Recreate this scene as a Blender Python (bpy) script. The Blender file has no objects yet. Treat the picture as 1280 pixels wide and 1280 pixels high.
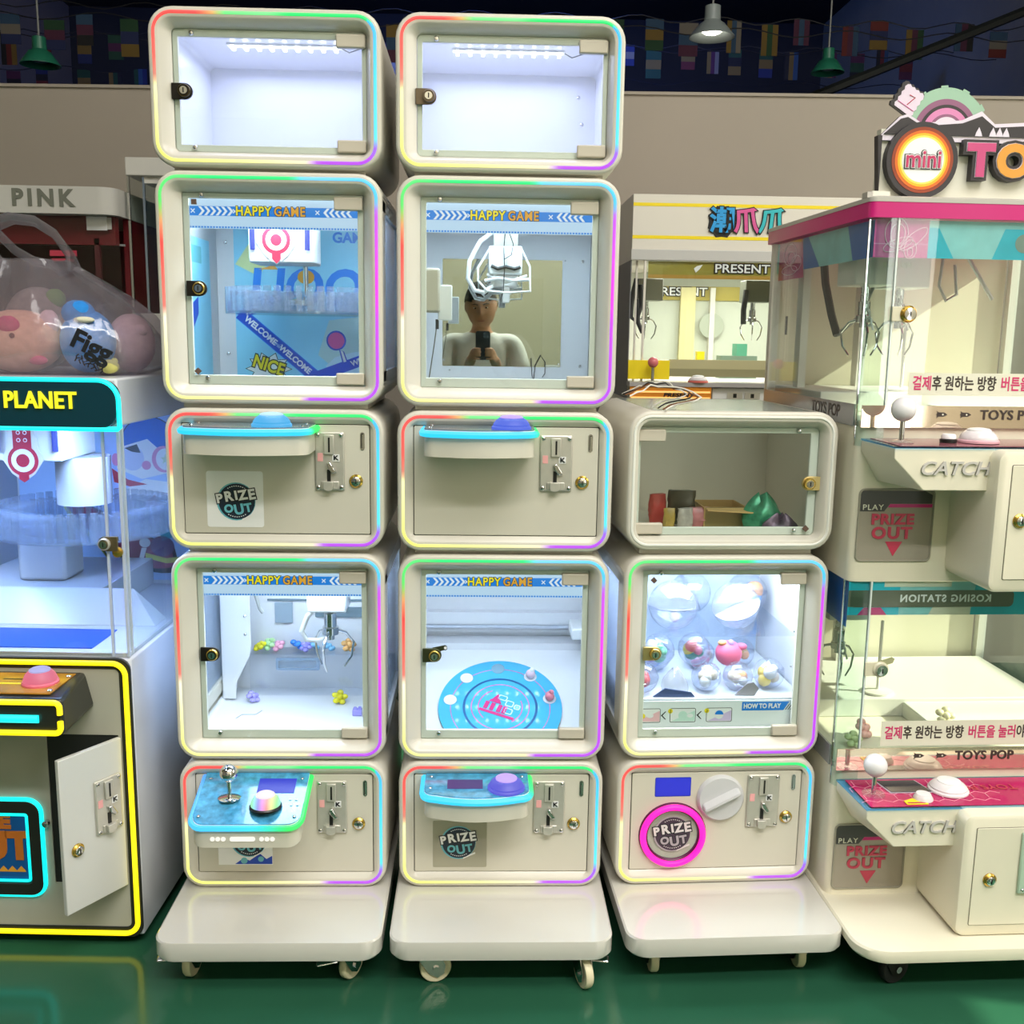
import bpy, bmesh, math, random
from mathutils import Vector as V, Matrix
sc = bpy.context.scene
COL = sc.collection
rnd = random.Random(7)
pi = math.pi

# ------------------------------------------------------------------ camera
F_PX, PITCH, YAW, ROLL = 1283.93, 0.170493, 0.0321113, 0.0147102
cd = bpy.data.cameras.new('camera')
cd.sensor_width = 36.0
cd.lens = 36.0 * F_PX / 1280.0
cd.clip_start = 0.004
cd.clip_end = 60
cam = bpy.data.objects.new('camera', cd)
COL.objects.link(cam)
fw = V((math.sin(YAW)*math.cos(PITCH), math.cos(YAW)*math.cos(PITCH), -math.sin(PITCH)))
r0 = V((math.cos(YAW), -math.sin(YAW), 0)); u0 = r0.cross(fw)
rt = r0*math.cos(ROLL) + u0*math.sin(ROLL); up = u0*math.cos(ROLL) - r0*math.sin(ROLL)
mw = Matrix((rt, up, -fw)).transposed().to_4x4()
mw.translation = V((0, 0, 1.45))
cam.matrix_world = mw
sc.camera = cam

# ------------------------------------------------------------------ view, world, daylight
sc.view_settings.view_transform = 'Standard'
sc.view_settings.look = 'None'
sc.view_settings.exposure = 0.03
sc.view_settings.gamma = 1.0
sc.cycles.use_denoising = True
sc.cycles.max_bounces = 10
sc.cycles.transparent_max_bounces = 40
sc.cycles.diffuse_bounces = 3
sc.cycles.glossy_bounces = 4
sc.cycles.sample_clamp_indirect = 6.0
sc.cycles.caustics_reflective = False
sc.cycles.caustics_refractive = False

world = bpy.data.worlds.new('world')
sc.world = world
world.use_nodes = True
wn = world.node_tree.nodes; wl = world.node_tree.links
wb = wn['Background']
sky = wn.new('ShaderNodeTexSky')
sky.sky_type = 'HOSEK_WILKIE'
sky.sun_direction = (0.6, -0.3, 0.6)
sky.turbidity = 3.0
wl.new(sky.outputs[0], wb.inputs[0])
wb.inputs[1].default_value = 1.0

def area(name, loc, target, sx, sy, power, col, parent=None, spread=None):
    l = bpy.data.lights.new(name, 'AREA')
    l.shape = 'RECTANGLE'; l.size = sx; l.size_y = sy
    l.energy = power; l.color = col
    if spread: l.spread = spread
    o = bpy.data.objects.new(name, l)
    COL.objects.link(o)
    o.location = loc
    o.rotation_euler = (V(target) - V(loc)).to_track_quat('-Z', 'Y').to_euler()
    if parent: o.parent = parent
    return o

sun = bpy.data.lights.new('sun', 'SUN')
sun.energy = 12.5; sun.angle = 0.01; sun.color = (1.0, 0.88, 0.68)
so = bpy.data.objects.new('sun', sun); COL.objects.link(so)
SUN_D = V((-0.75, 0.15, -0.50)).normalized()
so.rotation_euler = SUN_D.to_track_quat('-Z', 'Y').to_euler()
so.location = (4, 0, 4)
# daylight through the shopfront windows behind the camera and the windows of the right wall
area('daylight_shopfront', (3.65, -3.40, 1.9), (1.2, 3.0, 1.0), .65, 2.4, 30, (1.0, 0.955, 0.85))
area('daylight_side', (3.9, 1.9, 2.45), (0.8, 2.6, 0.9), 1.6, 1.8, 66, (1.0, 0.945, 0.82))
area('overhead_fill', (1.5, 0.3, 4.7), (0.6, 2.5, 0.8), 3.0, 1.4, 112, (1.0, 0.98, 0.935))  # overhead fill lights, added
area('overhead_fill', (-2.6, 0.4, 4.7), (-0.8, 2.5, 0.8), 1.6, 1.2, 26, (1.0, 0.98, 0.94))
area('overhead_fill', (1.2, -1.6, 4.9), (1.2, -3.6, 1.4), 5.0, .8, 600, (1.0, 0.98, 0.94))
# the dim bluish stage light in the dark hall behind the partition
area('hall_light', (-0.3, 8.0, 4.6), (0.0, 11.5, 2.6), 2.5, 0.6, 110, (0.10, 0.22, 1.0))

# ------------------------------------------------------------------ materials
def S(c):
    return tuple(((x/255.0)/12.92 if x <= 10 else ((x/255.0 + 0.055)/1.055)**2.4) for x in c)
_m = {}
def mat(name, col, rough=0.4, metal=0.0, coat=0.0, noise=0.0, nscale=6.0, bump=0.0, bscale=60.0, spec=0.5):
    if name in _m: return _m[name]
    m = bpy.data.materials.new(name); m.use_nodes = True
    nt = m.node_tree; b = nt.nodes['Principled BSDF']
    c = S(col) + (1.0,)
    b.inputs['Base Color'].default_value = c
    b.inputs['Roughness'].default_value = rough
    b.inputs['Metallic'].default_value = metal
    b.inputs['Coat Weight'].default_value = coat
    b.inputs['Specular IOR Level'].default_value = spec
    tc = nt.nodes.new('ShaderNodeTexCoord')
    if noise:
        n = nt.nodes.new('ShaderNodeTexNoise'); n.inputs['Scale'].default_value = nscale
        n.inputs['Detail'].default_value = 4
        r = nt.nodes.new('ShaderNodeValToRGB')
        r.color_ramp.elements[0].position = 0.3; r.color_ramp.elements[1].position = 0.7
        r.color_ramp.elements[0].color = tuple(x*(1-noise) for x in c[:3]) + (1,)
        r.color_ramp.elements[1].color = tuple(min(1, x*(1+noise)) for x in c[:3]) + (1,)
        nt.links.new(tc.outputs['Object'], n.inputs['Vector'])
        nt.links.new(n.outputs['Fac'], r.inputs['Fac'])
        nt.links.new(r.outputs['Color'], b.inputs['Base Color'])
    if bump:
        n2 = nt.nodes.new('ShaderNodeTexNoise'); n2.inputs['Scale'].default_value = bscale
        bp = nt.nodes.new('ShaderNodeBump'); bp.inputs['Strength'].default_value = bump
        bp.inputs['Distance'].default_value = 0.002
        nt.links.new(tc.outputs['Object'], n2.inputs['Vector'])
        nt.links.new(n2.outputs['Fac'], bp.inputs['Height'])
        nt.links.new(bp.outputs['Normal'], b.inputs['Normal'])
    _m[name] = m
    return m

def emit(name, col, strength=1.0):
    if name in _m: return _m[name]
    m = bpy.data.materials.new(name); m.use_nodes = True
    b = m.node_tree.nodes['Principled BSDF']
    b.inputs['Base Color'].default_value = (0.02, 0.02, 0.02, 1)
    b.inputs['Emission Color'].default_value = S(col) + (1,)
    b.inputs['Emission Strength'].default_value = strength
    _m[name] = m
    return m

def clear(name, tint=(255, 255, 255), refl=1.0, rough=0.0, milk=0.0, milkcol=(240, 240, 255), bump=0.0, bscale=30.0):
    """thin clear sheet: straight-through transmission with Fresnel reflections; milk = share of diffuse haze"""
    if name in _m: return _m[name]
    m = bpy.data.materials.new(name); m.use_nodes = True
    nt = m.node_tree; nt.nodes.clear()
    out = nt.nodes.new('ShaderNodeOutputMaterial')
    tr = nt.nodes.new('ShaderNodeBsdfTransparent'); tr.inputs[0].default_value = S(tint) + (1,)
    gl = nt.nodes.new('ShaderNodeBsdfGlossy'); gl.inputs['Roughness'].default_value = rough
    lw = nt.nodes.new('ShaderNodeLayerWeight'); lw.inputs['Blend'].default_value = .5
    pw = nt.nodes.new('ShaderNodeMath'); pw.operation = 'POWER'; pw.inputs[1].default_value = 5.0
    mu = nt.nodes.new('ShaderNodeMath'); mu.operation = 'MULTIPLY_ADD'; mu.use_clamp = True
    mu.inputs[1].default_value = .9*min(refl, 1.0); mu.inputs[2].default_value = .035*refl
    nt.links.new(lw.outputs['Facing'], pw.inputs[0])
    mx = nt.nodes.new('ShaderNodeMixShader')
    nt.links.new(pw.outputs[0], mu.inputs[0]); nt.links.new(mu.outputs[0], mx.inputs[0])
    nt.links.new(gl.outputs[0], mx.inputs[2])
    base = tr.outputs[0]
    if milk:
        df = nt.nodes.new('ShaderNodeBsdfDiffuse'); df.inputs[0].default_value = S(milkcol) + (1,)
        tl = nt.nodes.new('ShaderNodeBsdfTranslucent'); tl.inputs[0].default_value = S(milkcol) + (1,)
        m3 = nt.nodes.new('ShaderNodeMixShader'); m3.inputs[0].default_value = 0.5
        nt.links.new(df.outputs[0], m3.inputs[1]); nt.links.new(tl.outputs[0], m3.inputs[2])
        m2 = nt.nodes.new('ShaderNodeMixShader'); m2.inputs[0].default_value = milk
        nt.links.new(base, m2.inputs[1]); nt.links.new(m3.outputs[0], m2.inputs[2])
        base = m2.outputs[0]
    nt.links.new(base, mx.inputs[1])
    if bump:
        tc = nt.nodes.new('ShaderNodeTexCoord')
        n2 = nt.nodes.new('ShaderNodeTexNoise'); n2.inputs['Scale'].default_value = bscale
        bp = nt.nodes.new('ShaderNodeBump'); bp.inputs['Strength'].default_value = bump
        bp.inputs['Distance'].default_value = 0.01
        nt.links.new(tc.outputs['Object'], n2.inputs['Vector'])
        nt.links.new(n2.outputs['Fac'], bp.inputs['Height'])
        nt.links.new(bp.outputs['Normal'], gl.inputs['Normal']); nt.links.new(bp.outputs['Normal'], lw.inputs['Normal'])
    nt.links.new(mx.outputs[0], out.inputs[0])
    _m[name] = m
    return m

CREAM = mat('cream_plastic', (214, 209, 196), 0.30, noise=0.015, nscale=3)
CREAMS = mat('cream_painted_board', (210, 205, 190), 0.38, noise=0.02, nscale=5)
INNER = mat('white_inner_laminate', (232, 233, 238), 0.22, noise=0.01)
GREYF = mat('grey_aluminium_frame', (238, 235, 226), 0.4)
HINGE = mat('beige_metal', (200, 192, 176), 0.4)
CHROME = mat('chrome', (215, 215, 215), 0.08, 1.0)
STEEL = mat('brushed_steel', (206, 202, 192), 0.36, 0.55, noise=0.04, nscale=40)
BRASS = mat('brass', (206, 170, 80), 0.25, 0.9)
DARKM = mat('dark_metal', (48, 44, 40), 0.35, 0.7)
BLACK = mat('black_plastic', (18, 18, 18), 0.35)
BLACKP = mat('black_paint', (38, 40, 36), 0.3)
WHITE = mat('white_plastic', (236, 236, 236), 0.35)
WHITEP = mat('white_print', (245, 245, 245), 0.5)
RUBBER = mat('black_rubber', (25, 25, 26), 0.6)
WHEELC = mat('cream_wheel', (222, 212, 178), 0.45)
GLASS = clear('clear_glass', (246, 250, 249), 0.9)
ACRYL = clear('clear_acrylic', (250, 252, 255), 1.6, 0.03)
CRYST = clear('crystal_acrylic', (242, 247, 253), 2.6, 0.08, 0.16, (236, 242, 255))
MIRROR = mat('mirror', (225, 228, 220), 0.0, 1.0)
PBLUE = mat('blue_print', (20, 130, 230), 0.4)
PDBLUE = mat('deep_blue_print', (20, 70, 190), 0.4)
PSKY = mat('sky_blue_print', (150, 222, 255), 0.4, noise=0.08, nscale=7)
PLBLUE = mat('pale_blue_print', (206, 236, 252), 0.4)
PYEL = mat('yellow_print', (250, 225, 30), 0.4)
PORA = mat('orange_print', (232, 160, 50), 0.4)
PPINK = mat('pink_print', (222, 90, 160), 0.4)
PRED = mat('red_print', (190, 50, 75), 0.4)
PBLACK = mat('black_print', (22, 24, 30), 0.4)
PTEAL = mat('teal_print', (110, 190, 205), 0.4)
PNAVY = mat('navy_print', (25, 40, 60), 0.4)
MAGENTA = mat('magenta_print', (205, 28, 120), 0.35)
SCREEN = emit('lcd_screen', (25, 40, 215), 0.9)
SCREENP = emit('lcd_screen_purple', (80, 30, 140), 0.7)
SCREEND = mat('dark_screen', (60, 62, 66), 0.15)
LEDW = emit('white_led', (250, 252, 255), 9)
BHEAD = emit('backlit_header', (196, 224, 250), .95)
BBLUE = emit('backlit_blue_print', (14, 132, 232), .9)
BWHITE = emit('backlit_white_print', (238, 246, 255), .9)
BYEL = emit('backlit_yellow_print', (250, 228, 20), .95)
BORA = emit('backlit_orange_print', (236, 170, 50), .9)
ARM = mat('grey_cable', (150, 152, 150), 0.5)
CABLE = mat('dark_cable', (45, 45, 48), 0.5)

# ------------------------------------------------------------------ object helpers
def link(o, parent=None):
    COL.objects.link(o)
    if parent: o.parent = parent
    return o

def thing(name, label, cat, loc=(0, 0, 0), rot=0.0, group=None):
    o = bpy.data.objects.new(name, None); COL.objects.link(o)
    o.empty_display_size = 0.05
    o.location = loc; o.rotation_euler = (0, 0, rot)
    return tag(o, label, cat, group)
def tag(o, label, cat, group=None):
    o['label'] = label; o['category'] = cat
    if group: o['group'] = group
    return o

def rr(w, h, r, cx=0.0, cz=0.0, n=5):
    """rounded rectangle outline, counter-clockwise from the right of the bottom edge"""
    pts = []
    for sx, sz, a0 in ((1, -1, -90), (1, 1, 0), (-1, 1, 90), (-1, -1, 180)):
        for i in range(n+1):
            a = math.radians(a0 + 90.0*i/n)
            pts.append((cx + sx*(w/2-r) + r*math.cos(a), cz + sz*(h/2-r) + r*math.sin(a)))
    return pts
def rect(x0, x1, z0, z1): return [(x0, z0), (x1, z0), (x1, z1), (x0, z1)]
def circ(cx, cz, r, n=24, rz=None): return [(cx + r*math.cos(2*pi*i/n), cz + (rz or r)*math.sin(2*pi*i/n)) for i in range(n)]

X, Y, Z = V((1, 0, 0)), V((0, 1, 0)), V((0, 0, 1))

class B:
    """collects shapes into ONE mesh object"""
    def __init__(s): s.bm = bmesh.new(); s.ms = []
    def mi(s, m):
        if m not in s.ms: s.ms.append(m)
        return s.ms.index(m)
    def face(s, vs, k):
        try:
            f = s.bm.faces.new(vs); f.material_index = k; return f
        except ValueError: return None
    def box(s, x0, x1, y0, y1, z0, z1, m):
        return s.hexa([V((x, y, z)) for z in (z0, z1) for x, y in ((x0, y0), (x1, y0), (x1, y1), (x0, y1))], m)
    def hexa(s, p, m):
        k = s.mi(m); v = [s.bm.verts.new(q) for q in p]
        for f in ((3, 2, 1, 0), (4, 5, 6, 7), (0, 1, 5, 4), (1, 2, 6, 5), (2, 3, 7, 6), (3, 0, 4, 7)):
            s.face([v[i] for i in f], k)
        return s
    def loft(s, rings, m, cap0=True, cap1=True, ms=None, loop=False):
        k = s.mi(m); vr = [[s.bm.verts.new(p) for p in r] for r in rings]
        n = len(vr[0])
        pairs = list(zip(vr[:-1], vr[1:])) + ([(vr[-1], vr[0])] if loop else [])
        for i, (a, b) in enumerate(pairs):
            kk = s.mi(ms[i]) if ms and ms[i] else k
            for j in range(n): s.face([a[j], a[(j+1) % n], b[(j+1) % n], b[j]], kk)
        if cap0 and not loop: s.face(vr[0][::-1], s.mi(ms[0]) if ms and ms[0] else k)
        if cap1 and not loop: s.face(vr[-1], s.mi(ms[-1]) if ms and ms[-1] else k)
        return s
    def front(s, spec, m, cap0=True, cap1=True, ms=None):
        """spec: list of (outline in xz, y)"""
        return s.loft([[V((x, y, z)) for x, z in o] for o, y in spec], m, cap0, cap1, ms)
    def tube(s, pts, r, m, n=8, closed=False, cap=True):
        pts = [V(p) for p in pts]; N = len(pts); rings = []
        nrm = None
        for i, p in enumerate(pts):
            if closed: t = pts[(i+1) % N] - pts[i-1]
            else: t = pts[min(i+1, N-1)] - pts[max(i-1, 0)]
            t.normalize()
            if nrm is None: nrm = t.orthogonal().normalized()
            nrm = (nrm - t*nrm.dot(t))
            if nrm.length < 1e-6: nrm = t.orthogonal()
            nrm.normalize(); bn = t.cross(nrm)
            rad = r(i/(N-1)) if callable(r) else r
            rings.append([p + nrm*rad*math.cos(2*pi*j/n) + bn*rad*math.sin(2*pi*j/n) for j in range(n)])
        return s.loft(rings, m, cap, cap, loop=closed)
    def lathe(s, prof, o, axis, m, n=20, ms=None):
        """prof: list of (radius, height along axis)"""
        a = V(axis).normalized(); e = a.orthogonal().normalized(); f = a.cross(e); o = V(o)
        rings = [[o + a*h + (e*math.cos(2*pi*j/n) + f*math.sin(2*pi*j/n))*max(r, 1e-5) for j in range(n)] for r, h in prof]
        return s.loft(rings, m, True, True, ms)
    def prism(s, poly, o, u, v, h, m, m_side=None):
        """polygon in the u,v plane at o, raised by h along u x v"""
        o, u, v = V(o), V(u), V(v); n = u.cross(v)
        k = s.mi(m); ks = s.mi(m_side) if m_side else k
        a = [s.bm.verts.new(o + u*x + v*y + n*h) for x, y in poly]
        s.face(a, k)
        if abs(h) > 1e-7:
            b = [s.bm.verts.new(o + u*x + v*y) for x, y in poly]
            s.face(b[::-1], ks); L = len(a)
            for i in range(L): s.face([b[i], b[(i+1) % L], a[(i+1) % L], a[i]], ks)
        return s
    def ring2(s, outer, inner, o, u, v, h, m):
        """flat frame between two outlines with the same count, thickness h along u x v"""
        o, u, v = V(o), V(u), V(v); n = u.cross(v)
        P = lambda q, d: [o + u*x + v*y + n*d for x, y in q]
        return s.loft([P(outer, 0), P(outer, h), P(inner, h), P(inner, 0)], m, loop=True)
    def ball(s, c, r, m, n=16, k=10, sc=(1, 1, 1)):
        c = V(c); rings = []
        for i in range(1, k):
            a = pi*i/k
            rings.append([c + V((math.sin(a)*math.cos(2*pi*j/n)*r*sc[0], math.sin(a)*math.sin(2*pi*j/n)*r*sc[1], -math.cos(a)*r*sc[2])) for j in range(n)])
        return s.loft(rings, m)
    def done(s, name, parent=None, bevel=0.0, seg=2, angle=40, sub=0, recalc=True):
        if recalc: bmesh.ops.recalc_face_normals(s.bm, faces=s.bm.faces)
        me = bpy.data.meshes.new(name); s.bm.to_mesh(me); s.bm.free()
        for m in s.ms: me.materials.append(m)
        me.shade_smooth()
        me.set_sharp_from_angle(angle=math.radians(angle))
        o = link(bpy.data.objects.new(name, me), parent)
        if bevel:
            b = o.modifiers.new('bevel', 'BEVEL'); b.width = bevel; b.segments = seg
            b.limit_method = 'ANGLE'; b.angle_limit = math.radians(40); b.harden_normals = False
        if sub:
            b = o.modifiers.new('sub', 'SUBSURF'); b.levels = sub; b.render_levels = sub
        return o

def text(s, name, parent, o, size, m, u=X, v=Z, ext=0.0008, off=0.0, align='CENTER', wide=1.0, shear=0.0, space=1.0, m_side=None):
    cu = bpy.data.curves.new('t', 'FONT'); cu.body = s; cu.size = size
    cu.extrude = ext; cu.offset = off; cu.align_x = align; cu.align_y = 'CENTER'
    cu.shear = shear; cu.space_character = space; cu.resolution_u = 4
    ob = bpy.data.objects.new('t', cu); COL.objects.link(ob)
    bpy.context.view_layer.update()
    me = bpy.data.meshes.new_from_object(ob.evaluated_get(bpy.context.evaluated_depsgraph_get()))
    bpy.data.objects.remove(ob); bpy.data.curves.remove(cu)
    o, u, v = V(o), V(u).normalized(), V(v).normalized(); n = u.cross(v)
    for w in me.vertices:
        p = w.co; w.co = o + u*p.x*wide + v*p.y + n*(p.z + ext)
    me.materials.clear(); me.materials.append(m)
    if m_side:
        me.materials.append(m_side)
        for f in me.polygons:
            if abs(f.normal.z) < 0.7 and abs(f.normal.dot(n)) < 0.7: f.material_index = 1
    me.name = name
    return link(bpy.data.objects.new(name, me), parent)

# ------------------------------------------------------------------ setting
def struct(b, name, parent=None, **k):
    o = b.done(name, parent, **k)
    if not parent: o['kind'] = 'structure'
    return o
FLOOR = mat('green_epoxy_floor', (38, 84, 62), 0.16, noise=0.18, nscale=1.3, bump=0.06, bscale=25)
WALLM = mat('grey_partition_paint', (168, 158, 146), 0.7, noise=0.03, nscale=1.5)
WALLF = mat('olive_wall_paint', (150, 143, 120), 0.7, noise=0.05, nscale=2)
DARKC = mat('dark_ceiling_paint', (40, 42, 46), 0.8, noise=0.2, nscale=1)
DARKB = mat('dark_steel_beam', (30, 34, 34), 0.6)
TRIMM = mat('window_frame_paint', (120, 118, 110), 0.4)
WX = 4.1
b = B(); b.box(-5, WX+.1, -3.8, 13.2, -.1, 0, FLOOR); struct(b, 'floor')
b = B(); b.box(-5, WX+.1, -3.8, 13.2, 5.2, 5.3, DARKC); struct(b, 'ceiling')
b = B()
for x0, x1 in ((-6.0, 6.0),): b.box(x0, x1, 0, .12, 0, 2.452, WALLM)
wallb = struct(b, 'wall_back'); wallb.location = (0, 4.56, 0); wallb.rotation_euler = (0, 0, -0.04)
b = B(); b.box(-6, 6, -.012, .132, 2.452, 2.464, WALLM); t1 = struct(b, 'trim_1'); t1.location = wallb.location; t1.rotation_euler = wallb.rotation_euler
b = B(); b.box(-5, WX+.1, 13.1, 13.2, 0, 5.2, DARKC); struct(b, 'wall_far')
b = B(); b.box(-5.0, -4.9, -3.8, 13.2, 0, 5.2, mat('dim_side_wall_paint', (128, 118, 106), .7)); struct(b, 'wall_left')
b = B()   # right wall with two window openings
yo = [(-3.8, 1.02), (1.02, 1.50), (1.50, 1.74), (1.74, 2.75), (2.75, 13.2)]
for i, (a, c) in enumerate(yo):
    if i == 1:
        b.box(WX, WX+.1, a, c, 0, 1.5, WALLF); b.box(WX, WX+.1, a, c, 2.10, 5.2, WALLF)
    elif i == 3:
        b.box(WX, WX+.1, a, c, 0, 2.2, WALLF); b.box(WX, WX+.1, a, c, 4.0, 5.2, WALLF)
    else: b.box(WX, WX+.1, a, c, 0, 5.2, WALLF)
struct(b, 'wall_right')
def window(name, axis, at, a0, a1, z0, z1, nm):
    fr = B(); w = .05
    def bx(p0, p1, q0, q1, m=TRIMM, d=(0.02, .08), bb=None):
        bb = bb or fr
        if axis == 'x': bb.box(at+d[0], at+d[1], p0, p1, q0, q1, m)
        else: bb.box(p0, p1, at-d[1], at-d[0], q0, q1, m)
    bx(a0, a1, z0, z0+w); bx(a0, a1, z1-w, z1); bx(a0, a0+w, z0+w, z1-w); bx(a1-w, a1, z0+w, z1-w)
    for i in range(1, nm): c = a0 + (a1-a0)*i/nm; bx(c-w/2, c+w/2, z0+w, z1-w)
    o = struct(fr, name)
    g = B(); bx(a0+w, a1-w, z0+w, z1-w, GLASS, (.045, .051), g); g.done('window_pane', o)
window('window_1', 'x', WX, 1.02, 1.50, 1.5, 2.10, 1)
window('window_2', 'x', WX, 1.74, 2.75, 2.2, 4.0, 1)
b = B()   # wall behind the camera with two shopfront openings
yw = (-3.7, -3.6)
for x0, x1, z0, z1 in ((-5, -3.3, 0, 5.2), (-3.3, -1.5, 0, .9), (-3.3, -1.5, 3.1, 5.2), (-1.5, 3.3, 0, 5.2), (3.3, WX-.1, 0, .6), (3.3, WX-.1, 3.2, 5.2), (WX-.1, WX+.1, 0, 5.2)):
    b.box(x0, x1, yw[0], yw[1], z0, z1, WALLF)
struct(b, 'wall_front')
window('window_3', 'y', -3.6, 3.3, WX-.1, .6, 3.2, 1)
window('window_4', 'y', -3.6, -3.3, -1.5, .9, 3.1, 2)
b = B(); b.tube([(1.9, 6.9, 2.9), (4.1, 6.9, 3.8)], .03, DARKB, 6)
b.box(-4.9, WX, 9, 9.15, 4.9, 5.15, DARKB); b.box(-4.9, WX, 6.2, 6.32, 4.95, 5.15, DARKB); struct(b, 'trim_2')

# pendant lamps of the hall
LAMPG = mat('green_enamel', (40, 120, 95), .35)
LAMPW = mat('grey_enamel', (150, 160, 160), .35)
def pendant(loc, r, label, shade, lit):
    t = thing('pendant_lamp', label, 'lamp', loc, 0)
    s = B(); s.lathe([(r*.22, r*.95), (r*.34, r*.9), (r*.36, r*.3), (r*.42, r*.24), (r*.55, .02), (r, -.045), (r, -.05), (r*.94, -.048), (r*.5, .01), (.04, .03)], (0, 0, 0), Z, shade, 28); s.done('lamp_shade', t)
    s = B(); s.ball((0, 0, -.012), .034, emit('lamp_bulb', (255, 245, 225), 9) if lit else WHITE, 14, 8, (1.7, 1.7, .7)); s.done('bulb', t)
    s = B(); s.tube([(0, 0, r*.9), (0, 0, 5.2-loc[2])], .005, ARM, 6); s.done('cord', t)
pendant((1.257, 6.0, 3.135), .125, 'lit pendant lamp with a pale shade hanging under the dark ceiling', LAMPW, True)
pendant((2.106, 6.6, 3.11), .10, 'unlit green pendant lamp hanging on the right above the pink banded machine', LAMPG, False)
pendant((-2.412, 6.0, 2.91), .105, 'unlit green pendant lamp hanging on the left above the grey wall', LAMPG, False)

# little flags strung across the hall
FC = [(96, 34, 34), (30, 40, 84), (112, 106, 98), (30, 66, 42), (112, 90, 40), (74, 32, 58), (42, 70, 100), (24, 24, 28)]
fm = [mat('flag_cloth_%s' % n, c, .8) for n, c in zip(('red', 'blue', 'white', 'green', 'yellow', 'purple', 'azure', 'black'), FC)]
fn = ['red', 'blue', 'white', 'green', 'yellow', 'purple', 'azure', 'black']
def flag_row(y, z, x0, x1, dx, rowname):
    n = int((x1-x0)/dx)
    st = B(); st.tube([(-4.9 + 9.0*i/90, y, z - .05*math.sin(pi*(-4.9+9.0*i/90-x0)/(x1-x0)*6)**2) for i in range(91)], .004, CABLE, 5)
    o = st.done('bunting_string'); tag(o, 'thin string carrying the %s of little flags under the dark ceiling' % rowname, 'string')
    for i in range(n):
        x = x0 + dx*(i+.5) + rnd.uniform(-.05, .05); w, h = rnd.uniform(.10, .14), rnd.uniform(.17, .24)
        ks = [rnd.randrange(8) for _ in range(3)]
        if ks[0] == ks[1]: ks[1] = (ks[1]+1) % 8
        f = B(); vert = rnd.random() < .5
        zt = z - .05*math.sin(pi*(x-x0)/(x1-x0)*6)**2 - .006
        for j in range(3):
            if vert: f.box(x-w/2+w*j/3, x-w/2+w*(j+1)/3, y-.002, y+.002, zt-h, zt, fm[ks[j]])
            else: f.box(x-w/2, x+w/2, y-.002, y+.002, zt-h*(j+1)/3, zt-h*j/3, fm[ks[j]])
        o = f.done('flag')
        tag(o, 'small %s and %s flag, number %d from the left on the %s' % (fn[ks[0]], fn[ks[1]], i+1, rowname), 'flag', 'flags strung under the ceiling')
flag_row(7.0, 3.42, -3.8, .3, .24, 'nearest left string')
flag_row(8.6, 3.72, -4.6, .3, .27, 'middle left string')
flag_row(10.2, 3.85, -4.8, .4, .30, 'farthest left string')
flag_row(7.6, 3.66, .5, 3.9, .27, 'nearest right string')
flag_row(9.4, 3.95, .6, 4.0, .25, 'farthest right string')

# ------------------------------------------------------------------ stacked cabinet units
W, D = .487, .48
LEDP = [('T', 0, (255, 62, 58)), ('T', .22, (255, 70, 66)), ('T', .27, (240, 150, 90)), ('T', .33, (105, 225, 125)), ('T', .52, (120, 230, 140)), ('T', .6, (0, 232, 105)), ('T', .97, (0, 228, 110)),
        ('R', 0, (50, 175, 255)), ('R', .4, (60, 210, 255)), ('R', .8, (80, 220, 255)), ('R', .86, (150, 90, 255)), ('R', 1, (170, 60, 250)),
        ('B', .02, (176, 60, 250)), ('B', .28, (176, 60, 250)), ('B', .33, (235, 225, 190)), ('B', .62, (240, 242, 150)), ('B', 1, (245, 250, 105)),
        ('L', .05, (245, 252, 100)), ('L', .5, (250, 250, 180)), ('L', .56, (205, 125, 105)), ('L', .7, (240, 85, 75)), ('L', 1, (255, 62, 58))]
LEDQ = [('T', 0, (80, 225, 115)), ('T', .12, (80, 225, 115)), ('T', .2, (0, 230, 115)), ('T', .6, (0, 232, 120)), ('T', .66, (110, 205, 250)), ('T', 1, (80, 200, 255)),
        ('R', .05, (60, 200, 255)), ('R', .12, (70, 190, 255)), ('R', .16, (190, 70, 250)), ('R', .5, (238, 30, 235)), ('R', .62, (200, 50, 250)), ('R', 1, (170, 55, 255)),
        ('B', .02, (176, 60, 250)), ('B', .34, (176, 60, 250)), ('B', .38, (240, 225, 170)), ('B', 1, (245, 245, 140)),
        ('L', .05, (245, 248, 110)), ('L', .38, (252, 246, 215)), ('L', .42, (222, 115, 100)), ('L', .7, (255, 58, 50)), ('L', .78, (230, 140, 90)), ('L', .86, (85, 215, 95)), ('L', 1, (80, 225, 115))]
def led_mat():
    if 'led_strip' in _m: return _m['led_strip']
    m = bpy.data.materials.new('led_strip'); m.use_nodes = True
    nt = m.node_tree; p = nt.nodes['Principled BSDF']
    a = nt.nodes.new('ShaderNodeVertexColor'); a.layer_name = 'led'
    p.inputs['Base Color'].default_value = (.05, .05, .05, 1)
    nt.links.new(a.outputs['Color'], p.inputs['Emission Color'])
    p.inputs['Emission Strength'].default_value = 1.25
    _m['led_strip'] = m
    return m
def led_strip(name, parent, path, closed, colour, r=.0036):
    s = B(); s.tube(path, r, led_mat(), 6, closed)
    o = s.done(name, parent)
    ca = o.data.color_attributes.new('led', 'FLOAT_COLOR', 'POINT')
    for i, v in enumerate(o.data.vertices): ca.data[i].color = colour(v.co)
    return o
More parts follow.
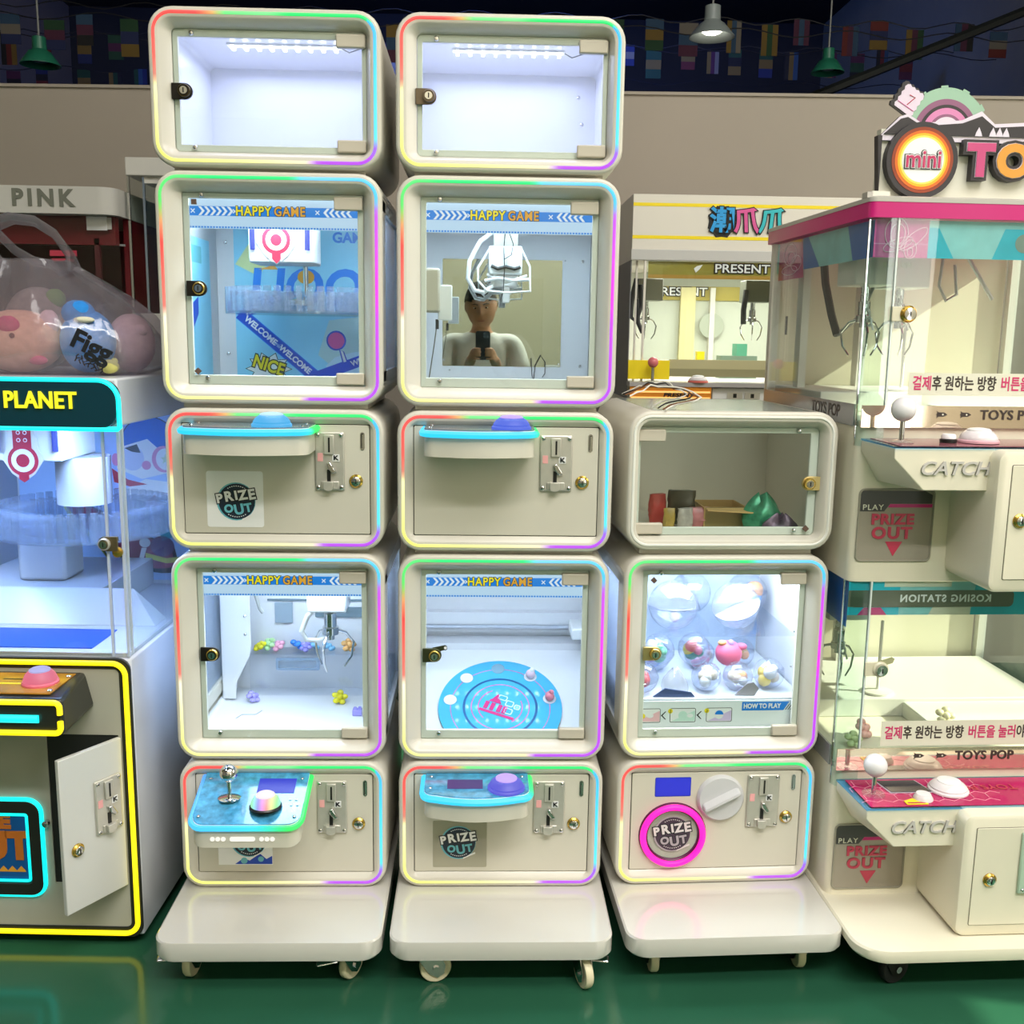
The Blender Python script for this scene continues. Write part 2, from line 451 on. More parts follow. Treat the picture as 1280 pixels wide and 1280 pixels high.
def led_colour(stops, H):
    lst = [('TRBL'.index(a) + f, S(c)) for a, f, c in stops]
    def f(co):
        x, z = co.x/(W/2), (co.z - H/2)/(H/2)
        dT, dR, dB, dL = 1-z, 1-x, 1+z, 1+x
        sx, sz = W/2, H/2
        m = min(dT*sz, dR*sx, dB*sz, dL*sx)
        if m == dT*sz: p = 0 + (x+1)/2
        elif m == dR*sx: p = 1 + (1-z)/2
        elif m == dB*sz: p = 2 + (1-x)/2
        else: p = 3 + (z+1)/2
        for (a, ca), (b2, cb) in zip(lst[:-1], lst[1:]):
            if a <= p <= b2:
                t = (p-a)/max(b2-a, 1e-6); return tuple(ca[i]*(1-t)+cb[i]*t for i in range(3)) + (1,)
        return lst[0][1] + (1,) if p < lst[0][0] else lst[-1][1] + (1,)
    return f

def rim_led(t, H, stops):
    o = rr(W-.026, H-.026, .039, 0, H/2, 8); path = []
    for i, p in enumerate(o):
        q = o[(i+1) % len(o)]; L = math.hypot(q[0]-p[0], q[1]-p[1]); k = max(1, int(L/.012))
        for j in range(k): path.append((p[0]+(q[0]-p[0])*j/k, .0005, p[1]+(q[1]-p[1])*j/k))
    if stops is None:
        s = B(); s.tube(path, .0036, mat('unlit_led_silicone', (236, 236, 228), .35), 6, True); return s.done('led_strip', t)
    return led_strip('led_strip', t, path, True, led_colour(stops, H))

def shell(t, H, op, rad, yo, zf=None, ytop=None, cav=True, inner=INNER, depth=D, sides=()):
    """op: opening rectangle x0,x1,z0,z1; hollow cabinet with a rounded rim"""
    ow, oh, ox, oz = op[1]-op[0], op[3]-op[2], (op[0]+op[1])/2, (op[2]+op[3])/2
    o = lambda i, r=.052: rr(W-2*i, H-2*i, max(r-i, .004), 0, H/2, 6)
    op_ = rr(ow, oh, rad, ox, oz, 6)
    sp = [(o(.006), depth), (o(0), depth-.006), (o(0), .009), (o(.0018), .003), (o(.0045), .0006), (o(.0075), 0), (o(.020), 0), (o(.0235), .002)]
    ms = [None]*7
    if cav:
        c = .016
        z0, z1 = (zf if zf is not None else c), H-c
        cv = rr(W-2*c, z1-z0, .012, 0, (z0+z1)/2, 6)
        sp += [(op_, yo), (op_, yo+.016), (cv, yo+.018), (cv, depth-.024)]
        ms += [None, None, inner, inner]
    else:
        sp += [(op_, yo), (op_, yo+.006)]; ms += [None, None]
    s = B(); s.front(sp, CREAM, True, True, ms)
    if sides:   # glazed side walls: take the flat side faces out of the shell
        s.bm.normal_update(); kill = []
        for f in s.bm.faces:
            c = f.calc_center_median()
            ys = [v.co.y for v in f.verts]; zs = [v.co.z for v in f.verts]
            if max(ys)-min(ys) > .3 and max(zs)-min(zs) > .25 and abs(c.x) > .2 and (1 if c.x > 0 else -1) in sides: kill.append(f)
        bmesh.ops.delete(s.bm, geom=kill, context='FACES')
        for sg in sides:
            xa, xb = sorted((sg*(W/2-.0005), sg*(W/2-.0158)))
            for y0, y1, z0, z1 in ((.012, .075, .045, H-.045), (depth-.045, depth-.008, .045, H-.045), (.012, depth-.008, .040, .075), (.012, depth-.008, H-.075, H-.040)): s.box(xa, xb, y0, y1, z0, z1, CREAM)
    o_ = s.done('cabinet_shell', t, angle=35, recalc=not sides)
    for sg in sides:
        g = B(); xa, xb = sorted((sg*(W/2-.006), sg*(W/2-.010))); g.box(xa, xb, .06, depth-.03, .06, H-.06, clear('frosted_side_glass', (228, 238, 250), 1.6, .12, .35, (214, 228, 248))); g.done('side_glass', t)
    return o_

def glass_door(t, op, gl, yo, hinge_side=1, rad=.003, clips=(), screws=True):
    """recessed glass door: pane, frame behind it, hinges"""
    g = B(); g.front([(rr(op[1]-op[0]-.002, op[3]-op[2]-.002, rad, (op[0]+op[1])/2, (op[2]+op[3])/2), yo+.0005), (rr(op[1]-op[0]-.002, op[3]-op[2]-.002, rad, (op[0]+op[1])/2, (op[2]+op[3])/2), yo+.0045)], GLASS)
    d = g.done('glass_door', t)
    f = B(); k = 4
    f.ring2(rr(op[1]-op[0]-.001, op[3]-op[2]-.001, rad, (op[0]+op[1])/2, (op[2]+op[3])/2, k), rr(gl[1]-gl[0], gl[3]-gl[2], .002, (gl[0]+gl[1])/2, (gl[2]+gl[3])/2, k), (0, yo+.014, 0), X, Z, .009, GREYF)
    f.done('door_frame', d, bevel=.0015)
    for z0, z1 in ((op[3]-.034, op[3]-.006), (op[2]+.004, op[2]+.030)):
        h = B()
        x0, x1 = (op[1]-.064, op[1]-.002) if hinge_side > 0 else (op[0]+.002, op[0]+.066)
        h.box(x0, x1, yo-.007, yo+.008, z0, z1, HINGE); h.done('hinge', d, bevel=.003)
    if screws:
        for z in (gl[3]+.006, gl[2]-.007):
            h = B(); x = gl[0]+.030 if hinge_side > 0 else gl[1]-.03
            h.lathe([(.0055, 0), (.0055, .001), (.004, .003), (0, .0035)], (x, yo, z), -Y, CHROME, 12); h.done('screw', d)
    for x, z, a in clips:
        c = B(); e = math.radians(a); u = V((math.cos(e), 0, math.sin(e))); w = V((-math.sin(e), 0, math.cos(e)))
        c.prism(rect(-.0055, .0055, -.0055, .0055), (x, yo, z), u, w, .005, mat('brown_felt', (100, 78, 66), .8)); c.done('corner_pad', d)
    return d

def glass_lock(t, x, z, yo, m=DARKM, side=1, ring=BRASS):
    s = B(); k = 8
    pr = [(-.012, -.0165), (.016, -.0165)] + [(.016+.0165*math.sin(pi*i/k), -.0165*math.cos(pi*i/k)) for i in range(1, k)] + [(.016, .0165), (-.012, .0165)]
    if side < 0: pr = [(-a, b_) for a, b_ in pr][::-1]
    s.prism(pr, (x, yo, z), X, Z, .007, m); o = s.done('glass_lock', t, bevel=.001)
    c = B(); cx = x + .016*side
    c.lathe([(.0135, 0), (.0135, .008), (.012, .010), (.0105, .010), (.0105, .009), (.008, .009), (.008, .012), (.0, .012)], (cx, yo-.006, z), -Y, ring, 24, [None, None, None, m, m, CHROME, CHROME])
    c.box(cx-.0012, cx+.0012, yo-.0186, yo-.017, z-.005, z+.005, BLACK); c.done('key_cylinder', o)
    return o

def panel_lock(t, x, z, y=.008, u=None, parent_name='panel_lock'):
    s = B(); s.lathe([(.0155, 0), (.0155, .003), (.012, .006), (.0115, .006)], (x, y, z), -Y, BRASS, 24); o = s.done(parent_name, t)
    c = B(); c.lathe([(.0105, .004), (.0105, .009), (.009, .010), (.0, .010)], (x, y, z), -Y, CHROME, 20)
    c.box(x-.001, x+.001, y-.0115, y-.0095, z-.0055, z+.0055, BLACK); c.done('key_cylinder', o)
    return o

def coin_mech(t, x0, x1, z0, z1, y=.008, name='coin_acceptor'):
    w, h = x1-x0, z1-z0; cx = (x0+x1)/2
    s = B(); o_ = lambda i, r: rr(w-2*i, h-2*i, r, cx, (z0+z1)/2, 4)
    s.front([(o_(0, .004), y), (o_(0, .004), y-.004), (o_(.0015, .003), y-.006)], STEEL)
    s.box(cx-.012, cx+.010, y-.011, y-.005, z0+h*.62, z1-.006, STEEL)
    s.box(cx-.020, cx+.020, y-.009, y-.005, z0+h*.02, z0+h*.16, STEEL)
    p = s.done(name, t, bevel=.0015)
    for sx in (x0+.007, x1-.007):
        for sz in (z0+.007, z1-.007):
            q = B(); q.lathe([(.0048, 0), (.0045, .002), (.003, .0032), (.0, .0034)], (sx, y-.006, sz), -Y, CHROME, 12)
            q.box(sx-.003, sx+.003, y-.0097, y-.0092, sz-.0006, sz+.0006, BLACK); q.done('screw', p)
    q = B(); q.box(cx-.0025, cx+.0015, y-.0118, y-.010, z0+h*.66, z1-.012, BLACK); q.done('coin_slot', p)
    q = B(); q.box(cx-.006, cx+.002, y-.0085, y-.0055, z0+.018, z0+h*.36, BLACK); q.done('reject_slot', p)
    q = B(); q.prism([(-.004, .008), (.004, .010), (.012, -.004), (.018, -.014), (.008, -.016), (-.002, -.004)], (cx-.002, y-.006, z0+h*.42), X, Z, .010, CHROME); q.done('reject_lever', p, bevel=.002)
    q = B(); q.box(cx+.006, cx+.022, y-.0075, y-.0055, z0+h*.50, z0+h*.62, WHITE); q.done('maker_plate', p)
    text('K', 'lettering', p, (cx+.014, y-.0076, z0+h*.56), .014, PBLACK, wide=1.2, off=.0005)
    q = B(); q.box(x0+.006, x0+.018, y-.0068, y-.0056, z0+h*.50, z0+h*.64, mat('pink_sticker', (238, 170, 170), .5)); q.done('sticker', p)
    q = B(); k = 6; pr = [(-.011, .009), (-.011, -.006)] + [(.011*math.cos(pi+pi*i/k), -.006+.006*math.sin(pi+pi*i/k)) for i in range(1, k)] + [(.011, -.006), (.011, .009)]
    q.prism(pr, (cx-.003, y-.006, z0+.012), X, Z, .012, STEEL); q.done('coin_cup', p, bevel=.001)
    return p

def ticket_slot(t, x, z, y=.008):
    s = B(); s.ring2(rr(.0095, .040, .0047, x, z, 4), rr(.006, .035, .003, x, z, 4), (0, y, 0), X, Z, .002, CHROME)
    s.box(x-.003, x+.003, y-.0006, y+.001, z-.017, z+.017, BLACK); s.box(x-.001, x+.003, y-.0008, y, z-.017, z+.015, CHROME)
    s.done('return_slot', t)

def badge(t, cx, cz, r, y, tone=(PNAVY, PTEAL, WHITEP), name='prize_badge', u=X, v=Z, par=None):
    """round PRIZE OUT emblem"""
    n = u.cross(v); o = V((cx, y, cz)) if u == X else V((cx, y, cz))
    s = B()
    s.prism(circ(-.0015, 0, r*1.06, 28), o, u, v, .0004, tone[1]); s.prism(circ(0, 0, r, 28), o, u, v, .0008, tone[0])
    for i in range(9):
        a = math.radians(58 + 8*i); s.prism(rect(-.0012, .0012, -.001, .001), o + u*(r*.86*math.cos(a)) + v*(r*.86*math.sin(a)), u, v, .0010, tone[2])
        a = -a; s.prism(rect(-.0012, .0012, -.001, .001), o + u*(r*.86*math.cos(a)) + v*(r*.86*math.sin(a)), u, v, .0010, tone[2])
    s.prism([(r*.25, -r*1.05), (r*1.0, -r*.72), (r*.98, -r*.62), (r*.3, -r*.92)], o, u, v, .0006, tone[2])
    p = s.done(name, par or t)
    e = math.radians(10)
    u2 = (u*math.cos(e) + v*math.sin(e)); v2 = (v*math.cos(e) - u*math.sin(e))
    lay = [('P', -.94, .16, .54), ('R', -.44, .28, .60), ('I', -.03, .34, .54), ('Z', .34, .36, .58), ('E', .83, .40, .62),
           ('O', -.44, -.40, .48), ('U', .12, -.44, .62), ('T', .62, -.34, .52)]
    for k, (c, x, z, sz) in enumerate(lay):
        pos = o + u*(x*r) + v*((z-.02)*r*1.0)
        text(c, 'lettering', p, pos + n*.0009, r*sz*1.25, PBLACK, u2, v2, .0001, r*.085, wide=1.0)
        text(c, 'lettering', p, pos + n*.0012, r*sz*1.25, tone[2] if k < 5 else tone[1], u2, v2, .0001, r*.032, wide=1.0)
    return p

def header(t, z0, z1, y, x0=-.20, x1=.20, dots=True, name='header_panel'):
    s = B(); s.box(x0, x1, y, y+.004, z0, z1, BHEAD); p = s.done(name, t)
    h = z1-z0; bz0, bz1 = z0+h*.42, z0+h*.74
    q = B(); q.box(x0, x1, y-.0008, y+.0048, bz0, bz1, BBLUE)
    zc = (bz0+bz1)/2; ah = (bz1-bz0)*.46
    chev = lambda cx, d: q.prism([(d*(-.006), -ah), (d*.0, -ah), (d*.008, 0), (d*.0, ah), (d*(-.006), ah), (d*.002, 0)][::(1 if d > 0 else -1)], (cx, y-.0009, zc), X, Z, .0004, BWHITE)
    for i in range(6): chev(x0+.040+.0125*i, 1)
    for i in range(5): chev(x1-.034-.0125*i, -1)
    for cx in (x0+.022, x0+.120-.006, x1-.105): # crossed sparks
        for a in (45, 135):
            e = math.radians(a); q.prism(rect(-.006, .006, -.001, .001), (cx, y-.0009, zc), V((math.cos(e), 0, math.sin(e))), V((-math.sin(e), 0, math.cos(e))), .0004, BWHITE)
    if dots:
        for i in range(int((x1-x0)/.0065)): q.box(x0+.0065*i, x0+.0065*i+.0042, y-.0008, y, z0+.001, z0+.0045, BBLUE)
    q.done('printed_band', p)
    text('HAPPY', 'lettering', p, (-.0455, y-.0013, zc), .0275, PBLACK, ext=.0002, off=.0020, wide=.86, space=1.14)
    text('GAME', 'lettering', p, (.034, y-.0013, zc), .0275, PBLACK, ext=.0002, off=.0020, wide=.86, space=1.14)
    text('HAPPY', 'lettering', p, (-.0455, y-.002, zc), .0275, BYEL, ext=.0002, off=.0007, wide=.86, space=1.14)
    text('GAME', 'lettering', p, (.034, y-.002, zc), .0275, BORA, ext=.0002, off=.0007, wide=.86, space=1.14)
    return p

def led_bar(t, z, y, n=9, x0=-.118, x1=.118, power=4.0, col=(.80, .86, 1.0), wid=.10, chip=.012):
    """strip of white LED chips fixed under the ceiling of the box, with its light"""
    s = B(); s.box(x0-.012, x1+.012, y-.013, y+.013, z-.004, z, WHITE); p = s.done('led_bar', t)
    for i in range(n):
        x = x0 + (x1-x0)*i/(n-1)
        q = B(); q.box(x-.0034, x+.0034, y-chip, y+chip, z-.011, z-.004, LEDW); q.done('led_chip', p)
    q = B(); q.tube([(x1+.012, y, z-.003), (x1+.03, y+.002, z-.012), (x1+.055, y, z-.004)], .0015, ARM, 6); q.done('led_wire', p)
    if power: area('box_light', (0, y, z-.013), (0, y, 0), .38, wid, power, col, t)
    return p

OPQ = (-.193, .200, .040, .455); GLQ = (-.180, .186, .062, .443)
def window_unit(name, label, loc, rot=0.0, stops=LEDQ, zf=None, lock=(DARKM, .250), power=4, head=True, lightcol=(.78, .86, 1.0), clips=(), lz=.474, ly=.12, sides=(), wid=.10):
    H = .496
    t = thing(name, label, 'game machine', loc, rot)
    shell(t, H, OPQ, .003, .030, zf, sides=sides)
    rim_led(t, H, stops)
    t['_d'] = 0; del t['_d']
    d = glass_door(t, OPQ, GLQ, .030, 1, clips=clips)
    if lock: glass_lock(t, -.176, lock[1], .030, lock[0])
    if head: header(t, .382, .446, .062)
    if power: led_bar(t, lz, ly, 9, power=power, col=lightcol, wid=wid)
    return t
OPP = (-.208, .212, .035, .287)
def control_unit(label, loc, rot=0.0, stops=LEDP, coin=(.079, .150, .139, .271), lk=(.177, .161), slot=(.193, .251)):
    H = .320
    t = thing('control_unit', label, 'game machine', loc, rot)
    shell(t, H, OPP, .003, .010, cav=False)
    rim_led(t, H, stops)
    s = B(); s.front([(rr(OPP[1]-OPP[0]-.004, OPP[3]-OPP[2]-.004, .003, .002, (OPP[2]+OPP[3])/2), .0155), (rr(OPP[1]-OPP[0]-.004, OPP[3]-OPP[2]-.004, .003, .002, (OPP[2]+OPP[3])/2), .008)], CREAMS)
    s.done('front_panel', t, bevel=.001)
    g = B(); g.ring2(rr(OPP[1]-OPP[0]+.0002, OPP[3]-OPP[2]+.0002, .003, .002, (OPP[2]+OPP[3])/2), rr(OPP[1]-OPP[0]-.005, OPP[3]-OPP[2]-.005, .003, .002, (OPP[2]+OPP[3])/2), (0, .0154, 0), X, Z, .003, BLACKP); g.done('panel_gap', t)
    coin_mech(t, *coin); panel_lock(t, *lk); ticket_slot(t, *slot)
    return t
def display_box(label, loc, rot=0.0, lit=True, hinge=1, lock=DARKM, lock_x=-.190, lock_z=.156, stops=LEDP, clips=(), ring=BRASS, inner=INNER):
    H = .322
    t = thing('display_box', label, 'display box', loc, rot)
    op = (-.200, .210, .034, .284) if hinge > 0 else (-.221, .208, .031, .284)
    gl = (-.188, .199, .050, .268) if hinge > 0 else (-.210, .188, .050, .270)
    shell(t, H, op, .012, .024, inner=inner)
    rim_led(t, H, stops)
    glass_door(t, op, gl, .024, hinge, rad=.010, clips=clips)
    glass_lock(t, lock_x, lock_z, .024, lock, hinge, ring)
    if lit: led_bar(t, .306, .23, power=1.5, col=(.60, .64, 1.0), wid=.36)
    return t

def caster(t, x, y, ang, wheel=WHEELC, fork=CHROME, r=.036, tread=.018, brake=None, top=.09):
    """swivel caster: plate, fork, wheel, brake pedal; ang = direction the fork trails"""
    e = math.radians(ang); d = V((math.cos(e), math.sin(e), 0)); n = V((-math.sin(e), math.cos(e), 0))
    c = V((x, y, 0)); wc = c + d*.022 + Z*r
    s = B()
    s.hexa([c + d*a + n*b_ + Z*z for z in (top-.006, top) for a, b_ in ((-.032, -.026), (.032, -.026), (.032, .026), (-.032, .026))], fork)
    s.lathe([(.020, 0), (.020, .012), (.024, .013), (.024, .016)], c + Z*(top-.022), Z, fork, 16)
    for sg in (-1, 1):
        m_ = n*sg*(tread/2+.003); w = n*sg*.002
        poly = [(-.026, top-.014), (.028, top-.014), (.044, r+.008), (.041, r-.012), (.026, r-.022), (.006, r-.010)]
        a = [c + d*p + Z*q + m_ for p, q in poly]; k = s.mi(fork)
        va = [s.bm.verts.new(p) for p in a]; vb = [s.bm.verts.new(p + w) for p in a]
        s.face(va, k); s.face(vb[::-1], k)
        for i in range(6): s.face([va[i], va[(i+1) % 6], vb[(i+1) % 6], vb[i]], k)
    s.lathe([(.008, -tread/2-.009), (.008, -tread/2-.005), (.004, -tread/2-.005), (.004, tread/2+.005), (.008, tread/2+.005), (.008, tread/2+.009)], wc, n, CHROME, 8)
    p = s.done('caster', t)
    w = B(); w.lathe([(r*.45, -tread/2+.002), (r*.62, -tread/2), (r*.94, -tread/2), (r, -tread/2+.003), (r, tread/2-.003), (r*.94, tread/2), (r*.62, tread/2), (r*.45, tread/2-.002)], wc, n, wheel, 28)
    w.done('wheel', p)
    if brake is not None:
        q = B(); e2 = math.radians(brake); bd = V((math.cos(e2), math.sin(e2), 0)); bn = V((-math.sin(e2), math.cos(e2), 0))
        q.hexa([c + bd*a + bn*b_ + Z*z for z, sh in ((top-.034, -.004), (top-.028, 0)) for a, b_ in ((.018, -.012), (.066, -.012), (.066, .012), (.018, .012))], fork)
        q.done('brake_pedal', p, bevel=.003)

def trolley(label, loc, rot, cast):
    t = thing('wheeled_base', label, 'base', loc, rot)
    s = B()
    # plan outline with rounded front corners, local y: -.23 (front) .. +.48
    pl = rr(.500, .715, .045, 0, .1275, 6)
    pl2 = [(x*.985, y_+.001) for x, y_ in pl]
    s.loft([[V((x, y_, z)) for x, y_ in o] for o, z in ((pl2, .086), (pl, .091), (pl, .126), (pl2, .130))], mat('glossy_cream_board', (206, 203, 194), .12, coat=.8, noise=.012, nscale=3))
    s.done('base_board', t, angle=30)
    for c in cast: caster(t, *c[:3], brake=c[3])
    return t

# ------------------------------------------------------------------ pieces of the consoles
def console(t, x0, x1, yb, yf, zb, zf, led, body, cols, top, bow=0.0, rc=.028, u_=None):
    """control shelf; led / body = heights of the lit band and of the case below it"""
    sl = lambda y: zb + (zf-zb)*(yb-y)/(yb-yf)
    pl = [(x0, yb)]
    N = 10; w = x1-x0
    def fy(f): return yf + bow*(2*f-1)**2
    for i in range(6):
        a = pi + pi/2*i/5; pl.append((x0+rc+rc*math.cos(a), fy(rc/w)+rc+rc*math.sin(a)))
    for i in range(1, N): f = i/N; xx = x0+rc+(w-2*rc)*f; pl.append((xx, fy(rc/w + (1-2*rc/w)*f) - (fy(rc/w)-fy(0))*(1-abs(2*f-1))*0))
    for i in range(6):
        a = 1.5*pi + pi/2*i/5; pl.append((x1-rc+rc*math.cos(a), fy(rc/w)+rc+rc*math.sin(a)))
    pl.append((x1, yb))
    ring = lambda dz, i=0.0: [V((x + (i if x < (x0+x1)/2 else -i), y + (i if y < yb-1e-4 else 0), sl(y)+dz)) for x, y in pl]
    s = B(); s.loft([ring(-led-body, .004), ring(-led, .004)], CREAMS); c = s.done('control_shelf', t, angle=30)
    s = B(); s.loft([ring(-led-.001, .003), ring(-.0015, .003)], WHITE); s.loft([ring(-.003, .0035), ring(.001, .0035), ], top); s.done('shelf_top', c)
    path = [p for p in ring(-led/2-.001)]
    den = []
    for p, q in zip(path[:-1], path[1:]):
        k = max(1, int((q-p).length/.012)); den += [p.lerp(q, j/k) for j in range(k)]
    den.append(path[-1])
    lens = [0]
    for p, q in zip(den[:-1], den[1:]): lens.append(lens[-1] + (q-p).length)
    cl = [(f, S(k)) for f, k in cols]
    def colour(co):
        i = min(range(len(den)), key=lambda j: (den[j]-co).length_squared); f = lens[i]/lens[-1]
        for (a, ca), (b_, cb) in zip(cl[:-1], cl[1:]):
            if a <= f <= b_:
                g = (f-a)/max(b_-a, 1e-6); return tuple(ca[j]*(1-g)+cb[j]*g for j in range(3)) + (1,)
        return cl[-1][1] + (1,)
    led_strip('led_strip', c, den, False, colour, led*.46)
    for fx in (.07, .93):
        for yy in (yb-.02, yf+bow+.024):
            q = B(); xx = x0+w*fx; q.lathe([(.004, 0), (.004, .001), (.0025, .0025), (0, .0026)], (xx, yy, sl(yy)+.001), Z, CHROME, 10); q.done('screw', c)
    return c, sl
def dome_button(par, x, y, z, r, cols, base=WHITE, h=.030, name='push_button'):
    """big round push button: flared skirt, dome and cap"""
    s = B(); s.lathe([(r*1.08, 0), (r*1.08, .004), (r, .007)], (x, y, z), Z, base, 28); o = s.done(name, par)
    s = B(); s.lathe([(r*.98, .006), (r*.99, .010), (r*.86, h*.62), (r*.66, h*.84), (r*.62, h*.84)], (x, y, z), Z, cols[0], 32); s.done('button_skirt', o)
    s = B(); s.lathe([(r*.62, h*.78), (r*.62, h*.92), (r*.5, h), (r*.2, h*1.06), (0, h*1.07)], (x, y, z), Z, cols[1], 28); s.done('button_cap', o)
    return o
def joystick(par, x, y, z, m, r=.020, h=.062, n=Z):
    s = B(); s.lathe([(.026, 0), (.026, .002), (.020, .004), (.008, .006)], (x, y, z), n, CHROME if m is CHROME else ACRYL, 24); o = s.done('joystick', par)
    s = B(); s.lathe([(.0055, .004), (.0055, h-r*.6)], (x, y, z), n, CHROME, 12); s.done('stick_shaft', o)
    s = B(); s.ball(V((x, y, z)) + V(n)*h, r, m, 24, 14); s.done('ball_top', o)
    return o
def rainbow():
    m = bpy.data.materials.new('rainbow_button'); m.use_nodes = True
    nt = m.node_tree; p = nt.nodes['Principled BSDF']
    tc = nt.nodes.new('ShaderNodeTexCoord'); sx = nt.nodes.new('ShaderNodeSeparateXYZ')
    hs = nt.nodes.new('ShaderNodeCombineColor'); hs.mode = 'HSV'; hs.inputs[1].default_value = .62; hs.inputs[2].default_value = 1
    mm = nt.nodes.new('ShaderNodeMath'); mm.operation = 'MULTIPLY_ADD'; mm.inputs[1].default_value = 17.0; mm.inputs[2].default_value = 3.2
    fr = nt.nodes.new('ShaderNodeMath'); fr.operation = 'FRACT'
    nt.links.new(tc.outputs['Object'], sx.inputs[0]); nt.links.new(sx.outputs[0], mm.inputs[0]); nt.links.new(mm.outputs[0], fr.inputs[0]); nt.links.new(fr.outputs[0], hs.inputs[0])
    p.inputs['Base Color'].default_value = (.1, .1, .1, 1)
    nt.links.new(hs.outputs[0], p.inputs['Emission Color']); p.inputs['Emission Strength'].default_value = .85
    return m
RAINB = rainbow()
CYANB = emit('cyan_button', (70, 190, 255), .8); CYANC = emit('cyan_button_cap', (190, 235, 255), .95)
PURB = emit('purple_button', (96, 96, 235), .8); PURC = emit('purple_button_cap', (205, 170, 255), .95)
PATT = mat('blue_pattern_print', (70, 150, 190), .15, noise=.35, nscale=60, coat=.5)
PATG = mat('slate_print', (96, 116, 128), .15, noise=.1, nscale=30, coat=.5)
CY, GR, BL = (30, 200, 255), (0, 225, 90), (60, 150, 255)
def console_low(t):
    c, sl = console(t, -.182, .066, .008, -.150, .289, .236, .014, .042, ((0, BL), (.2, (60, 180, 255)), (.45, CY), (.58, (0, 215, 200)), (.66, GR), (1, GR)), PATT)
    sx = (.236-.289)/.158
    s = B(); y0, y1 = -.012, -.056
    s.hexa([V((x, y, sl(y)+d)) for d in (0, .0018) for x, y in ((-.050, y1), (.036, y1), (.036, y0), (-.050, y0))], SCREEN); s.done('display_screen', c)
    n = V((0, sx, 1)).normalized() if False else Z
    joystick(t, -.108, -.070, sl(-.070), CHROME, .021, .060)
    dome_button(t, -.020, -.100, sl(-.100)+.002, .034, (RAINB, emit('pink_white_cap', (255, 240, 245), .95)), BLACK, .034)
    s = B()
    for i in range(2):
        for j in range(2): x, y = .036+.014*i-.005*(1-j), -.076-.016*j; s.lathe([(.003, 0), (.003, .0008)], (x, y, sl(y)+.001), Z, WHITEP, 10)
    s.done('arrow_print', c)
    yf = -.150; zf = .236-.014
    s = B(); gw = emit('white_glow_panel', (255, 252, 240), 1.0)
    zc = zf-.021
    for x in (-.130, -.118, -.106, -.021, -.009, .003): s.prism(circ(x, zc, .0052, 14), (0, yf+.0035, 0), X, Z, .0015, gw)
    s.prism(rr(.056, .0105, .0045, -.0635, zc, 4), (0, yf+.0035, 0), X, Z, .0015, gw); s.done('light_window', c)
    return c
def console_flat(t, cols, dome, xr=.066, screen=False, dx=0.0, z=.288, xl=-.182):
    c, sl = console(t, xl, xr, .008, -.128, z, z, .017, .042, cols, PATT if screen else PATG, bow=.030)
    if screen:
        s = B(); s.box(-.126+dx, -.044+dx, -.078, -.030, z, z+.002, SCREENP); s.done('display_screen', c)
    dome_button(t, .010+dx, -.074, z+.001, .040, dome, dome[0], .028)
    return c

def claw(t, x, y, ztop, zb, body=CHROME, s_=1.0, name='claw', motor=None, fm=None):
    s = B(); s.lathe([(.010*s_, ztop-zb+.03), (.010*s_, .062*s_), (.014*s_, .060*s_), (.014*s_, .030*s_), (.018*s_, .028*s_), (.018*s_, .012*s_), (.009*s_, .010*s_), (.009*s_, 0)], (x, y, zb), Z, body, 18); p = s.done(name, t)
    for k in range(3):
        a = math.radians(20 + 120*k); d = V((math.cos(a), math.sin(a), 0)); o = V((x, y, zb))
        q = B(); pts = [o + d*.012*s_ + Z*.020*s_, o + d*.034*s_ + Z*.012*s_, o + d*.052*s_ - Z*.012*s_, o + d*.046*s_ - Z*.044*s_, o + d*.030*s_ - Z*.066*s_]
        q.tube(pts, lambda f: .0035*s_*(1.1-.5*f), fm or body, 8); q.done('claw_finger', p)
    return p
def crystal_ring(t, c, r, h, n=40, wdt=.05, name='crystal_tray'):
    """rotating clear tray: ring of upright clear teeth over a clear floor"""
    s = B(); c = V(c)
    s.lathe([(r-wdt, 0), (r, 0), (r, .006), (r-wdt, .006)], c, Z, CRYST, 40)
    for i in range(n):
        a = 2*pi*i/n; d = V((math.cos(a), math.sin(a), 0)); e = V((-math.sin(a), math.cos(a), 0))
        w = .42*2*pi*r/n/1.6
        for r0_, r1_, zz in ((r-.014, r, h), (r-wdt, r-wdt+.012, h*.75)):
            s.hexa([c + d*(r1_ if k in (1, 2) else r0_) + e*(w if k > 1 else -w) + Z*z for z in (.006, zz) for k in range(4)], CRYST)
        s.hexa([c + d*(r-.002 if k in (1, 2) else r-wdt) + e*(.002 if k > 1 else -.002) + Z*z for z in (h*.75, h*.82) for k in range(4)], CRYST)
    return s.done(name, t)
def plinth(t, g):
    s = B(); s.box(-.205, .205, .03, .45, -g, .001, CREAM); s.done('stacking_plinth', t)
def bolt(par, x, y, z, r=.004, ax=-Y):
    s = B(); s.lathe([(r, 0), (r, .001), (r*.6, .0025), (0, .0026)], (x, y, z), ax, CHROME, 10); return s.done('screw', par)

FLT = (0, 0, 0)
XA, XB, XC, YT = -.459, .0575, .5796, 2.3
ZU = {5: .131, 4: .456, 3: .961, 2: 1.291, 1: 1.794}
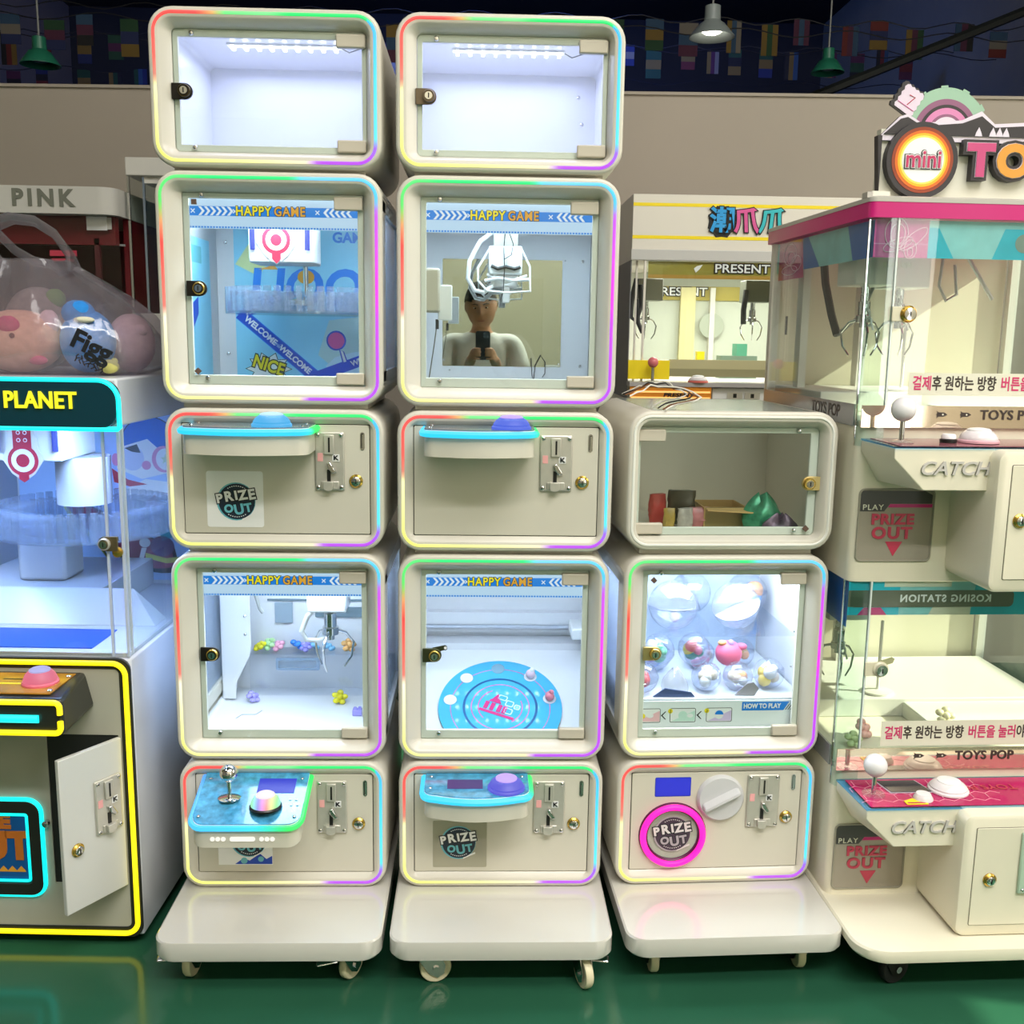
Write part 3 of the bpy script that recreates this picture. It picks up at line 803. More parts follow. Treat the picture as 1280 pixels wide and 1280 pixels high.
# ================================================================== left tower
trolley('cream wheeled base under the left tall stack, chrome castors turned outwards', (XA, YT, 0), 0, ((-.190, -.165, 80, 190), (.165, -.175, 60, 200), (-.19, .43, 100, None), (.18, .43, 80, None)))
a5 = control_unit('lowest control unit of the left stack with chrome joystick and rainbow button', (XA, YT, ZU[5]))
console_low(a5)
s = B(); s.prism(rect(-.159, -.030, .055, .180), (0, .0078, 0), X, Z, .0006, WHITEP); s.prism([(-.12, .057), (-.031, .057), (-.031, .078), (-.045, .070), (-.06, .084), (-.085, .066), (-.10, .072)], (0, .0072, 0), X, Z, .0003, PDBLUE)
s.prism(circ(-.098, .066, .008, 14), (0, .0071, 0), X, Z, .0005, PTEAL); s.prism(circ(-.058, .070, .007, 14), (0, .0071, 0), X, Z, .0005, PTEAL)
st = s.done('sticker', a5); badge(a5, -.085, .118, .040, .0070)
a4 = window_unit('claw_cabinet', 'lower left claw cabinet with small coloured toys on its clear shelf', (XA, YT, ZU[4]), power=4.4, sides=(-1, 1), ly=.17, wid=.2, lightcol=(.70, .82, 1.0)); plinth(a4, .0048)
# claw, carriage and cable
s = B(); s.box(.030, .128, .20, .29, .303, .36, WHITE); p = s.done('claw_carriage', a4, bevel=.004)
s = B(); s.box(-.22, .22, .235, .255, .37, .385, STEEL); s.done('carriage_rail', a4)
claw(a4, .082, .245, .303, .222, CHROME, 1.15)
s = B(); s.tube([(.052, .24, .31), (.026, .235, .285), (.010, .235, .245), (.022, .238, .222), (.050, .242, .219), (.070, .245, .224)], .0065, WHITE, 10); s.done('coiled_hose', a4)
s = B(); s.tube([(-.125, .30, .38), (-.120, .30, .33), (-.108, .30, .285), (-.100, .30, .275)], .005, ARM, 8)
s.tube([(-.105, .31, .37), (-.08, .31, .345), (-.05, .31, .338), (-.02, .31, .35), (.0, .31, .37)], .003, ARM, 8); s.done('hanging_cable', a4)
s = B(); s.box(-.160, .225, .395, .399, .016, .134, ACRYL); s.box(-.160, .225, .395, .455, .130, .134, ACRYL); sh_ = s.done('clear_shelf', a4)
s = B(); s.ring2(rr(.118, .034, .004, -.030, .106, 3), rr(.104, .022, .003, -.030, .106, 3), (0, .395, 0), X, Z, .004, mat('slate_frame', (130, 150, 175), .4)); s.box(-.082, .022, .40, .402, .095, .117, mat('pale_slate_panel', (176, 196, 218), .4)); s.done('shelf_slot', sh_)
s = B(); s.box(.010, .226, .450, .4555, .222, .250, mat('slate_reflection', (110, 128, 140), .4)); s.box(-.100, -.052, .450, .4555, .205, .262, mat('mid_slate_reflection', (150, 166, 180), .4)); s.box(-.12, .226, .450, .4555, .268, .272, mat('slate_reflection', (110, 128, 140), .4)); s.box(.03, .226, .45, .4555, .285, .292, mat('slate_reflection', (110, 128, 140), .4)); s.done('painted_reflection_bar', a4)  # reflection of the room, painted on the back wall as slate bars
s = B(); s.prism([(-.20, .062), (-.035, .062), (-.035, .15), (-.060, .215), (-.205, .215), (-.215, .19)], (0, 0, .017), X, Y, .002, INNER); s.done('floor_plate', a4, bevel=.0008)
s = B()
for a, b_ in (((-.20, .10), (-.15, .25)), ((-.15, .25), (-.115, .25)), ((-.115, .25), (-.105, .28))):
    s.tube([(a[0], a[1], .0165), (b_[0], b_[1], .0165)], .0012, ARM, 5)
s.done('floor_seam', a4)
s = B(); s.prism([(-.225, .02), (-.190, .02), (-.186, .07), (-.150, .14), (-.146, .17), (-.146, .44), (-.225, .44)], (0, .36, 0), X, Z, .006, INNER); s.done('corner_panel', a4, bevel=.002)
for z in (.25, .20): bolt(a4, -.16, .353, z)
# little jelly flowers
def flower(loc, r, m, label, ang=0.0, tilt=0.6):
    s = B(); e = Matrix.Rotation(ang, 3, 'Z') @ Matrix.Rotation(tilt, 3, 'X')
    for k in range(5):
        a = 2*pi*k/5; c = e @ V((math.cos(a)*r*.62, math.sin(a)*r*.62, 0)); s.ball(c, r*.42, m, 10, 7, (1, 1, .8))
    s.ball(e @ V((0, 0, r*.15)), r*.40, m, 10, 7)
    lo = min(v.co.z for v in s.bm.verts)
    for v in s.bm.verts: v.co.z -= lo
    o = s.done('jelly_flower_toy'); o.location = loc; tag(o, label, 'toy', 'jelly flowers in the claw cabinet'); return o
def jelly(n, c): return mat('jelly_' + n, c, .15, coat=.5)
JY, JG, JP, JB, JV, JL, JO = jelly('yellow', (228, 214, 30)), jelly('green', (190, 232, 170)), jelly('pink', (250, 180, 205)), jelly('blue', (40, 130, 230)), jelly('violet', (165, 155, 235)), jelly('sky', (140, 205, 245)), jelly('orange', (245, 185, 110))
def inA4(x, y, z): return (XA+x, YT+y, ZU[4]+z)
fl = [(-.138, .425, .020, JY, 'yellow jelly flower at the left end of the clear shelf'), (-.115, .432, .021, JG, 'pale green jelly flower beside the yellow one on the clear shelf'),
      (-.088, .425, .020, JP, 'pink jelly flower left of the slot on the clear shelf'), (-.036, .428, .022, JB, 'strong blue jelly flower in the middle of the clear shelf'),
      (-.012, .418, .018, JV, 'lilac jelly flower just in front of the blue one on the shelf'), (.008, .432, .018, JL, 'sky blue jelly flower left of the claw on the clear shelf'),
      (.050, .425, .019, JL, 'sky blue jelly flower behind the claw on the clear shelf'), (.105, .42, .022, JO, 'orange jelly flower at the right end of the clear shelf')]
for x, y, r, m, lb in fl: flower(inA4(x, y, .1345), r, m, lb, rnd.uniform(0, 6), rnd.uniform(.5, 1.0))
flower(inA4(.090, .335, .0165), .022, JY, 'yellow jelly flower lying on the white floor under the claw', .4, .9)
flower(inA4(-.142, .345, .0165), .020, JV, 'violet jelly flower on the white floor at the back left corner', 1.2, .7)
s = B(); s.box(-.012, .012, -.010, .010, 0, .016, JV); s.ball((-.005, -.003, .018), .006, JV, 8, 6); s.ball((.006, .003, .018), .005, JV, 8, 6)
o = s.done('jelly_cube_toy', None, bevel=.004); o.location = inA4(.147, .25, .0165); tag(o, 'small violet jelly cube on the floor at the right of the lower left cabinet', 'toy')

a3 = control_unit('upper control unit of the left stack with cyan dome button and square white sticker', (XA, YT, ZU[3]), coin=(.089, .155, .138, .270), lk=(.180, .159), slot=(.195, .250)); plinth(a3, .0088)
console_flat(a3, ((0, CY), (.75, CY), (.84, GR), (1, GR)), (CYANB, CYANC), xr=.094)
s = B(); s.prism(rr(.127, .128, .006, -.0925, .115, 4), (0, .0078, 0), X, Z, .0006, WHITEP); st = s.done('sticker', a3); badge(a3, -.089, .110, .041, .0070)

a2 = window_unit('prize_cabinet', 'upper left prize cabinet with blue printed backdrop and clear crystal tray', (XA, YT, ZU[2]), power=5.4, sides=(1,), lightcol=(.72, .86, 1.0), lock=(DARKM, .250), clips=((-.166, .434, 0), (-.170, .070, 45))); plinth(a2, .0098)
s = B(); s.prism(rect(-.183, .226, .018, .445), (0, .4555, 0), X, Z, .001, PSKY)
o_ = V((0, .4543, 0))
def band(a, b_, w, m, d=0.0):
    a, b_ = V((a[0], 0, a[1])), V((b_[0], 0, b_[1])); u = (b_-a).normalized(); v = V((-u.z, 0, u.x))
    s.prism(rect(0, (b_-a).length, -w/2, w/2), o_ + a - Y*d, u, v, .0005, m); return a, u, v
s.prism([(-.18, .33), (-.10, .445), (.0, .445), (-.06, .39), (-.12, .30)], o_, X, Z, .0004, mat('pale_yellow_print', (225, 236, 170), .4))
s.prism(rect(.150, .190, .27, .31), o_, X, Z, .0004, mat('sand_print', (226, 214, 196), .4))
s.prism([(.03, .10), (.06, .19), (.14, .20), (.16, .12), (.09, .05)], o_, X, Z, .0004, mat('pale_green_print', (190, 222, 225), .4))
a_, u_, v_ = band((-.172, .206), (.030, .036), .030, PDBLUE); band((-.172, .206), (.030, .036), .034, PBLUE, -.0004)
a2_, u2_, v2_ = band((.012, .038), (.226, .118), .028, PDBLUE, .0003)
s.prism([(.05, .072), (.075, .095), (.12, .108), (.17, .112), (.17, .06), (.06, .04)], o_ - Y*.0001, X, Z, .0005, PLBLUE)
s.prism(circ(.078, .138, .026, 20), o_, X, Z, .0012, PDBLUE); s.prism(circ(.078, .138, .0215, 20), o_, X, Z, .0016, PPINK)
s.prism([(.085, .114), (.098, .110), (.108, .082), (.094, .078)], o_, X, Z, .001, PDBLUE); s.prism([(.089, .112), (.095, .110), (.104, .084), (.097, .082)], o_, X, Z, .0014, WHITEP)
st_ = []
for i in range(20):
    a = 2*pi*i/20; r = .062 if i % 2 == 0 else .042; st_.append((-.100 + r*math.cos(a)*1.0, .062 + r*math.sin(a)*.72))
s.prism([(x*1.0+.0, z) for x, z in st_], o_, X, Z, .0008, PBLACK); s.prism([(-.100+(x+.100)*.94, .062+(z-.062)*.94) for x, z in st_], o_, X, Z, .0011, WHITEP)
bk = s.done('printed_backdrop', a2)
W3 = WHITEP
for f, tx in ((.07, 'WELCOME'), (.185, 'WELCOME')):
    text(tx, 'lettering', bk, o_ + a_ + u_*f - Y*.001, .021, WHITEP, u_, v_, .0002, .0008)
text('mini', 'lettering', bk, o_ + a_ + u_*.13 - Y*.001, .016, PLBLUE, u_, v_, .0002, 0)
text('WELCOME', 'lettering', bk, o_ + a2_ + u2_*.16 - Y*.0013, .020, WHITEP, u2_, v2_, .0002, .0006)
e = math.radians(-18); un, vn = V((math.cos(e), 0, math.sin(e))), V((-math.sin(e), 0, math.cos(e)))
text('NICE', 'lettering', bk, (-.100, .4530, .070), .044, PBLACK, un, vn, .0002, .0045, wide=.85)
text('NICE', 'lettering', bk, (-.100, .4525, .070), .044, PYEL, un, vn, .0002, .0015, wide=.85)
text('UOO', 'lettering', bk, (.0, .4538, .268), .130, PBLUE, X, Z, .0002, .004, wide=.95, shear=.12)
text('GAME', 'lettering', bk, (.120, .4538, .400), .036, PBLUE, X, Z, .0002, .0012)
s = B(); s.prism(circ(.002, .300, .022, 14, .018), (0, .4535, 0), X, Z, .0005, PORA); s.prism([(-.12, .318), (-.08, .33), (-.07, .318)], (0, .4535, 0), X, Z, .0005, PORA); s.done('printed_fruit', bk)
s = B(); s.prism(rect(.08, .38, .05, .38), (-.2268, 0, 0), Y, Z, -.0006, PSKY); s.prism([(.12, .16), (.20, .22), (.26, .24), (.26, .20), (.16, .13)], (-.2261, 0, 0), Y, Z, -.0003, PDBLUE); s.prism(rect(.09, .30, .32, .36), (-.2261, 0, 0), Y, Z, -.0003, PTEAL); s.done('painted_side_reflection', a2)  # reflections in the left side glass, painted as opaque blue shapes
for z in (.385, .10): bolt(a2, -.205, .456, z, .005)
s = B(); s.box(-.080, .068, .16, .28, .316, .46, WHITE); mo = s.done('motor_housing', a2, bevel=.004)
kite = [(-.016, .312), (.012, .335), (.030, .362), (.020, .385), (-.016, .408), (-.052, .385), (-.062, .362), (-.044, .335)]
s = B(); s.prism(kite, (0, .1595, 0), X, Z, .0015, WHITEP); s.prism(circ(-.016, .368, .033, 24), (0, .158, 0), X, Z, .0006, PRED); s.prism(circ(-.016, .368, .024, 24), (0, .1574, 0), X, Z, .0006, WHITEP)
s.prism(circ(-.016, .368, .013, 20), (0, .1568, 0), X, Z, .0006, PRED); s.prism([(-.026, .338), (-.006, .338), (-.006, .325), (-.016, .314), (-.026, .325)], (0, .1576, 0), X, Z, .0006, PRED); s.prism(rect(-.036, .004, .398, .416), (0, .1576, 0), X, Z, .0006, PRED)
s.done('target_pin_print', mo)
for x in (-.070, .056):
    s = B(); s.tube([(x, .154, .43), (x, .154, .345)], .006, emit('blue_sparkle_led', (20, 50, 235), .9), 8); s.done('blue_light_cord', a2)
s = B(); s.lathe([(.006, 0), (.006, .07)], (.035, .25, .245), Z, CHROME, 12); s.lathe([(.030, 0), (.030, .012), (.012, .02)], (.02, .25, .222), Z, CHROME, 20); s.done('tray_shaft', a2)
crystal_ring(a2, (.022, .255, .200), .178, .062, 44, .055)

a1 = display_box('empty lit display box on top of the left stack with dark round lock', (XA, YT, ZU[1]), lock=DARKM, ring=mat('dark_brass', (70, 58, 30), .3, .8)); plinth(a1, .0068)

# ================================================================== middle tower
trolley('cream wheeled base under the middle stack, its right castor pedal sticking out', (XB, YT, 0), 0, ((-.170, -.175, 10, None), (.180, -.175, 290, -10), (-.18, .43, 100, None), (.18, .43, 80, None)))
b5 = control_unit('lowest control unit of the middle stack with cyan lit shelf and purple button', (XB, YT, ZU[5]), coin=(.079, .153, .138, .271), lk=(.176, .161))
console_flat(b5, ((0, CY), (.72, CY), (.82, (0, 220, 130)), (1, GR)), (PURB, PURC), screen=True)
s = B(); s.prism(rr(.130, .120, .004, -.0975, .108, 3), (0, .0078, 0), X, Z, .0004, clear('clear_pocket', (244, 244, 240), 1.2)); st = s.done('clear_pocket', b5); badge(b5, -.100, .112, .040, .0072)
b4 = window_unit('turntable_cabinet', 'lower middle white cabinet with a round light blue turntable', (XB, YT, ZU[4]), zf=.006, lock=None, power=1.9, lightcol=(.66, .78, 1.0), lz=.474, ly=.10); plinth(b4, .0048)
for ly_ in (.20, .24, .28, .32): led_bar(b4, .474, ly_, 9, power=0, chip=.0034)
l_ = glass_lock(b4, -.176, .250, .030, mat('olive_metal', (74, 78, 54), .35, .7))
s = B(); e = math.radians(12); s.prism([(-.006, -.006), (.022, -.005)] + [(.022+.0065*math.sin(pi*i/6), -.0065*math.cos(pi*i/6)) for i in range(7)] + [(.022, .006), (-.006, .006)], (-.158, .030, .263), V((math.cos(e), 0, math.sin(e))), V((-math.sin(e), 0, math.cos(e))), .0035, mat('olive_metal', (74, 78, 54), .35, .7)); s.prism(circ(.024, 0, .0035, 10), (-.158, .0264, .263), V((math.cos(e), 0, math.sin(e))), V((-math.sin(e), 0, math.cos(e))), .0004, WHITEP); s.done('lock_cam', l_)
# tilted white board with the turntable disc
e = math.radians(29); du, dv = X, V((0, math.cos(e), math.sin(e))); dn = du.cross(dv)
dc = V((0, .200, .055))
s = B(); s.prism([(-.226, -.082), (.226, -.082), (.226, .205), (-.226, .205)], dc - dn*.006, du, dv, .004, INNER)
top_ = dc + dv*.205 - dn*.004
s.hexa([V((x, y, z)) for z in (top_.z, top_.z+.020) for x, y in ((-.226, top_.y), (.226, top_.y), (.226, .455), (-.226, .455))], INNER); s.done('tilted_board', b4)
s = B(); s.box(-.226, .226, .41, .418, .205, .212, mat('pale_grey_edge', (196, 202, 216), .4)); s.box(-.226, .226, .424, .455, .212, .245, INNER); s.done('back_ledge', b4)
def ringpts(r0_, r1_, a0, a1, n=40):
    o = [(r1_*math.cos(a0+(a1-a0)*i/n), r1_*math.sin(a0+(a1-a0)*i/n)) for i in range(n+1)]
    return o + [(r0_*math.cos(a0+(a1-a0)*i/n), r0_*math.sin(a0+(a1-a0)*i/n)) for i in range(n, -1, -1)]
DISC = mat('light_blue_disc', (70, 176, 216), .03, coat=.6, noise=.04, nscale=20)
VC = -.084
ang = math.asin(VC/.158)
dpoly = [(.158*math.cos(ang + (pi-2*ang)*i/48), .158*math.sin(ang + (pi-2*ang)*i/48)) for i in range(49)]
s = B(); s.prism(dpoly, dc - dn*.002, du, dv, .007, DISC, mat('teal_edge', (60, 110, 130), .3))
def arc(r0_, r1_, a0, a1, m, h=.0003): s.prism(ringpts(r0_, r1_, math.radians(a0), math.radians(a1)), dc + dn*.005, du, dv, h, m)
a127 = math.degrees(math.asin(VC/.127)); a97 = math.degrees(math.asin(VC/.093))
arc(.1262, .1278, a127, 180-a127, PPINK); arc(.090, .096, a97, 180-a97, mat('petrol_print', (20, 90, 150), .3)); arc(.073, .0752, -89, 269, PPINK); arc(.055, .0575, 110, 220, PPINK); arc(.055, .0575, -60, 20, PPINK)
dd = s.done('turntable', b4)
e2 = math.radians(-22); tu = du*math.cos(e2) + dv*math.sin(e2); tv = dv*math.cos(e2) - du*math.sin(e2)
s = B()
for i, (x, w) in enumerate(((-.030, .020), (-.006, .020))):  # bold pink and blue outline letters printed on the disc
    pass
s.prism([(-.035, -.022), (.034, -.022), (.034, -.016), (-.035, -.016)], dc + dn*.0052, tu*1.35, tv*1.35, .0004, MAGENTA)
for x in (-.030, -.018, -.004, .006): s.prism(rect(x, x+.008, -.014, .004), dc + dn*.0052, tu*1.35, tv*1.35, .0004, MAGENTA)
s.prism([(-.026, .006), (.0, .006), (-.006, .014), (-.014, .028), (-.020, .014)], dc + dn*.0052, tu*1.35, tv*1.35, .0004, MAGENTA)
s.done('printed_logo', dd)
s = B()
for k, (a, b_) in enumerate(((rect(.006, .036, .004, .018)), ) if False else ()): pass
for x0, x1, z0, z1 in ((.006, .022, .006, .020), (.024, .036, .004, .016), (-.012, .006, .016, .028), (.010, .026, -.012, .002)):
    s.ring2(rr(x1-x0, z1-z0, .003, (x0+x1)/2, (z0+z1)/2, 2), rr(x1-x0-.004, z1-z0-.004, .002, (x0+x1)/2, (z0+z1)/2, 2), dc + dn*.0052, tu*1.35, tv*1.35, .0004, PLBLUE)
s.done('printed_outline', dd)
PITG = mat('grey_pit', (120, 160, 182), .4); PITW = mat('white_pit', (224, 230, 240), .4)
for a, m in ((92, PITG), (132, PITW), (170, PITW), (52, PITW), (12, PITW)):
    c_ = dc + du*(.130*math.cos(math.radians(a))) + dv*(.130*math.sin(math.radians(a)))
    s = B(); s.lathe([(.0175, .0052), (.0170, .0058), (.0165, .0052)], c_, dn, PITG, 22); s.lathe([(.0165, .0050), (.0165, .0055)], c_, dn, m, 22); s.done('prize_pit', dd)
def atB4(a, h): 
    q = dc + du*(.130*math.cos(math.radians(a))) + dv*(.130*math.sin(math.radians(a))) + dn*h
    return V((XB, YT, ZU[4])) + q
def ballpair(c, m1, m2, label):
    s = B(); s.ball((0, 0, 0), .0125, m1, 14, 9); s.ball((.004, -.003, .011), .007, m2, 12, 8); o = s.done('prize_ball'); o.location = c; tag(o, label, 'ball', 'little balls on the turntable')
ballpair(atB4(52, .0158), mat('pale_pink_ball', (235, 205, 222), .3), WHITE, 'whitish pink ball in the upper right pit of the blue turntable')
ballpair(atB4(12, .0158), mat('coral_ball', (228, 130, 148), .3), mat('coral_ball', (228, 130, 148), .3), 'coral ball in the right hand pit of the blue turntable')
for x, z in ((.212, .225), (.208, .30)): bolt(b4, x, .44, z)
s = B(); s.box(.188, .224, .30, .40, .205, .235, WHITE); s.done('corner_block', b4, bevel=.004)

b3 = control_unit('upper control unit of the middle stack with plain front and blue purple button', (XB, YT, ZU[3]), coin=(.078, .151, .141, .268), lk=(.175, .161), slot=(.192, .251)); plinth(b3, .0088)
console_flat(b3, ((0, CY), (.72, CY), (.82, GR), (1, (60, 225, 130))), (emit('blue_violet_button', (80, 110, 245), .8), PURC), xr=.064)

b2 = window_unit('mirror_cabinet', 'upper middle cabinet with a mirror at the back reflecting the photographer', (XB, YT, ZU[2]), power=2.1, lightcol=(.68, .86, 1.0), lock=None, lz=.478, ly=.10); plinth(b2, .0098)
s = B(); s.ring2(rr(.452, .43, .004, 0, .245, 2), rr(.312, .276, .002, -.003, .2145, 2), (0, .455, 0), X, Z, .012, INNER); s.done('mirror_frame', b2, bevel=.002)
s = B(); s.box(-.162, .156, -.001, .001, -.1405, .1405, MIRROR); mir = s.done('mirror_pane', b2)
mir.location = (0, .449, .2145); 
for x, z in ((-.155, .092), (-.14, .066), (.148, .085), (.16, .352)): bolt(b2, x, .4425, z, .0025)
s = B(); s.box(-.041, .038, .19, .25, .300, .366, WHITE); gm = s.done('lift_motor', b2, bevel=.004)
s = B(); s.box(-.036, -.002, .1885, .190, .318, .346, WHITE); s.box(.002, .030, .1885, .190, .318, .344, WHITE); s.tube([(-.035, .188, .320), (-.02, .187, .313), (0, .186, .318), (.02, .187, .313), (.034, .188, .318)], .004, BLACK, 8); s.done('motor_plug', gm)
s = B(); s.box(-.030, .028, .195, .245, .366, .415, STEEL); s.box(-.034, -.010, .20, .24, .415, .44, CHROME); s.box(.004, .030, .20, .24, .415, .44, CHROME); s.box(-.22, .22, .205, .232, .44, .452, STEEL); s.done('trolley_bracket', b2, bevel=.002)
s = B(); s.tube([(-.030, .20, .40), (-.062, .195, .375), (-.086, .19, .33), (-.090, .19, .29), (-.074, .19, .262), (-.052, .19, .258), (-.034, .195, .272), (-.026, .20, .30)], .0055, WHITE, 10); s.done('white_hose', b2)
s = B(); s.tube([(.036, .20, .36), (.056, .19, .32), (.058, .185, .262), (.0, .185, .258), (-.045, .185, .262), (-.066, .185, .285), (-.066, .19, .315), (-.040, .20, .358)], .0026, WHITE, 8)
s.tube([(-.05, .19, .285), (-.02, .185, .291), (.02, .187, .286), (.058, .19, .290)], .004, WHITE, 8); s.tube([(-.045, .20, .300), (.0, .19, .281), (.05, .195, .299)], .003, WHITE, 8); s.done('wire_hoop', b2)
s = B(); s.box(-.030, .028, .20, .245, .272, .300, WHITE); s.box(-.008, .010, .20, .23, .235, .272, WHITE); s.done('lift_plate', b2, bevel=.003)
s = B(); s.tube([(-.002, .183, .415), (-.006, .182, .36), (-.004, .181, .31), (-.006, .184, .262), (-.012, .19, .240)], .0012, BLACK, 6); s.tube([(.0, .183, .412), (.016, .182, .37), (.012, .181, .345), (-.004, .182, .335)], .001, BLACK, 6); s.done('thin_black_wire', b2)
s = B(); s.box(-.190, -.150, .046, .075, .206, .304, HINGE); sw = s.done('switch_box', b2, bevel=.006)
s = B(); s.box(-.156, -.124, .074, .100, .190, .268, WHITE); s.done('sensor_box', b2, bevel=.002)
s = B(); s.tube([(-.158, .088, .192), (-.160, .09, .172), (-.164, .09, .14), (-.176, .085, .06)], .0013, mat('olive_wire', (90, 90, 70), .5), 6); s.tube([(-.158, .088, .192), (-.158, .088, .170)], .004, BLACK, 8); s.done('sensor_wire', b2)
s = B(); s.tube([(.075, .44, .10), (.078, .438, .055), (.082, .436, .04), (.086, .436, .08), (.10, .437, .108), (.112, .438, .09), (.112, .438, .06), (.105, .437, .05)], .0012, BLACK, 6); s.done('curled_black_wire', b2)
for z in (.35, .08): bolt(b2, .205, .44, z)

b1 = display_box('empty lit display box on top of the middle stack with bronze lock', (XB, YT, ZU[1]), lock=mat('bronze_metal', (112, 98, 80), .35, .6), ring=mat('bronze_metal', (112, 98, 80), .35, .6)); plinth(b1, .0068)
for x, z in ((.185, .255), (.195, .19)): bolt(b1, x, .4555, z, .005)

# ================================================================== right, lower tower
RC = .0442
def atC(x, y, z): return V((XC + x*math.cos(RC) - y*math.sin(RC), 2.316 + x*math.sin(RC) + y*math.cos(RC), z))
CL = lambda k: atC(0, 0, ZU[k])
trolley('cream wheeled base under the short right stack, its castors rolled straight', tuple(atC(0, 0, 0)), RC, ((-.175, -.165, 90, None), (.170, -.165, 90, None), (-.18, .43, 100, None), (.18, .43, 80, None)))
c5 = control_unit('lowest control unit of the right stack with magenta ring hatch and round turning knob', CL(5), RC, coin=(.077, .156, .144, .279), lk=(.177, .167), slot=(.191, .257))
s = B(); s.prism(rect(-.148, -.064, .227, .272), (0, .0078, 0), X, Z, .001, SCREEN); s.prism(rr(.088, .049, .003, -.106, .2495, 3), (0, .0079, 0), X, Z, .0004, mat('blue_bezel', (40, 60, 190), .3)); s.done('display_screen', c5)
s = B(); s.lathe([(.062, -.003), (.062, .004), (.0705, .010), (.080, .006), (.0835, 0), (.0835, -.003)], (-.103, .008, .1265), -Y, mat('dark_magenta', (90, 10, 70), .3), 48); hr = s.done('hatch_ring', c5)
s = B(); s.tube([(-.103 + .0735*math.cos(2*pi*i/64), .0, .1265 + .0735*math.sin(2*pi*i/64)) for i in range(64)], .0075, emit('magenta_neon', (255, 0, 150), 2.1), 10, True); s.done('neon_tube', hr)
s = B(); s.lathe([(.0, -.010), (.062, -.010), (.062, -.004), (.0, -.004)], (-.103, .008, .1265), -Y, mat('hatch_grey', (172, 160, 160), .35), 40); s.lathe([(.0, .001), (.063, .001), (.063, .003), (.0, .003)], (-.103, .008, .1265), -Y, GLASS, 40); s.done('prize_hatch', c5)
badge(c5, -.103, .130, .043, .0040, (mat('aubergine_print', (66, 48, 66), .4), mat('mauve_grey_print', (176, 165, 172), .4), mat('grey_white_print', (222, 214, 214), .4)))
s = B(); KN = mat('frosted_knob', (206, 205, 208), .3, coat=.4)
s.lathe([(.058, 0), (.058, .006), (.053, .012), (.0, .013)], (.011, .008, .221), -Y, KN, 44); kn = s.done('turning_knob', c5)
e = math.radians(27); ku = V((math.cos(e), 0, math.sin(e))); kv = V((-math.sin(e), 0, math.cos(e))); kc = V((.011, -.005, .221))
s = B(); s.front([([(x, z) for x, z in rr(.100, .022, .010)], 0), ([(x, z) for x, z in rr(.096, .010, .0045)], -.016), ([(x, z) for x, z in rr(.090, .006, .0028)], -.018)], KN)
for v in s.bm.verts: v.co = kc + ku*v.co.x + kv*v.co.z + Y*v.co.y
s.done('knob_grip', kn)
c4 = window_unit('capsule_cabinet', 'lower right cabinet full of clear capsules above a how to play strip', CL(4), RC, power=5.2, sides=(-1,), head=False, lock=(mat('gold_metal', (196, 176, 120), .3, .8), .254), clips=((-.168, .432, 45),), lightcol=(.86, .92, 1.0), ly=.16, wid=.2); plinth(c4, .0048)
s = B(); s.prism(rect(-.225, .225, .018, .462), (0, .4555, 0), X, Z, .001, mat('soft_blue_print', (196, 214, 246), .4, noise=.2, nscale=9)); s.done('printed_backdrop', c4)
s = B(); s.box(-.21, .21, .055, .058, .052, .124, mat('pale_card', (240, 246, 250), .4)); s.prism(rect(.068, .172, .098, .120), (0, .0549, 0), X, Z, .0004, PBLUE); s.prism([(.172, .098), (.186, .120), (.172, .120)], (0, .0549, 0), X, Z, .0004, PBLUE)
for i in range(3): s.prism([(.176+.006*i, .099), (.178+.006*i, .099), (.188+.006*i, .114), (.186+.006*i, .114)], (0, .0547, 0), X, Z, .0003, PBLACK)
pcs = ((-.165, PPINK), (-.078, mat('pale_mint_print', (206, 236, 224), .4)), (.012, mat('pale_lilac_print', (222, 200, 240), .4)))
for i, (cx, m) in enumerate(pcs):
    s.ring2(rr(.064, .036, .004, cx, .088, 3), rr(.0615, .0335, .003, cx, .088, 3), (0, .0549, 0), X, Z, .0005, PBLACK); s.prism(rr(.0615, .0335, .003, cx, .088, 3), (0, .0549, 0), X, Z, .0003, WHITEP)
    s.prism([(cx-.028, .073), (cx+.030, .073), (cx+.030, .100)], (0, .0546, 0), X, Z, .0003, m if i else mat('pale_pink_print', (250, 196, 204), .4))
    s.prism(circ(cx-.031, .099, .006, 14), (0, .0544, 0), X, Z, .0003, PYEL)
    if i == 0: s.prism(circ(cx-.012, .087, .0065, 14), (0, .0543, 0), X, Z, .0003, PYEL); s.prism(circ(cx+.006, .088, .009, 12, .006), (0, .0543, 0), X, Z, .0003, WHITEP)
    if i == 1: s.prism(circ(cx+.0, .088, .011, 16), (0, .0543, 0), X, Z, .0003, mat('pale_mint_print', (206, 236, 224), .4)); s.prism(circ(cx+.018, .087, .008, 12, .005), (0, .0541, 0), X, Z, .0003, WHITEP)
    if i == 2: s.prism(circ(cx, .088, .0105, 18), (0, .0543, 0), X, Z, .0003, WHITEP); s.prism([(cx+.0105*math.cos(pi*k/10), .089+.0105*math.sin(pi*k/10)) for k in range(11)], (0, .0541, 0), X, Z, .0003, PBLUE)
for cx in (-.125, -.037):
    s.prism([(cx-.007, .088), (cx+.003, .098), (cx+.006, .098), (cx-.003, .088), (cx+.006, .078), (cx+.003, .078)], (0, .0546, 0), X, Z, .0003, PBLACK)
hp = s.done('instruction_strip', c4)
text('HOW TO PLAY', 'lettering', hp, (.118, .0542, .109), .0165, WHITEP, ext=.0002, off=.0006, wide=.82)
for i in range(3): text(str(i+1), 'lettering', hp, (pcs[i][0]-.031, .0538, .0988), .010, PBLACK, ext=.0001)
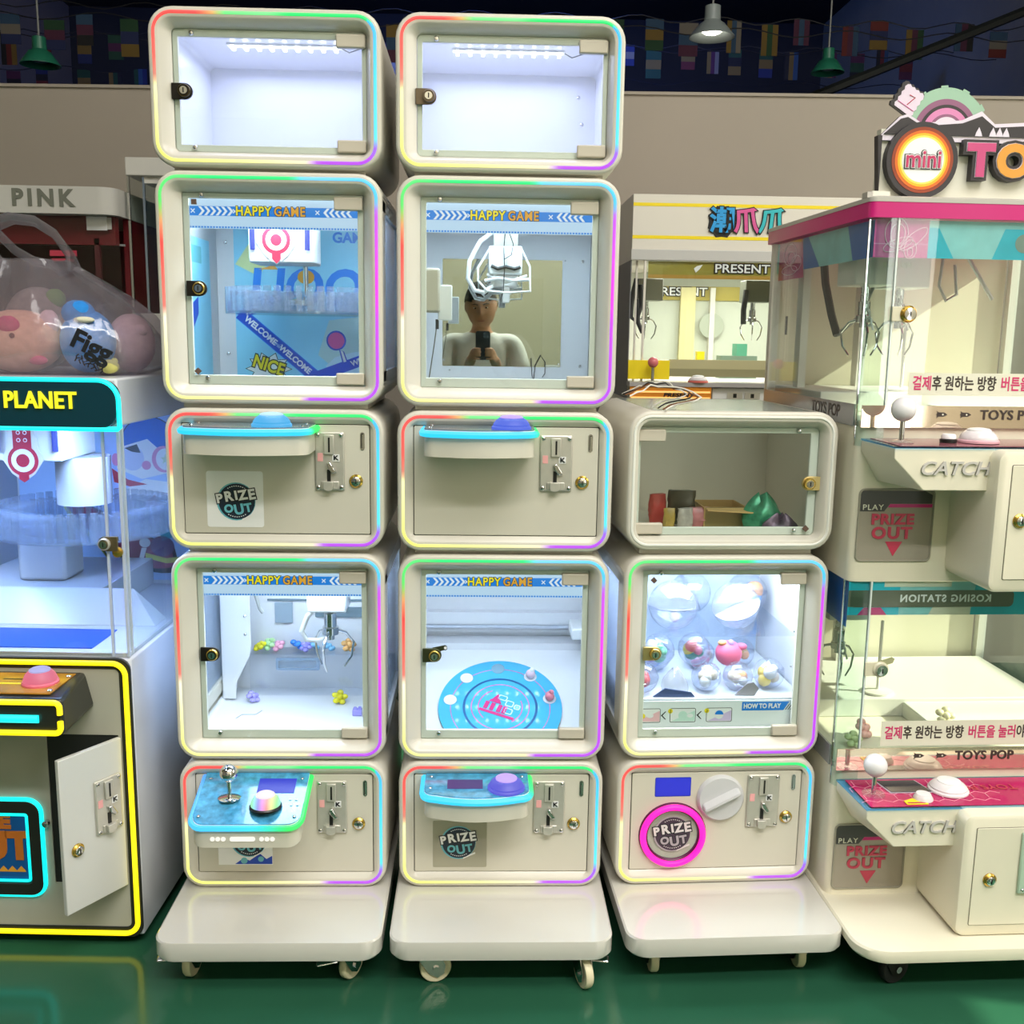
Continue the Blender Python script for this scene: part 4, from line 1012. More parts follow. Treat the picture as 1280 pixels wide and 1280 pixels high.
s = B(); s.box(-.222, .222, .135, .45, .261, .264, ACRYL); s.box(-.222, .222, .06, .45, .124, .128, mat('frosted_tray', (220, 226, 236), .3)); s.done('capsule_tray', c4)
for x, z in ((.190, .296), (.186, .208), (-.187, .296)): bolt(c4, x, .058, z, .0035)
def inC4(x, y, z): return atC(x, y, ZU[4]+z)
CAP = clear('capsule_shell', (247, 249, 254), 2.4, .04, .09, (235, 240, 255))
def capsule(loc, r, label, fill=None, tilt=0.0):
    t = thing('prize_capsule', label, 'capsule', loc, rnd.uniform(0, 6), 'clear capsules in the right stack'); t.rotation_euler[0] = tilt
    s = B(); s.ball((0, 0, 0), r, CAP, 24, 16); s.done('capsule_shell', t)
    s = B(); s.lathe([(r*1.005, -.003), (r*1.03, -.002), (r*1.03, .002), (r*1.005, .003)], (0, 0, 0), Z, CAP, 28); s.done('seam_band', t)
    if fill:
        s = B(); q = random.Random(int(loc[0]*1e4))
        for k in range(7):
            c = V((q.uniform(-1, 1), q.uniform(-1, 1), q.uniform(-1, .5)))*r*.42; s.ball(c, r*q.uniform(.28, .46), fill[k % len(fill)], 10, 7)
        s.done('wrapped_prize', t)
    return t
def prize(n, c): return mat('prize_' + n, c, .45)
PP = {n: prize(n, c) for n, c in dict(pink=(226, 110, 150), red=(214, 84, 92), mint=(120, 206, 170), teal=(70, 150, 150), yellow=(236, 206, 96), violet=(186, 150, 214), blue=(90, 150, 222), navy=(60, 76, 120), cream=(240, 222, 200), orange=(238, 170, 120), white=(236, 236, 240)).items()}
capsule(inC4(-.078, .20, .3265), .062, 'big empty clear capsule in the upper left of the capsule cabinet')
capsule(inC4(.084, .20, .3245), .060, 'big empty clear capsule in the upper right of the capsule cabinet', None, .5)
capsule(inC4(-.165, .335, .3155), .050, 'empty clear capsule against the left wall of the capsule cabinet', None, .9)
capsule(inC4(.005, .355, .3195), .055, 'empty clear capsule behind the two big upper ones', None, 1.1)
capsule(inC4(.160, .355, .3185), .054, 'capsule with a blue and orange prize at the right behind the big upper ones', (PP['blue'], PP['orange'], PP['cream']), .4)
capsule(inC4(-.118, .172, .217), .041, 'capsule with a mint green prize beside the lock of the capsule cabinet', (PP['mint'], PP['mint'], PP['teal'], PP['white']), .3)
capsule(inC4(-.026, .172, .219), .041, 'capsule with a red, teal and yellow prize in the middle of the capsule cabinet', (PP['red'], PP['teal'], PP['yellow'], PP['pink']), .6)
s = B(); s.ball((0, 0, 0), .034, PP['pink'], 18, 12, (1, .9, .95)); s.ball((.030, -.004, .018), .012, PP['pink'], 12, 8, (1.3, .9, .8)); s.ball((-.018, -.005, .028), .010, PP['orange'], 12, 8, (1.2, 1, .7)); s.ball((.002, -.010, .029), .009, PP['violet'], 12, 8)
o = s.done('bird_toy'); o.location = inC4(.062, .168, .2085); tag(o, 'round pink toy with a pointed tip lying right of the middle capsules', 'toy')
s = B(); s.ball((0, 0, 0), .013, PP['violet'], 14, 9); o = s.done('violet_ball'); o.location = inC4(-.060, .255, .2785); tag(o, 'small violet ball above the middle capsule', 'ball')
capsule(inC4(-.168, .110, .1665), .038, 'capsule with a red and pink prize low at the left wall of the capsule cabinet', (PP['red'], PP['pink'], PP['cream']), .2)
capsule(inC4(-.008, .114, .1655), .037, 'milky capsule low in the middle of the capsule cabinet', (PP['white'], PP['cream'], PP['white']), .8)
capsule(inC4(.072, .114, .1655), .037, 'capsule with a cream and orange prize low right of the middle', (PP['cream'], PP['orange'], PP['white']), .1)
capsule(inC4(.156, .130, .1675), .039, 'capsule with a yellowish prize low at the right wall of the capsule cabinet', (PP['yellow'], PP['cream'], PP['white']), .5)
capsule(inC4(-.10, .28, .1685), .040, 'capsule with a blue prize low at the back of the capsule cabinet', (PP['blue'], PP['white'], PP['violet']), .5)
capsule(inC4(.02, .29, .1685), .040, 'capsule with a pink and white prize low at the back of the capsule cabinet', (PP['pink'], PP['white'], PP['cream']), .5)
capsule(inC4(.13, .30, .1685), .040, 'capsule with an orange prize low at the back right of the capsule cabinet', (PP['orange'], PP['white'], PP['yellow']), .5)
BAGC = clear('thin_clear_film', (248, 248, 250), 2.2, .12, .34, (240, 240, 245), .5, 30)
def film_bag(name, loc, rx, ry, h, m, label, seed, rot=0.0):
    """crumpled film bag: wavy rings up to a pinched top"""
    q = random.Random(seed); s = B(); rings = []; N = 26; ph = [q.uniform(0, 6) for _ in range(4)]
    for i in range(9):
        f = i/8; w = (.80 + .5*f*(1-f)*1.4) * (1 - .72*f**3) if f > 0 else .78
        rings.append([V((rx*w*math.cos(2*pi*j/N)*(1+.07*math.sin(5*2*pi*j/N+ph[0]+3*f)), ry*w*math.sin(2*pi*j/N)*(1+.08*math.sin(7*2*pi*j/N+ph[1]-2*f)), h*f + .012*math.sin(3*2*pi*j/N+ph[2])*f)) for j in range(N)])
    s.loft(rings, m); o = s.done(name); o.location = loc; o.rotation_euler = (0, 0, rot); tag(o, label, 'bag'); return o
film_bag('film_bag', inC4(-.088, .100, .1285), .036, .022, .055, BAGC, 'crumpled clear film bag between the lower left capsules', 5)
s = B(); s.prism([(-.05, 0), (-.02, .022), (.045, .012), (.055, 0)], (0, 0, 0), X, Z, .004, PP['navy']); o = s.done('dark_card'); o.location = inC4(-.10, .075, .1285); tag(o, 'dark blue folded card in front of the lower left capsules', 'card')
s = B(); s.prism([(-.03, 0), (.0, .030), (.016, .034), (.03, .018), (.02, 0)], (0, 0, 0), X, Z, .004, mat('grey_card', (150, 145, 150), .5)); o = s.done('grey_card'); o.location = inC4(.085, .080, .1285); tag(o, 'grey torn card in front of the lower right capsules', 'card')

c1 = display_box('unlit display box on top of the short right stack holding bags and packets', atC(0, 0, ZU[3]+.004), RC, lit=False, hinge=-1, lock=mat('gold_metal', (196, 176, 120), .3, .8), lock_x=.202, lock_z=.155, stops=None, clips=((.186, .048, 45),), inner=mat('greige_inner_laminate', (236, 226, 210), .35)); plinth(c1, .0128)
kill = []
bm_ = bmesh.new(); bm_.from_mesh(c1.children[0].data)
for f in bm_.faces:
    ys = [v.co.y for v in f.verts]
    if max(ys)-min(ys) > .3 and f.calc_center_median().z > .30 and max(v.co.x for v in f.verts)-min(v.co.x for v in f.verts) > .3: kill.append(f)
bmesh.ops.delete(bm_, geom=kill, context='FACES'); bm_.to_mesh(c1.children[0].data); bm_.free()
s = B(); s.box(-.195, .195, .012, .474, .3165, .3215, clear('frosted_roof_pane', (240, 246, 246), 1.0, .2, .45, (225, 234, 234))); s.done('roof_pane', c1)
def inC1(x, y, z): return atC(x, y, ZU[3]+.004+z)
def packet(name, loc, w, h, d, m, label, seed, rot=0.0, lean=0.0, cat='packet'):
    q = random.Random(seed); s = B(); rings = []; N = 20
    for i in range(8):
        f = i/7; k = math.sin(pi*(.12+.76*f))**.6
        rings.append([V((w*(.92+.08*k)*math.copysign(abs(math.cos(2*pi*j/N))**.6, math.cos(2*pi*j/N)) + q.uniform(-.002, .002), d*k*math.sin(2*pi*j/N) + q.uniform(-.002, .002) - lean*f*h, h*f + (q.uniform(0, .002) if i else 0))) for j in range(N)])
    s.loft(rings, m); o = s.done(name); o.location = loc; o.rotation_euler = (0, 0, rot); return tag(o, label, cat)
FOILG = mat('green_foil', (60, 140, 105), .3, .3, noise=.5, nscale=40); FOILD = mat('dark_foil', (92, 70, 88), .35, .3, noise=.5, nscale=40)
film_bag('green_bag', inC1(.128, .16, .0165), .055, .045, .085, FOILG, 'crumpled green foil bag at the right inside the unlit display box', 11)
film_bag('dark_bag', inC1(.150, .09, .0165), .048, .022, .046, FOILD, 'dark purple foil bag in front of the green one in the unlit display box', 12)
packet('red_packet', inC1(-.115, .26, .0165), .022, .075, .016, mat('red_foil', (200, 70, 66), .35), 'narrow red packet standing at the left in the unlit display box', 3, .3)
packet('brown_packet', inC1(-.055, .255, .0165), .035, .085, .02, mat('brown_foil', (70, 62, 46), .3, noise=.5, nscale=30), 'dark brown packet behind the pink one in the unlit display box', 4, -.2)
packet('pink_packet', inC1(-.020, .20, .0165), .030, .050, .02, mat('rose_foil', (206, 130, 136), .35, noise=.25, nscale=30), 'rose pink packet in the middle left of the unlit display box', 5, .1)
packet('white_packet', inC1(-.062, .18, .0165), .020, .052, .014, mat('white_foil', (196, 188, 180), .3, noise=.3, nscale=30), 'whitish packet left of the rose one in the unlit display box', 6, .4)
packet('yellow_packet', inC1(-.100, .19, .0165), .014, .050, .012, mat('mustard_foil', (190, 160, 80), .35, noise=.3, nscale=30), 'small mustard packet in front of the red one', 7)
TAN = mat('tan_cardboard', (206, 170, 110), .6, noise=.06, nscale=8)
t = thing('open_carton', 'open tan carton with a raised flap in the middle of the unlit display box', 'box', tuple(inC1(.040, .24, .0165)), RC)
s = B(); s.box(-.055, .055, -.06, .06, 0, .003, TAN); s.box(-.055, -.052, -.06, .06, .003, .055, TAN); s.box(.052, .055, -.06, .06, .003, .055, TAN); s.box(-.052, .052, .057, .06, .003, .055, TAN); s.box(-.052, .052, -.06, -.057, .003, .055, mat('olive_card', (150, 132, 84), .6)); s.done('carton_body', t)
s = B(); s.hexa([V(p) for p in ((-.052, -.062, .052), (.052, -.062, .052), (.058, -.10, .046), (-.056, -.10, .052), (-.052, -.062, .054), (.052, -.062, .054), (.058, -.10, .049), (-.056, -.10, .055))], TAN); s.done('carton_flap', t)
s = B(); WW = (mat('white_wire', (225, 220, 210), .5), mat('brown_wire', (120, 70, 30), .5), BLACK)
for i in range(4):
    q = random.Random(30+i); p0 = V((-.24, -.0 + .03*i, .02)); pts = [p0 + V((.16*f, .03*math.sin(4*f+i), .010 + .035*math.sin(pi*f)*(.5+.5*q.random()))) for f in [k/9 for k in range(10)]]
    back = [pts[-1] + V((-.012*k, -.02*math.sin(k), -.004*k)) for k in range(1, 8)]
    s.tube(pts + back, .0018, WW[i % 3], 6)
o = s.done('loose_wires'); o.location = inC1(0, .03, .322); o.rotation_euler = (0, 0, RC); tag(o, 'tangle of thin loose wires on top of the unlit display box', 'wire')

# ================================================================== lit machine at the left edge
LO, LR = V((-.79, 2.27, 0)), -.04
lm = thing('prize_machine', 'blue lit prize machine with yellow neon outline and PLANET sign at the left edge', 'game machine', tuple(LO), LR)
GREYB = mat('warm_grey_panel', (178, 176, 162), .4, noise=.02)
SIDEW = mat('white_side_panel', (214, 216, 222), .25)
NEONY = emit('yellow_neon', (255, 232, 0), 1.6); NEONC = emit('cyan_neon', (0, 250, 240), 1.5)
DW = .68
s = B()
s.box(-.62, 0, 0, DW, .025, .712, SIDEW)
s.ball((-.30, .4, .016), .01, BLACK, 8, 6) if False else None
s.done('cabinet_body', lm, bevel=.006)
s = B()
fo = rr(.62, .690, .028, -.31, .369, 6); fi = rr(.566, .638, .012, -.31, .369, 6)
s.ring2(fo, fi, (0, .001, 0), X, Z, .007, BLACKP); s.done('front_rim', lm, bevel=.0015)
s = B(); op = (-.203, -.036, .160, .530)
for x0, x1, z0, z1 in ((-.60, op[0], .04, .70), (op[1], -.02, .04, .70), (op[0], op[1], .04, op[2]), (op[0], op[1], op[3], .70)): s.box(x0, x1, -.004, .0005, z0, z1, GREYB)
s.done('front_panel', lm)
s = B(); s.box(op[0], op[1], -.001, -.0005, op[2], op[3], mat('hatch_shade_dark', (30, 32, 30), .6)); s.done('hatch_shade_sheet', lm)  # flat dark sheet painting the shaded interior behind the open door
s = B(); path = []
no = rr(.62-.022, .690-.022, .030, -.31, .369, 8)
s.tube([(x, -.008, z) for x, z in no], .0062, NEONY, 8, True); s.done('neon_border', lm)
for x in (-.06, -.56):
    for y_ in (.06, .6):
        s = B(); s.lathe([(.018, 0), (.018, .018), (.008, .020), (.008, .030)], (x, y_, 0), Z, BLACK, 14); s.done('levelling_foot', lm)
# console
s = B()
s.hexa([V(p) for p in ((-.56, -.170, .595), (-.083, -.170, .595), (-.086, .0, .600), (-.56, .0, .600), (-.56, -.170, .676), (-.083, -.170, .676), (-.105, .0, .680), (-.56, .0, .680))], BLACKP)
cs = s.done('control_shelf', lm, bevel=.008)
s = B(); s.prism([(-.55, -.150), (-.118, -.150), (-.118, -.02), (-.55, -.02)], (0, 0, .6785), X, Y, .003, mat('orange_pattern_print', (176, 122, 40), .25, noise=.2, nscale=30)); s.prism(rect(-.55, -.130, -.096, -.088), (0, 0, .6815), X, Y, .0005, PYEL); s.prism([(-.26, -.06), (-.21, -.06), (-.20, -.07), (-.21, -.066), (-.26, -.066)], (0, 0, .6815), X, Y, .0005, BLACK); s.done('shelf_top', cs)
for y_ in (-.04, -.135): s = B(); s.lathe([(.006, 0), (.006, .002), (.003, .004), (0, .004)], (-.125, y_, .6815), Z, CHROME, 12); s.done('screw', cs)
s = B(); pth = [(x, -.174, z) for x, z in rr(.466, .068, .012, -.321, .6355, 5)]
q = [p for p in pth if not (p[0] > -.095 and abs(p[2]-.634) < .010)]
i0 = max(range(len(q)), key=lambda i: (q[i][0] > -.1) * (1000 - q[i][2]) if q[i][2] > .634 else -1)
right_top = [p for p in pth if p[2] > .634]; right_bot = [p for p in pth if p[2] <= .634]
s.tube([(-.088, -.174, .643)] + right_top, .0062, NEONY, 8); rb = [p for p in right_bot if p[0] <= -.3] + [p for p in right_bot if p[0] > -.3]
s.tube(rb + [(-.088, -.174, .628)], .0062, NEONY, 8); s.done('neon_border', cs)
s = B(); s.tube([(-.53, -.1725, .632), (-.135, -.1725, .632)], .0085, NEONC, 10); s.done('cyan_light_bar', cs)
dome_button(lm, -.168, -.085, .6815, .036, (emit('rose_button', (250, 120, 150), .75), emit('lilac_button_cap', (190, 185, 240), .8)), mat('rose_button_base', (225, 110, 130), .3), .034)
# prize window
s = B(); s.ring2(rr(.30, .236, .030, -.377, .249, 6), rr(.246, .176, .008, -.377, .249, 6), (0, -.004, 0), X, Z, .010, BLACKP); pw = s.done('prize_window', lm, bevel=.002)
s = B(); s.tube([(x, -.007, z) for x, z in rr(.302, .238, .032, -.377, .249, 8)], .0062, NEONC, 8, True); s.tube([(x, -.009, z) for x, z in rr(.236, .166, .006, -.377, .249, 4)], .0034, NEONC, 8, True); s.done('neon_border', pw)
s = B(); s.prism(rect(-.497, -.257, .163, .335), (0, -.0045, 0), X, Z, .002, mat('poster_blue', (20, 84, 150), .4)); s.prism([(x, .196 + (.006 if i % 2 else -.006)) for i, x in enumerate([-.48+.0105*k for k in range(21)])] + [(-.27, .187), (-.48, .187)], (0, -.0066, 0), X, Z, .0003, PORA); s.done('poster', pw)
OR2 = mat('burnt_orange_print', (196, 110, 40), .4)
text('PRIZE', 'lettering', pw, (-.372, -.0068, .312), .046, OR2, off=.003, wide=1.25); text('OUT', 'lettering', pw, (-.352, -.0068, .250), .092, OR2, off=.005, wide=1.0)
# coin door standing ajar
dl = V((-.037, -.004, 0)); da = math.radians(59)
s = B(); s.box(-.163, -.001, -.012, 0, .162, .527, mat('pale_grey_door', (206, 206, 202), .35)); cdr = s.done('coin_door', lm, bevel=.002)
cdr.location = dl; cdr.rotation_euler = (0, 0, da)
cm = coin_mech(lm, -.080, -.010, .318, .448, -.012); cm.location = dl; cm.rotation_euler = (0, 0, da)
pk = panel_lock(lm, -.128, .306, -.012, parent_name='door_lock'); pk.location = dl; pk.rotation_euler = (0, 0, da)
s = B(); s.lathe([(.008, 0), (.008, .012), (.004, .014)], (-.213, -.004, .312), -Y, CHROME, 14); s.done('latch_pin', lm)
# glass cabinet
s = B(); s.box(-.615, -.005, .006, DW-.01, .712, .724, SIDEW); s.box(-.615, -.18, .30, DW-.02, .724, .800, SIDEW); s.hexa([V(p) for p in ((-.615, .22, .724), (-.02, .22, .724), (-.02, .30, .724), (-.615, .30, .724), (-.615, .296, .80), (-.10, .296, .80), (-.10, .30, .80), (-.615, .30, .80))], SIDEW); s.done('cabinet_floor', lm, bevel=.002)
s = B(); s.box(-.56, -.10, .03, .18, .7245, .727, mat('chute_shadow_blue', (40, 90, 190), .35)); s.done('prize_chute', lm)  # flat plate; the shadow in the chute opening is put into its blue
s = B(); s.box(-.62, 0, .0, DW, 1.24, 1.345, SIDEW); s.done('roof_box', lm, bevel=.005)
s = B(); s.box(-.60, -.012, DW-.02, DW, .712, 1.24, SIDEW); s.box(-.615, -.56, .45, DW, .712, 1.24, SIDEW); s.done('back_wall', lm)
s = B(); s.box(-.610, -.040, .002, .006, .716, 1.238, GLASS); s.done('glass_front', lm)
s = B(); s.box(-.006, -.002, .012, DW-.02, .716, 1.238, GLASS); s.done('glass_side', lm)
s = B(); s.box(-.035, -.004, .001, .005, .716, 1.238, ACRYL); s.box(-.007, -.001, .0, .006, .716, 1.238, mat('pale_blue_edge', (196, 206, 226), .2)); s.box(-.041, -.036, -.001, .006, .716, 1.238, mat('pale_blue_edge', (196, 206, 226), .2)); s.box(-.010, -.004, .03, .034, .716, 1.238, WHITE); s.done('corner_post', lm)
glass_lock(lm, -.026, .979, .000, mat('brown_bronze', (110, 98, 72), .35, .6), -1, STEEL)
s = B(); s.lathe([(.012, 0), (.012, .004), (.008, .006), (0, .006)], (-.016, .0, .960), -Y, BRASS, 16); s.done('lock_cam', lm)
for x, z in ((-.42, .80), (-.42, .83)): bolt(lm, x, DW-.021, z, .004)
# motor, target, tray
s = B(); s.box(-.385, -.220, .20, .40, 1.135, 1.24, WHITE); mo = s.done('motor_housing', lm, bevel=.004)
s = B(); s.prism([(-.312, 1.085), (-.285, 1.105), (-.262, 1.140), (-.275, 1.165), (-.285, 1.238), (-.345, 1.238), (-.350, 1.165), (-.362, 1.140), (-.340, 1.105)], (0, .1995, 0), X, Z, .002, mat('ivory_print', (226, 222, 214), .4))
s.prism(rect(-.334, -.290, 1.150, 1.236), (0, .1975, 0), X, Z, .0006, PRED); s.prism(circ(-.312, 1.137, .037, 26), (0, .1975, 0), X, Z, .0008, PRED); s.prism(circ(-.312, 1.137, .028, 24), (0, .1966, 0), X, Z, .0006, WHITEP); s.prism(circ(-.312, 1.137, .016, 20), (0, .196, 0), X, Z, .0006, PRED)
s.prism([(-.324, 1.104), (-.300, 1.104), (-.300, 1.092), (-.312, 1.084), (-.324, 1.092)], (0, .1975, 0), X, Z, .0006, PRED)
for x in (-.320, -.304):
    for z in (1.186, 1.204): s.prism(circ(x, z, .005, 12), (0, .1968, 0), X, Z, .0004, WHITEP); s.prism(circ(x, z, .0032, 12), (0, .1964, 0), X, Z, .0004, PRED)
s.done('target_pin_print', mo)
for x in (-.372, -.232): s = B(); s.tube([(x, .195, 1.236), (x, .195, 1.160)], .0072, emit('blue_sparkle_led', (20, 50, 235), .9), 8); s.done('blue_light_cord', lm)
s = B(); s.lathe([(.066, 0), (.066, .12)], (-.225, .33, 1.015), Z, SIDEW, 30); s.done('tray_column', lm)
crystal_ring(lm, (-.225, .33, .945), .215, .075, 52, .07)
s = B(); s.box(-.425, -.30, .36, .48, .80, .95, SIDEW); s.done('tray_pedestal', lm, bevel=.01)
# cartoon print on the back wall: plain rocket-rider shapes
s = B(); yb = DW-.0205
s.prism(rect(-.555, -.014, .735, 1.232), (0, yb, 0), X, Z, .0005, mat('ice_blue_print', (176, 206, 248), .4, noise=.08, nscale=5))
def P(poly, m, k): s.prism(poly, (0, yb-.0005-.0005*k, 0), X, Z, .0005, m)
def ell(cx, cz, rx, rz, a0=0, a1=360, n=28): return [(cx+rx*math.cos(math.radians(a0+(a1-a0)*i/n)), cz+rz*math.sin(math.radians(a0+(a1-a0)*i/n))) for i in range(n + (a1-a0 < 360))]
P(ell(-.175, 1.130, .082, .080), PBLACK, 1); P(ell(-.175, 1.130, .079, .077), mat('helmet_blue_print', (30, 110, 205), .4), 2)
P([(-.26, 1.12), (-.18, 1.145), (-.13, 1.10), (-.12, 1.05), (-.20, 1.03), (-.27, 1.06)], WHITEP, 3); P(ell(-.225, 1.09, .034, .036), mat('visor_print', (206, 214, 240), .4), 4)
P([(-.245, 1.118), (-.21, 1.130), (-.20, 1.105), (-.225, 1.108)], PNAVY, 5); P(ell(-.272, 1.085, .012, .018), mat('rose_print', (230, 150, 190), .4), 4); P(ell(-.185, 1.070, .013, .013), mat('rose_print', (230, 150, 190), .4), 5)
P(ell(-.135, 1.088, .034, .038), mat('rose_print', (230, 150, 190), .4), 4); P(ell(-.130, 1.088, .027, .031), WHITEP, 5)
P([(-.130+(.014 if i % 2 == 0 else .006)*math.sin(2*pi*i/10), 1.088+(.016 if i % 2 == 0 else .007)*math.cos(2*pi*i/10)) for i in range(10)], mat('star_print', (214, 230, 190), .4), 6)
P([(-.285, 1.06), (-.24, 1.028), (-.185, 1.015), (-.235, 1.008), (-.28, 1.02)], PRED, 3)
P([(-.26, .995), (-.19, 1.03), (-.10, 1.02), (-.09, .93), (-.15, .86), (-.24, .88)], WHITEP, 1)
P(ell(-.120, .962, .016, .018), mat('plum_print', (110, 80, 120), .4), 3); P([(-.165, .985), (-.150, .955), (-.170, .95), (-.19, .965)], PRED, 3)
brd = [(-.43, .955)] + [(-.43+.33*f, .955-.175*math.sin(f*pi*.62)-.03*f) for f in [i/12 for i in range(13)]] + [(-.115, .83), (-.20, .87), (-.30, .925), (-.36, .955)]
P(brd, PBLACK, 1); P([(-.425, .952)] + [(-.425+.31*f, .950-.165*math.sin(f*pi*.62)-.02*f) for f in [i/12 for i in range(13)]] + [(-.125, .83), (-.20, .865), (-.30, .92), (-.36, .95)], mat('maroon_print', (140, 40, 80), .4), 2)
P([(-.44, .965), (-.425, .952)] + [(-.425+.13*f, .950-.135*f-.04*f*f) for f in [i/8 for i in range(9)]] + [(-.315, .815), (-.405, .90)], mat('lime_print', (206, 206, 90), .4), 3)
P([(-.20, .815), (-.14, .80), (-.06, .81), (-.02, .80), (-.05, .795), (-.14, .785), (-.20, .80)], mat('lime_print', (206, 206, 90), .4), 3)
P([(-.16, .895), (-.12, .90), (-.10, .87), (-.15, .85)], mat('sea_green_print', (60, 170, 180), .4), 4); P([(-.12, .92), (-.08, .91), (-.03, .865), (-.07, .885), (-.11, .895)], mat('sea_green_print', (60, 170, 180), .4), 4)
P(ell(-.15, .835, .035, .030), mat('plum_print', (110, 80, 120), .4), 4); P(ell(-.20, .845, .016, .014), WHITEP, 5); P([(-.21, .83), (-.195, .83), (-.205, .80), (-.218, .80)], WHITEP, 5)
s.done('printed_backdrop', lm)
area('box_light', (-.115, .17, 1.228), (-.14, .30, .7), .14, .28, 6.4, (.36, .53, 1.0), lm)
area('box_light', (-.50, .17, 1.228), (-.45, .30, .7), .16, .28, 6.4, (.36, .53, 1.0), lm)
s = B(); s.box(-.55, -.06, .02, .035, 1.231, 1.239, WHITE); 
lb = s.done('led_bar', lm)
for i in range(12): s = B(); s.box(-.53+.04*i, -.524+.04*i, .022, .033, 1.2285, 1.231, LEDW); s.done('led_chip', lb)
# sign
s = B(); so_ = rr(.60, .104, .036, -.292, 1.2905, 6)
s.prism([(x, max(z, 1.2385)) for x, z in so_], (0, -.002, 0), X, Z, .028, mat('dark_teal_acrylic', (8, 58, 72), .2)); sg = s.done('sign_board', lm, bevel=.002)
s = B(); sp = rr(.604, .104, .044, -.290, 1.289, 10); seg = [p for p in sp if p[0] > -.40]
path = [(-.58, 1.237), (.008, 1.237), (.012, 1.2405)] + [p for p in sp[11:22] if p[0] > -.4] + [(-.58, 1.341)]
s.tube([(x, -.026, z) for x, z in path], .0055, NEONC, 8); s.done('neon_border', sg)
text('PLANET', 'lettering', sg, (-.155, -.031, 1.2965), .050, emit('yellow_letter', (255, 245, 30), 1.1), ext=.002, off=.0012, wide=.86, space=1.05)

# clear carrier bag with plush toys on the roof of that machine
def atL(x, y, z): return V((LO.x + x*math.cos(LR) - y*math.sin(LR), LO.y + x*math.sin(LR) + y*math.cos(LR), z))
FILM = clear('carrier_film', (238, 235, 240), 2.4, .16, .24, (226, 220, 228), .8, 16)
bg = thing('carrier_bag', 'clear plastic carrier bag full of soft toys on the roof of the blue lit machine', 'bag', tuple(atL(-.21, .22, 1.3455)), 0)
q = random.Random(3); s = B(); N = 44; rings = []; ph = [q.uniform(0, 6) for _ in range(8)]
prof = [(0, .82), (.015, .97), (.05, 1.06), (.09, 1.04), (.13, .94), (.17, .78), (.205, .60), (.235, .44), (.262, .33)]
for h, w in prof:
    f = h/.262; ring = []
    for j in range(N):
        a = 2*pi*j/N; wav = 1 + (.02+.07*f)*math.sin(9*a+ph[0]+2*f) + (.015+.05*f)*math.sin(17*a+ph[1]-3*f)
        ring.append(V(((.235*w*wav)*math.cos(a) - .06*f*f, .150*w*wav*math.sin(a), h + (.010*math.sin(5*a+ph[2]) if 0 < h < .26 else 0))))
    rings.append(ring)
s.loft(rings, FILM, True, False); s.done('bag_film', bg, angle=60)
def strap(name, pts, w, tw=0.0):
    s = B(); pts = [V(p) for p in pts]; n = len(pts); rings = []
    for i, p in enumerate(pts):
        t_ = (pts[min(i+1, n-1)]-pts[max(i-1, 0)]).normalized(); e_ = V((0, 1, 0)); b_ = t_.cross(e_).normalized(); e_ = (e_ + b_*tw*math.sin(pi*i/n)).normalized()
        ww = w*(1.2-.7*math.sin(pi*i/(n-1)))
        rings.append([p + e_*ww*.5 + b_*.008, p + b_*.014, p - e_*ww*.5 + b_*.004, p - e_*ww*.5 - b_*.004, p - b_*.004, p + e_*ww*.5 - b_*.006])
    s.loft(rings, FILM); return s.done(name, bg, angle=60)
strap('bag_handle', [(.05, -.03, .235), (.045, -.04, .275), (.020, -.05, .318), (-.025, -.05, .346), (-.08, -.05, .352), (-.125, -.05, .335), (-.15, -.045, .29), (-.13, -.03, .24)], .055, .5)
strap('bag_handle', [(.0, .03, .235), (-.02, .03, .255), (-.06, .02, .262), (-.10, .015, .285), (-.135, .01, .322), (-.18, .01, .345), (-.22, .01, .33)], .045, .5)
e = math.radians(-27); tu, tv = V((math.cos(e), .10, math.sin(e))).normalized(), V((-math.sin(e), 0, math.cos(e)))
text('Figg', 'lettering', bg, (.125, -.158, .066), .058, PBLACK, tu, tv, .0003, .0022, wide=1.0)
s = B(); o_ = V((.092, -.162, .041))
for i in range(7): s.tube([o_ + tu*(.010*i + .004*math.sin(3*k+i)) + tv*(.006*k-.008) for k in range(4)], .0016, PBLACK, 5)
s.tube([o_ + tu*(.010*k) + tv*(.006*math.sin(2.2*k)) for k in range(7)], .0015, PBLACK, 5); s.done('printed_scrawl', bg)
def plush(name, label, loc, rx, ry, rz, m, feats, rot=0.0):
    t = thing(name, label, 'soft toy', tuple(loc), rot, 'soft toys in the carrier bag')
    s = B(); s.ball((0, 0, rz), 1, m, 26, 16, (rx, ry, rz)); s.done('toy_body', t)
    for nm, c, r, sc_, mm in feats: f = B(); f.ball(c, r, mm, 16, 10, sc_); f.done(nm, t)
FUR = lambda n, c: mat('plush_'+n, c, .9, noise=.1, nscale=60, bump=.6, bscale=160)
SK, RS, BF, PKF, YF, GF = FUR('peach', (232, 176, 156)), FUR('rose', (214, 90, 124)), FUR('blue', (40, 140, 226)), FUR('pale_pink', (226, 186, 196)), FUR('yellow', (226, 220, 130)), FUR('green', (120, 150, 90))
plush('peach_plush', 'round peach plush face with rose cheeks at the left in the carrier bag', atL(-.285, .16, 1.348), .100, .075, .072, SK,
      (('cheek', (.005, -.062, .108), .024, (1.1, .5, .9), RS), ('cheek', (-.075, -.05, .105), .022, (1.1, .5, .9), RS), ('snout_dot', (.018, -.075, .085), .006, (1, .6, 1), FUR('brown', (120, 60, 60))), ('mouth', (.060, -.045, .030), .018, (1.2, .6, .6), RS), ('ear', (.075, -.01, .115), .030, (.8, .5, 1), PKF)))
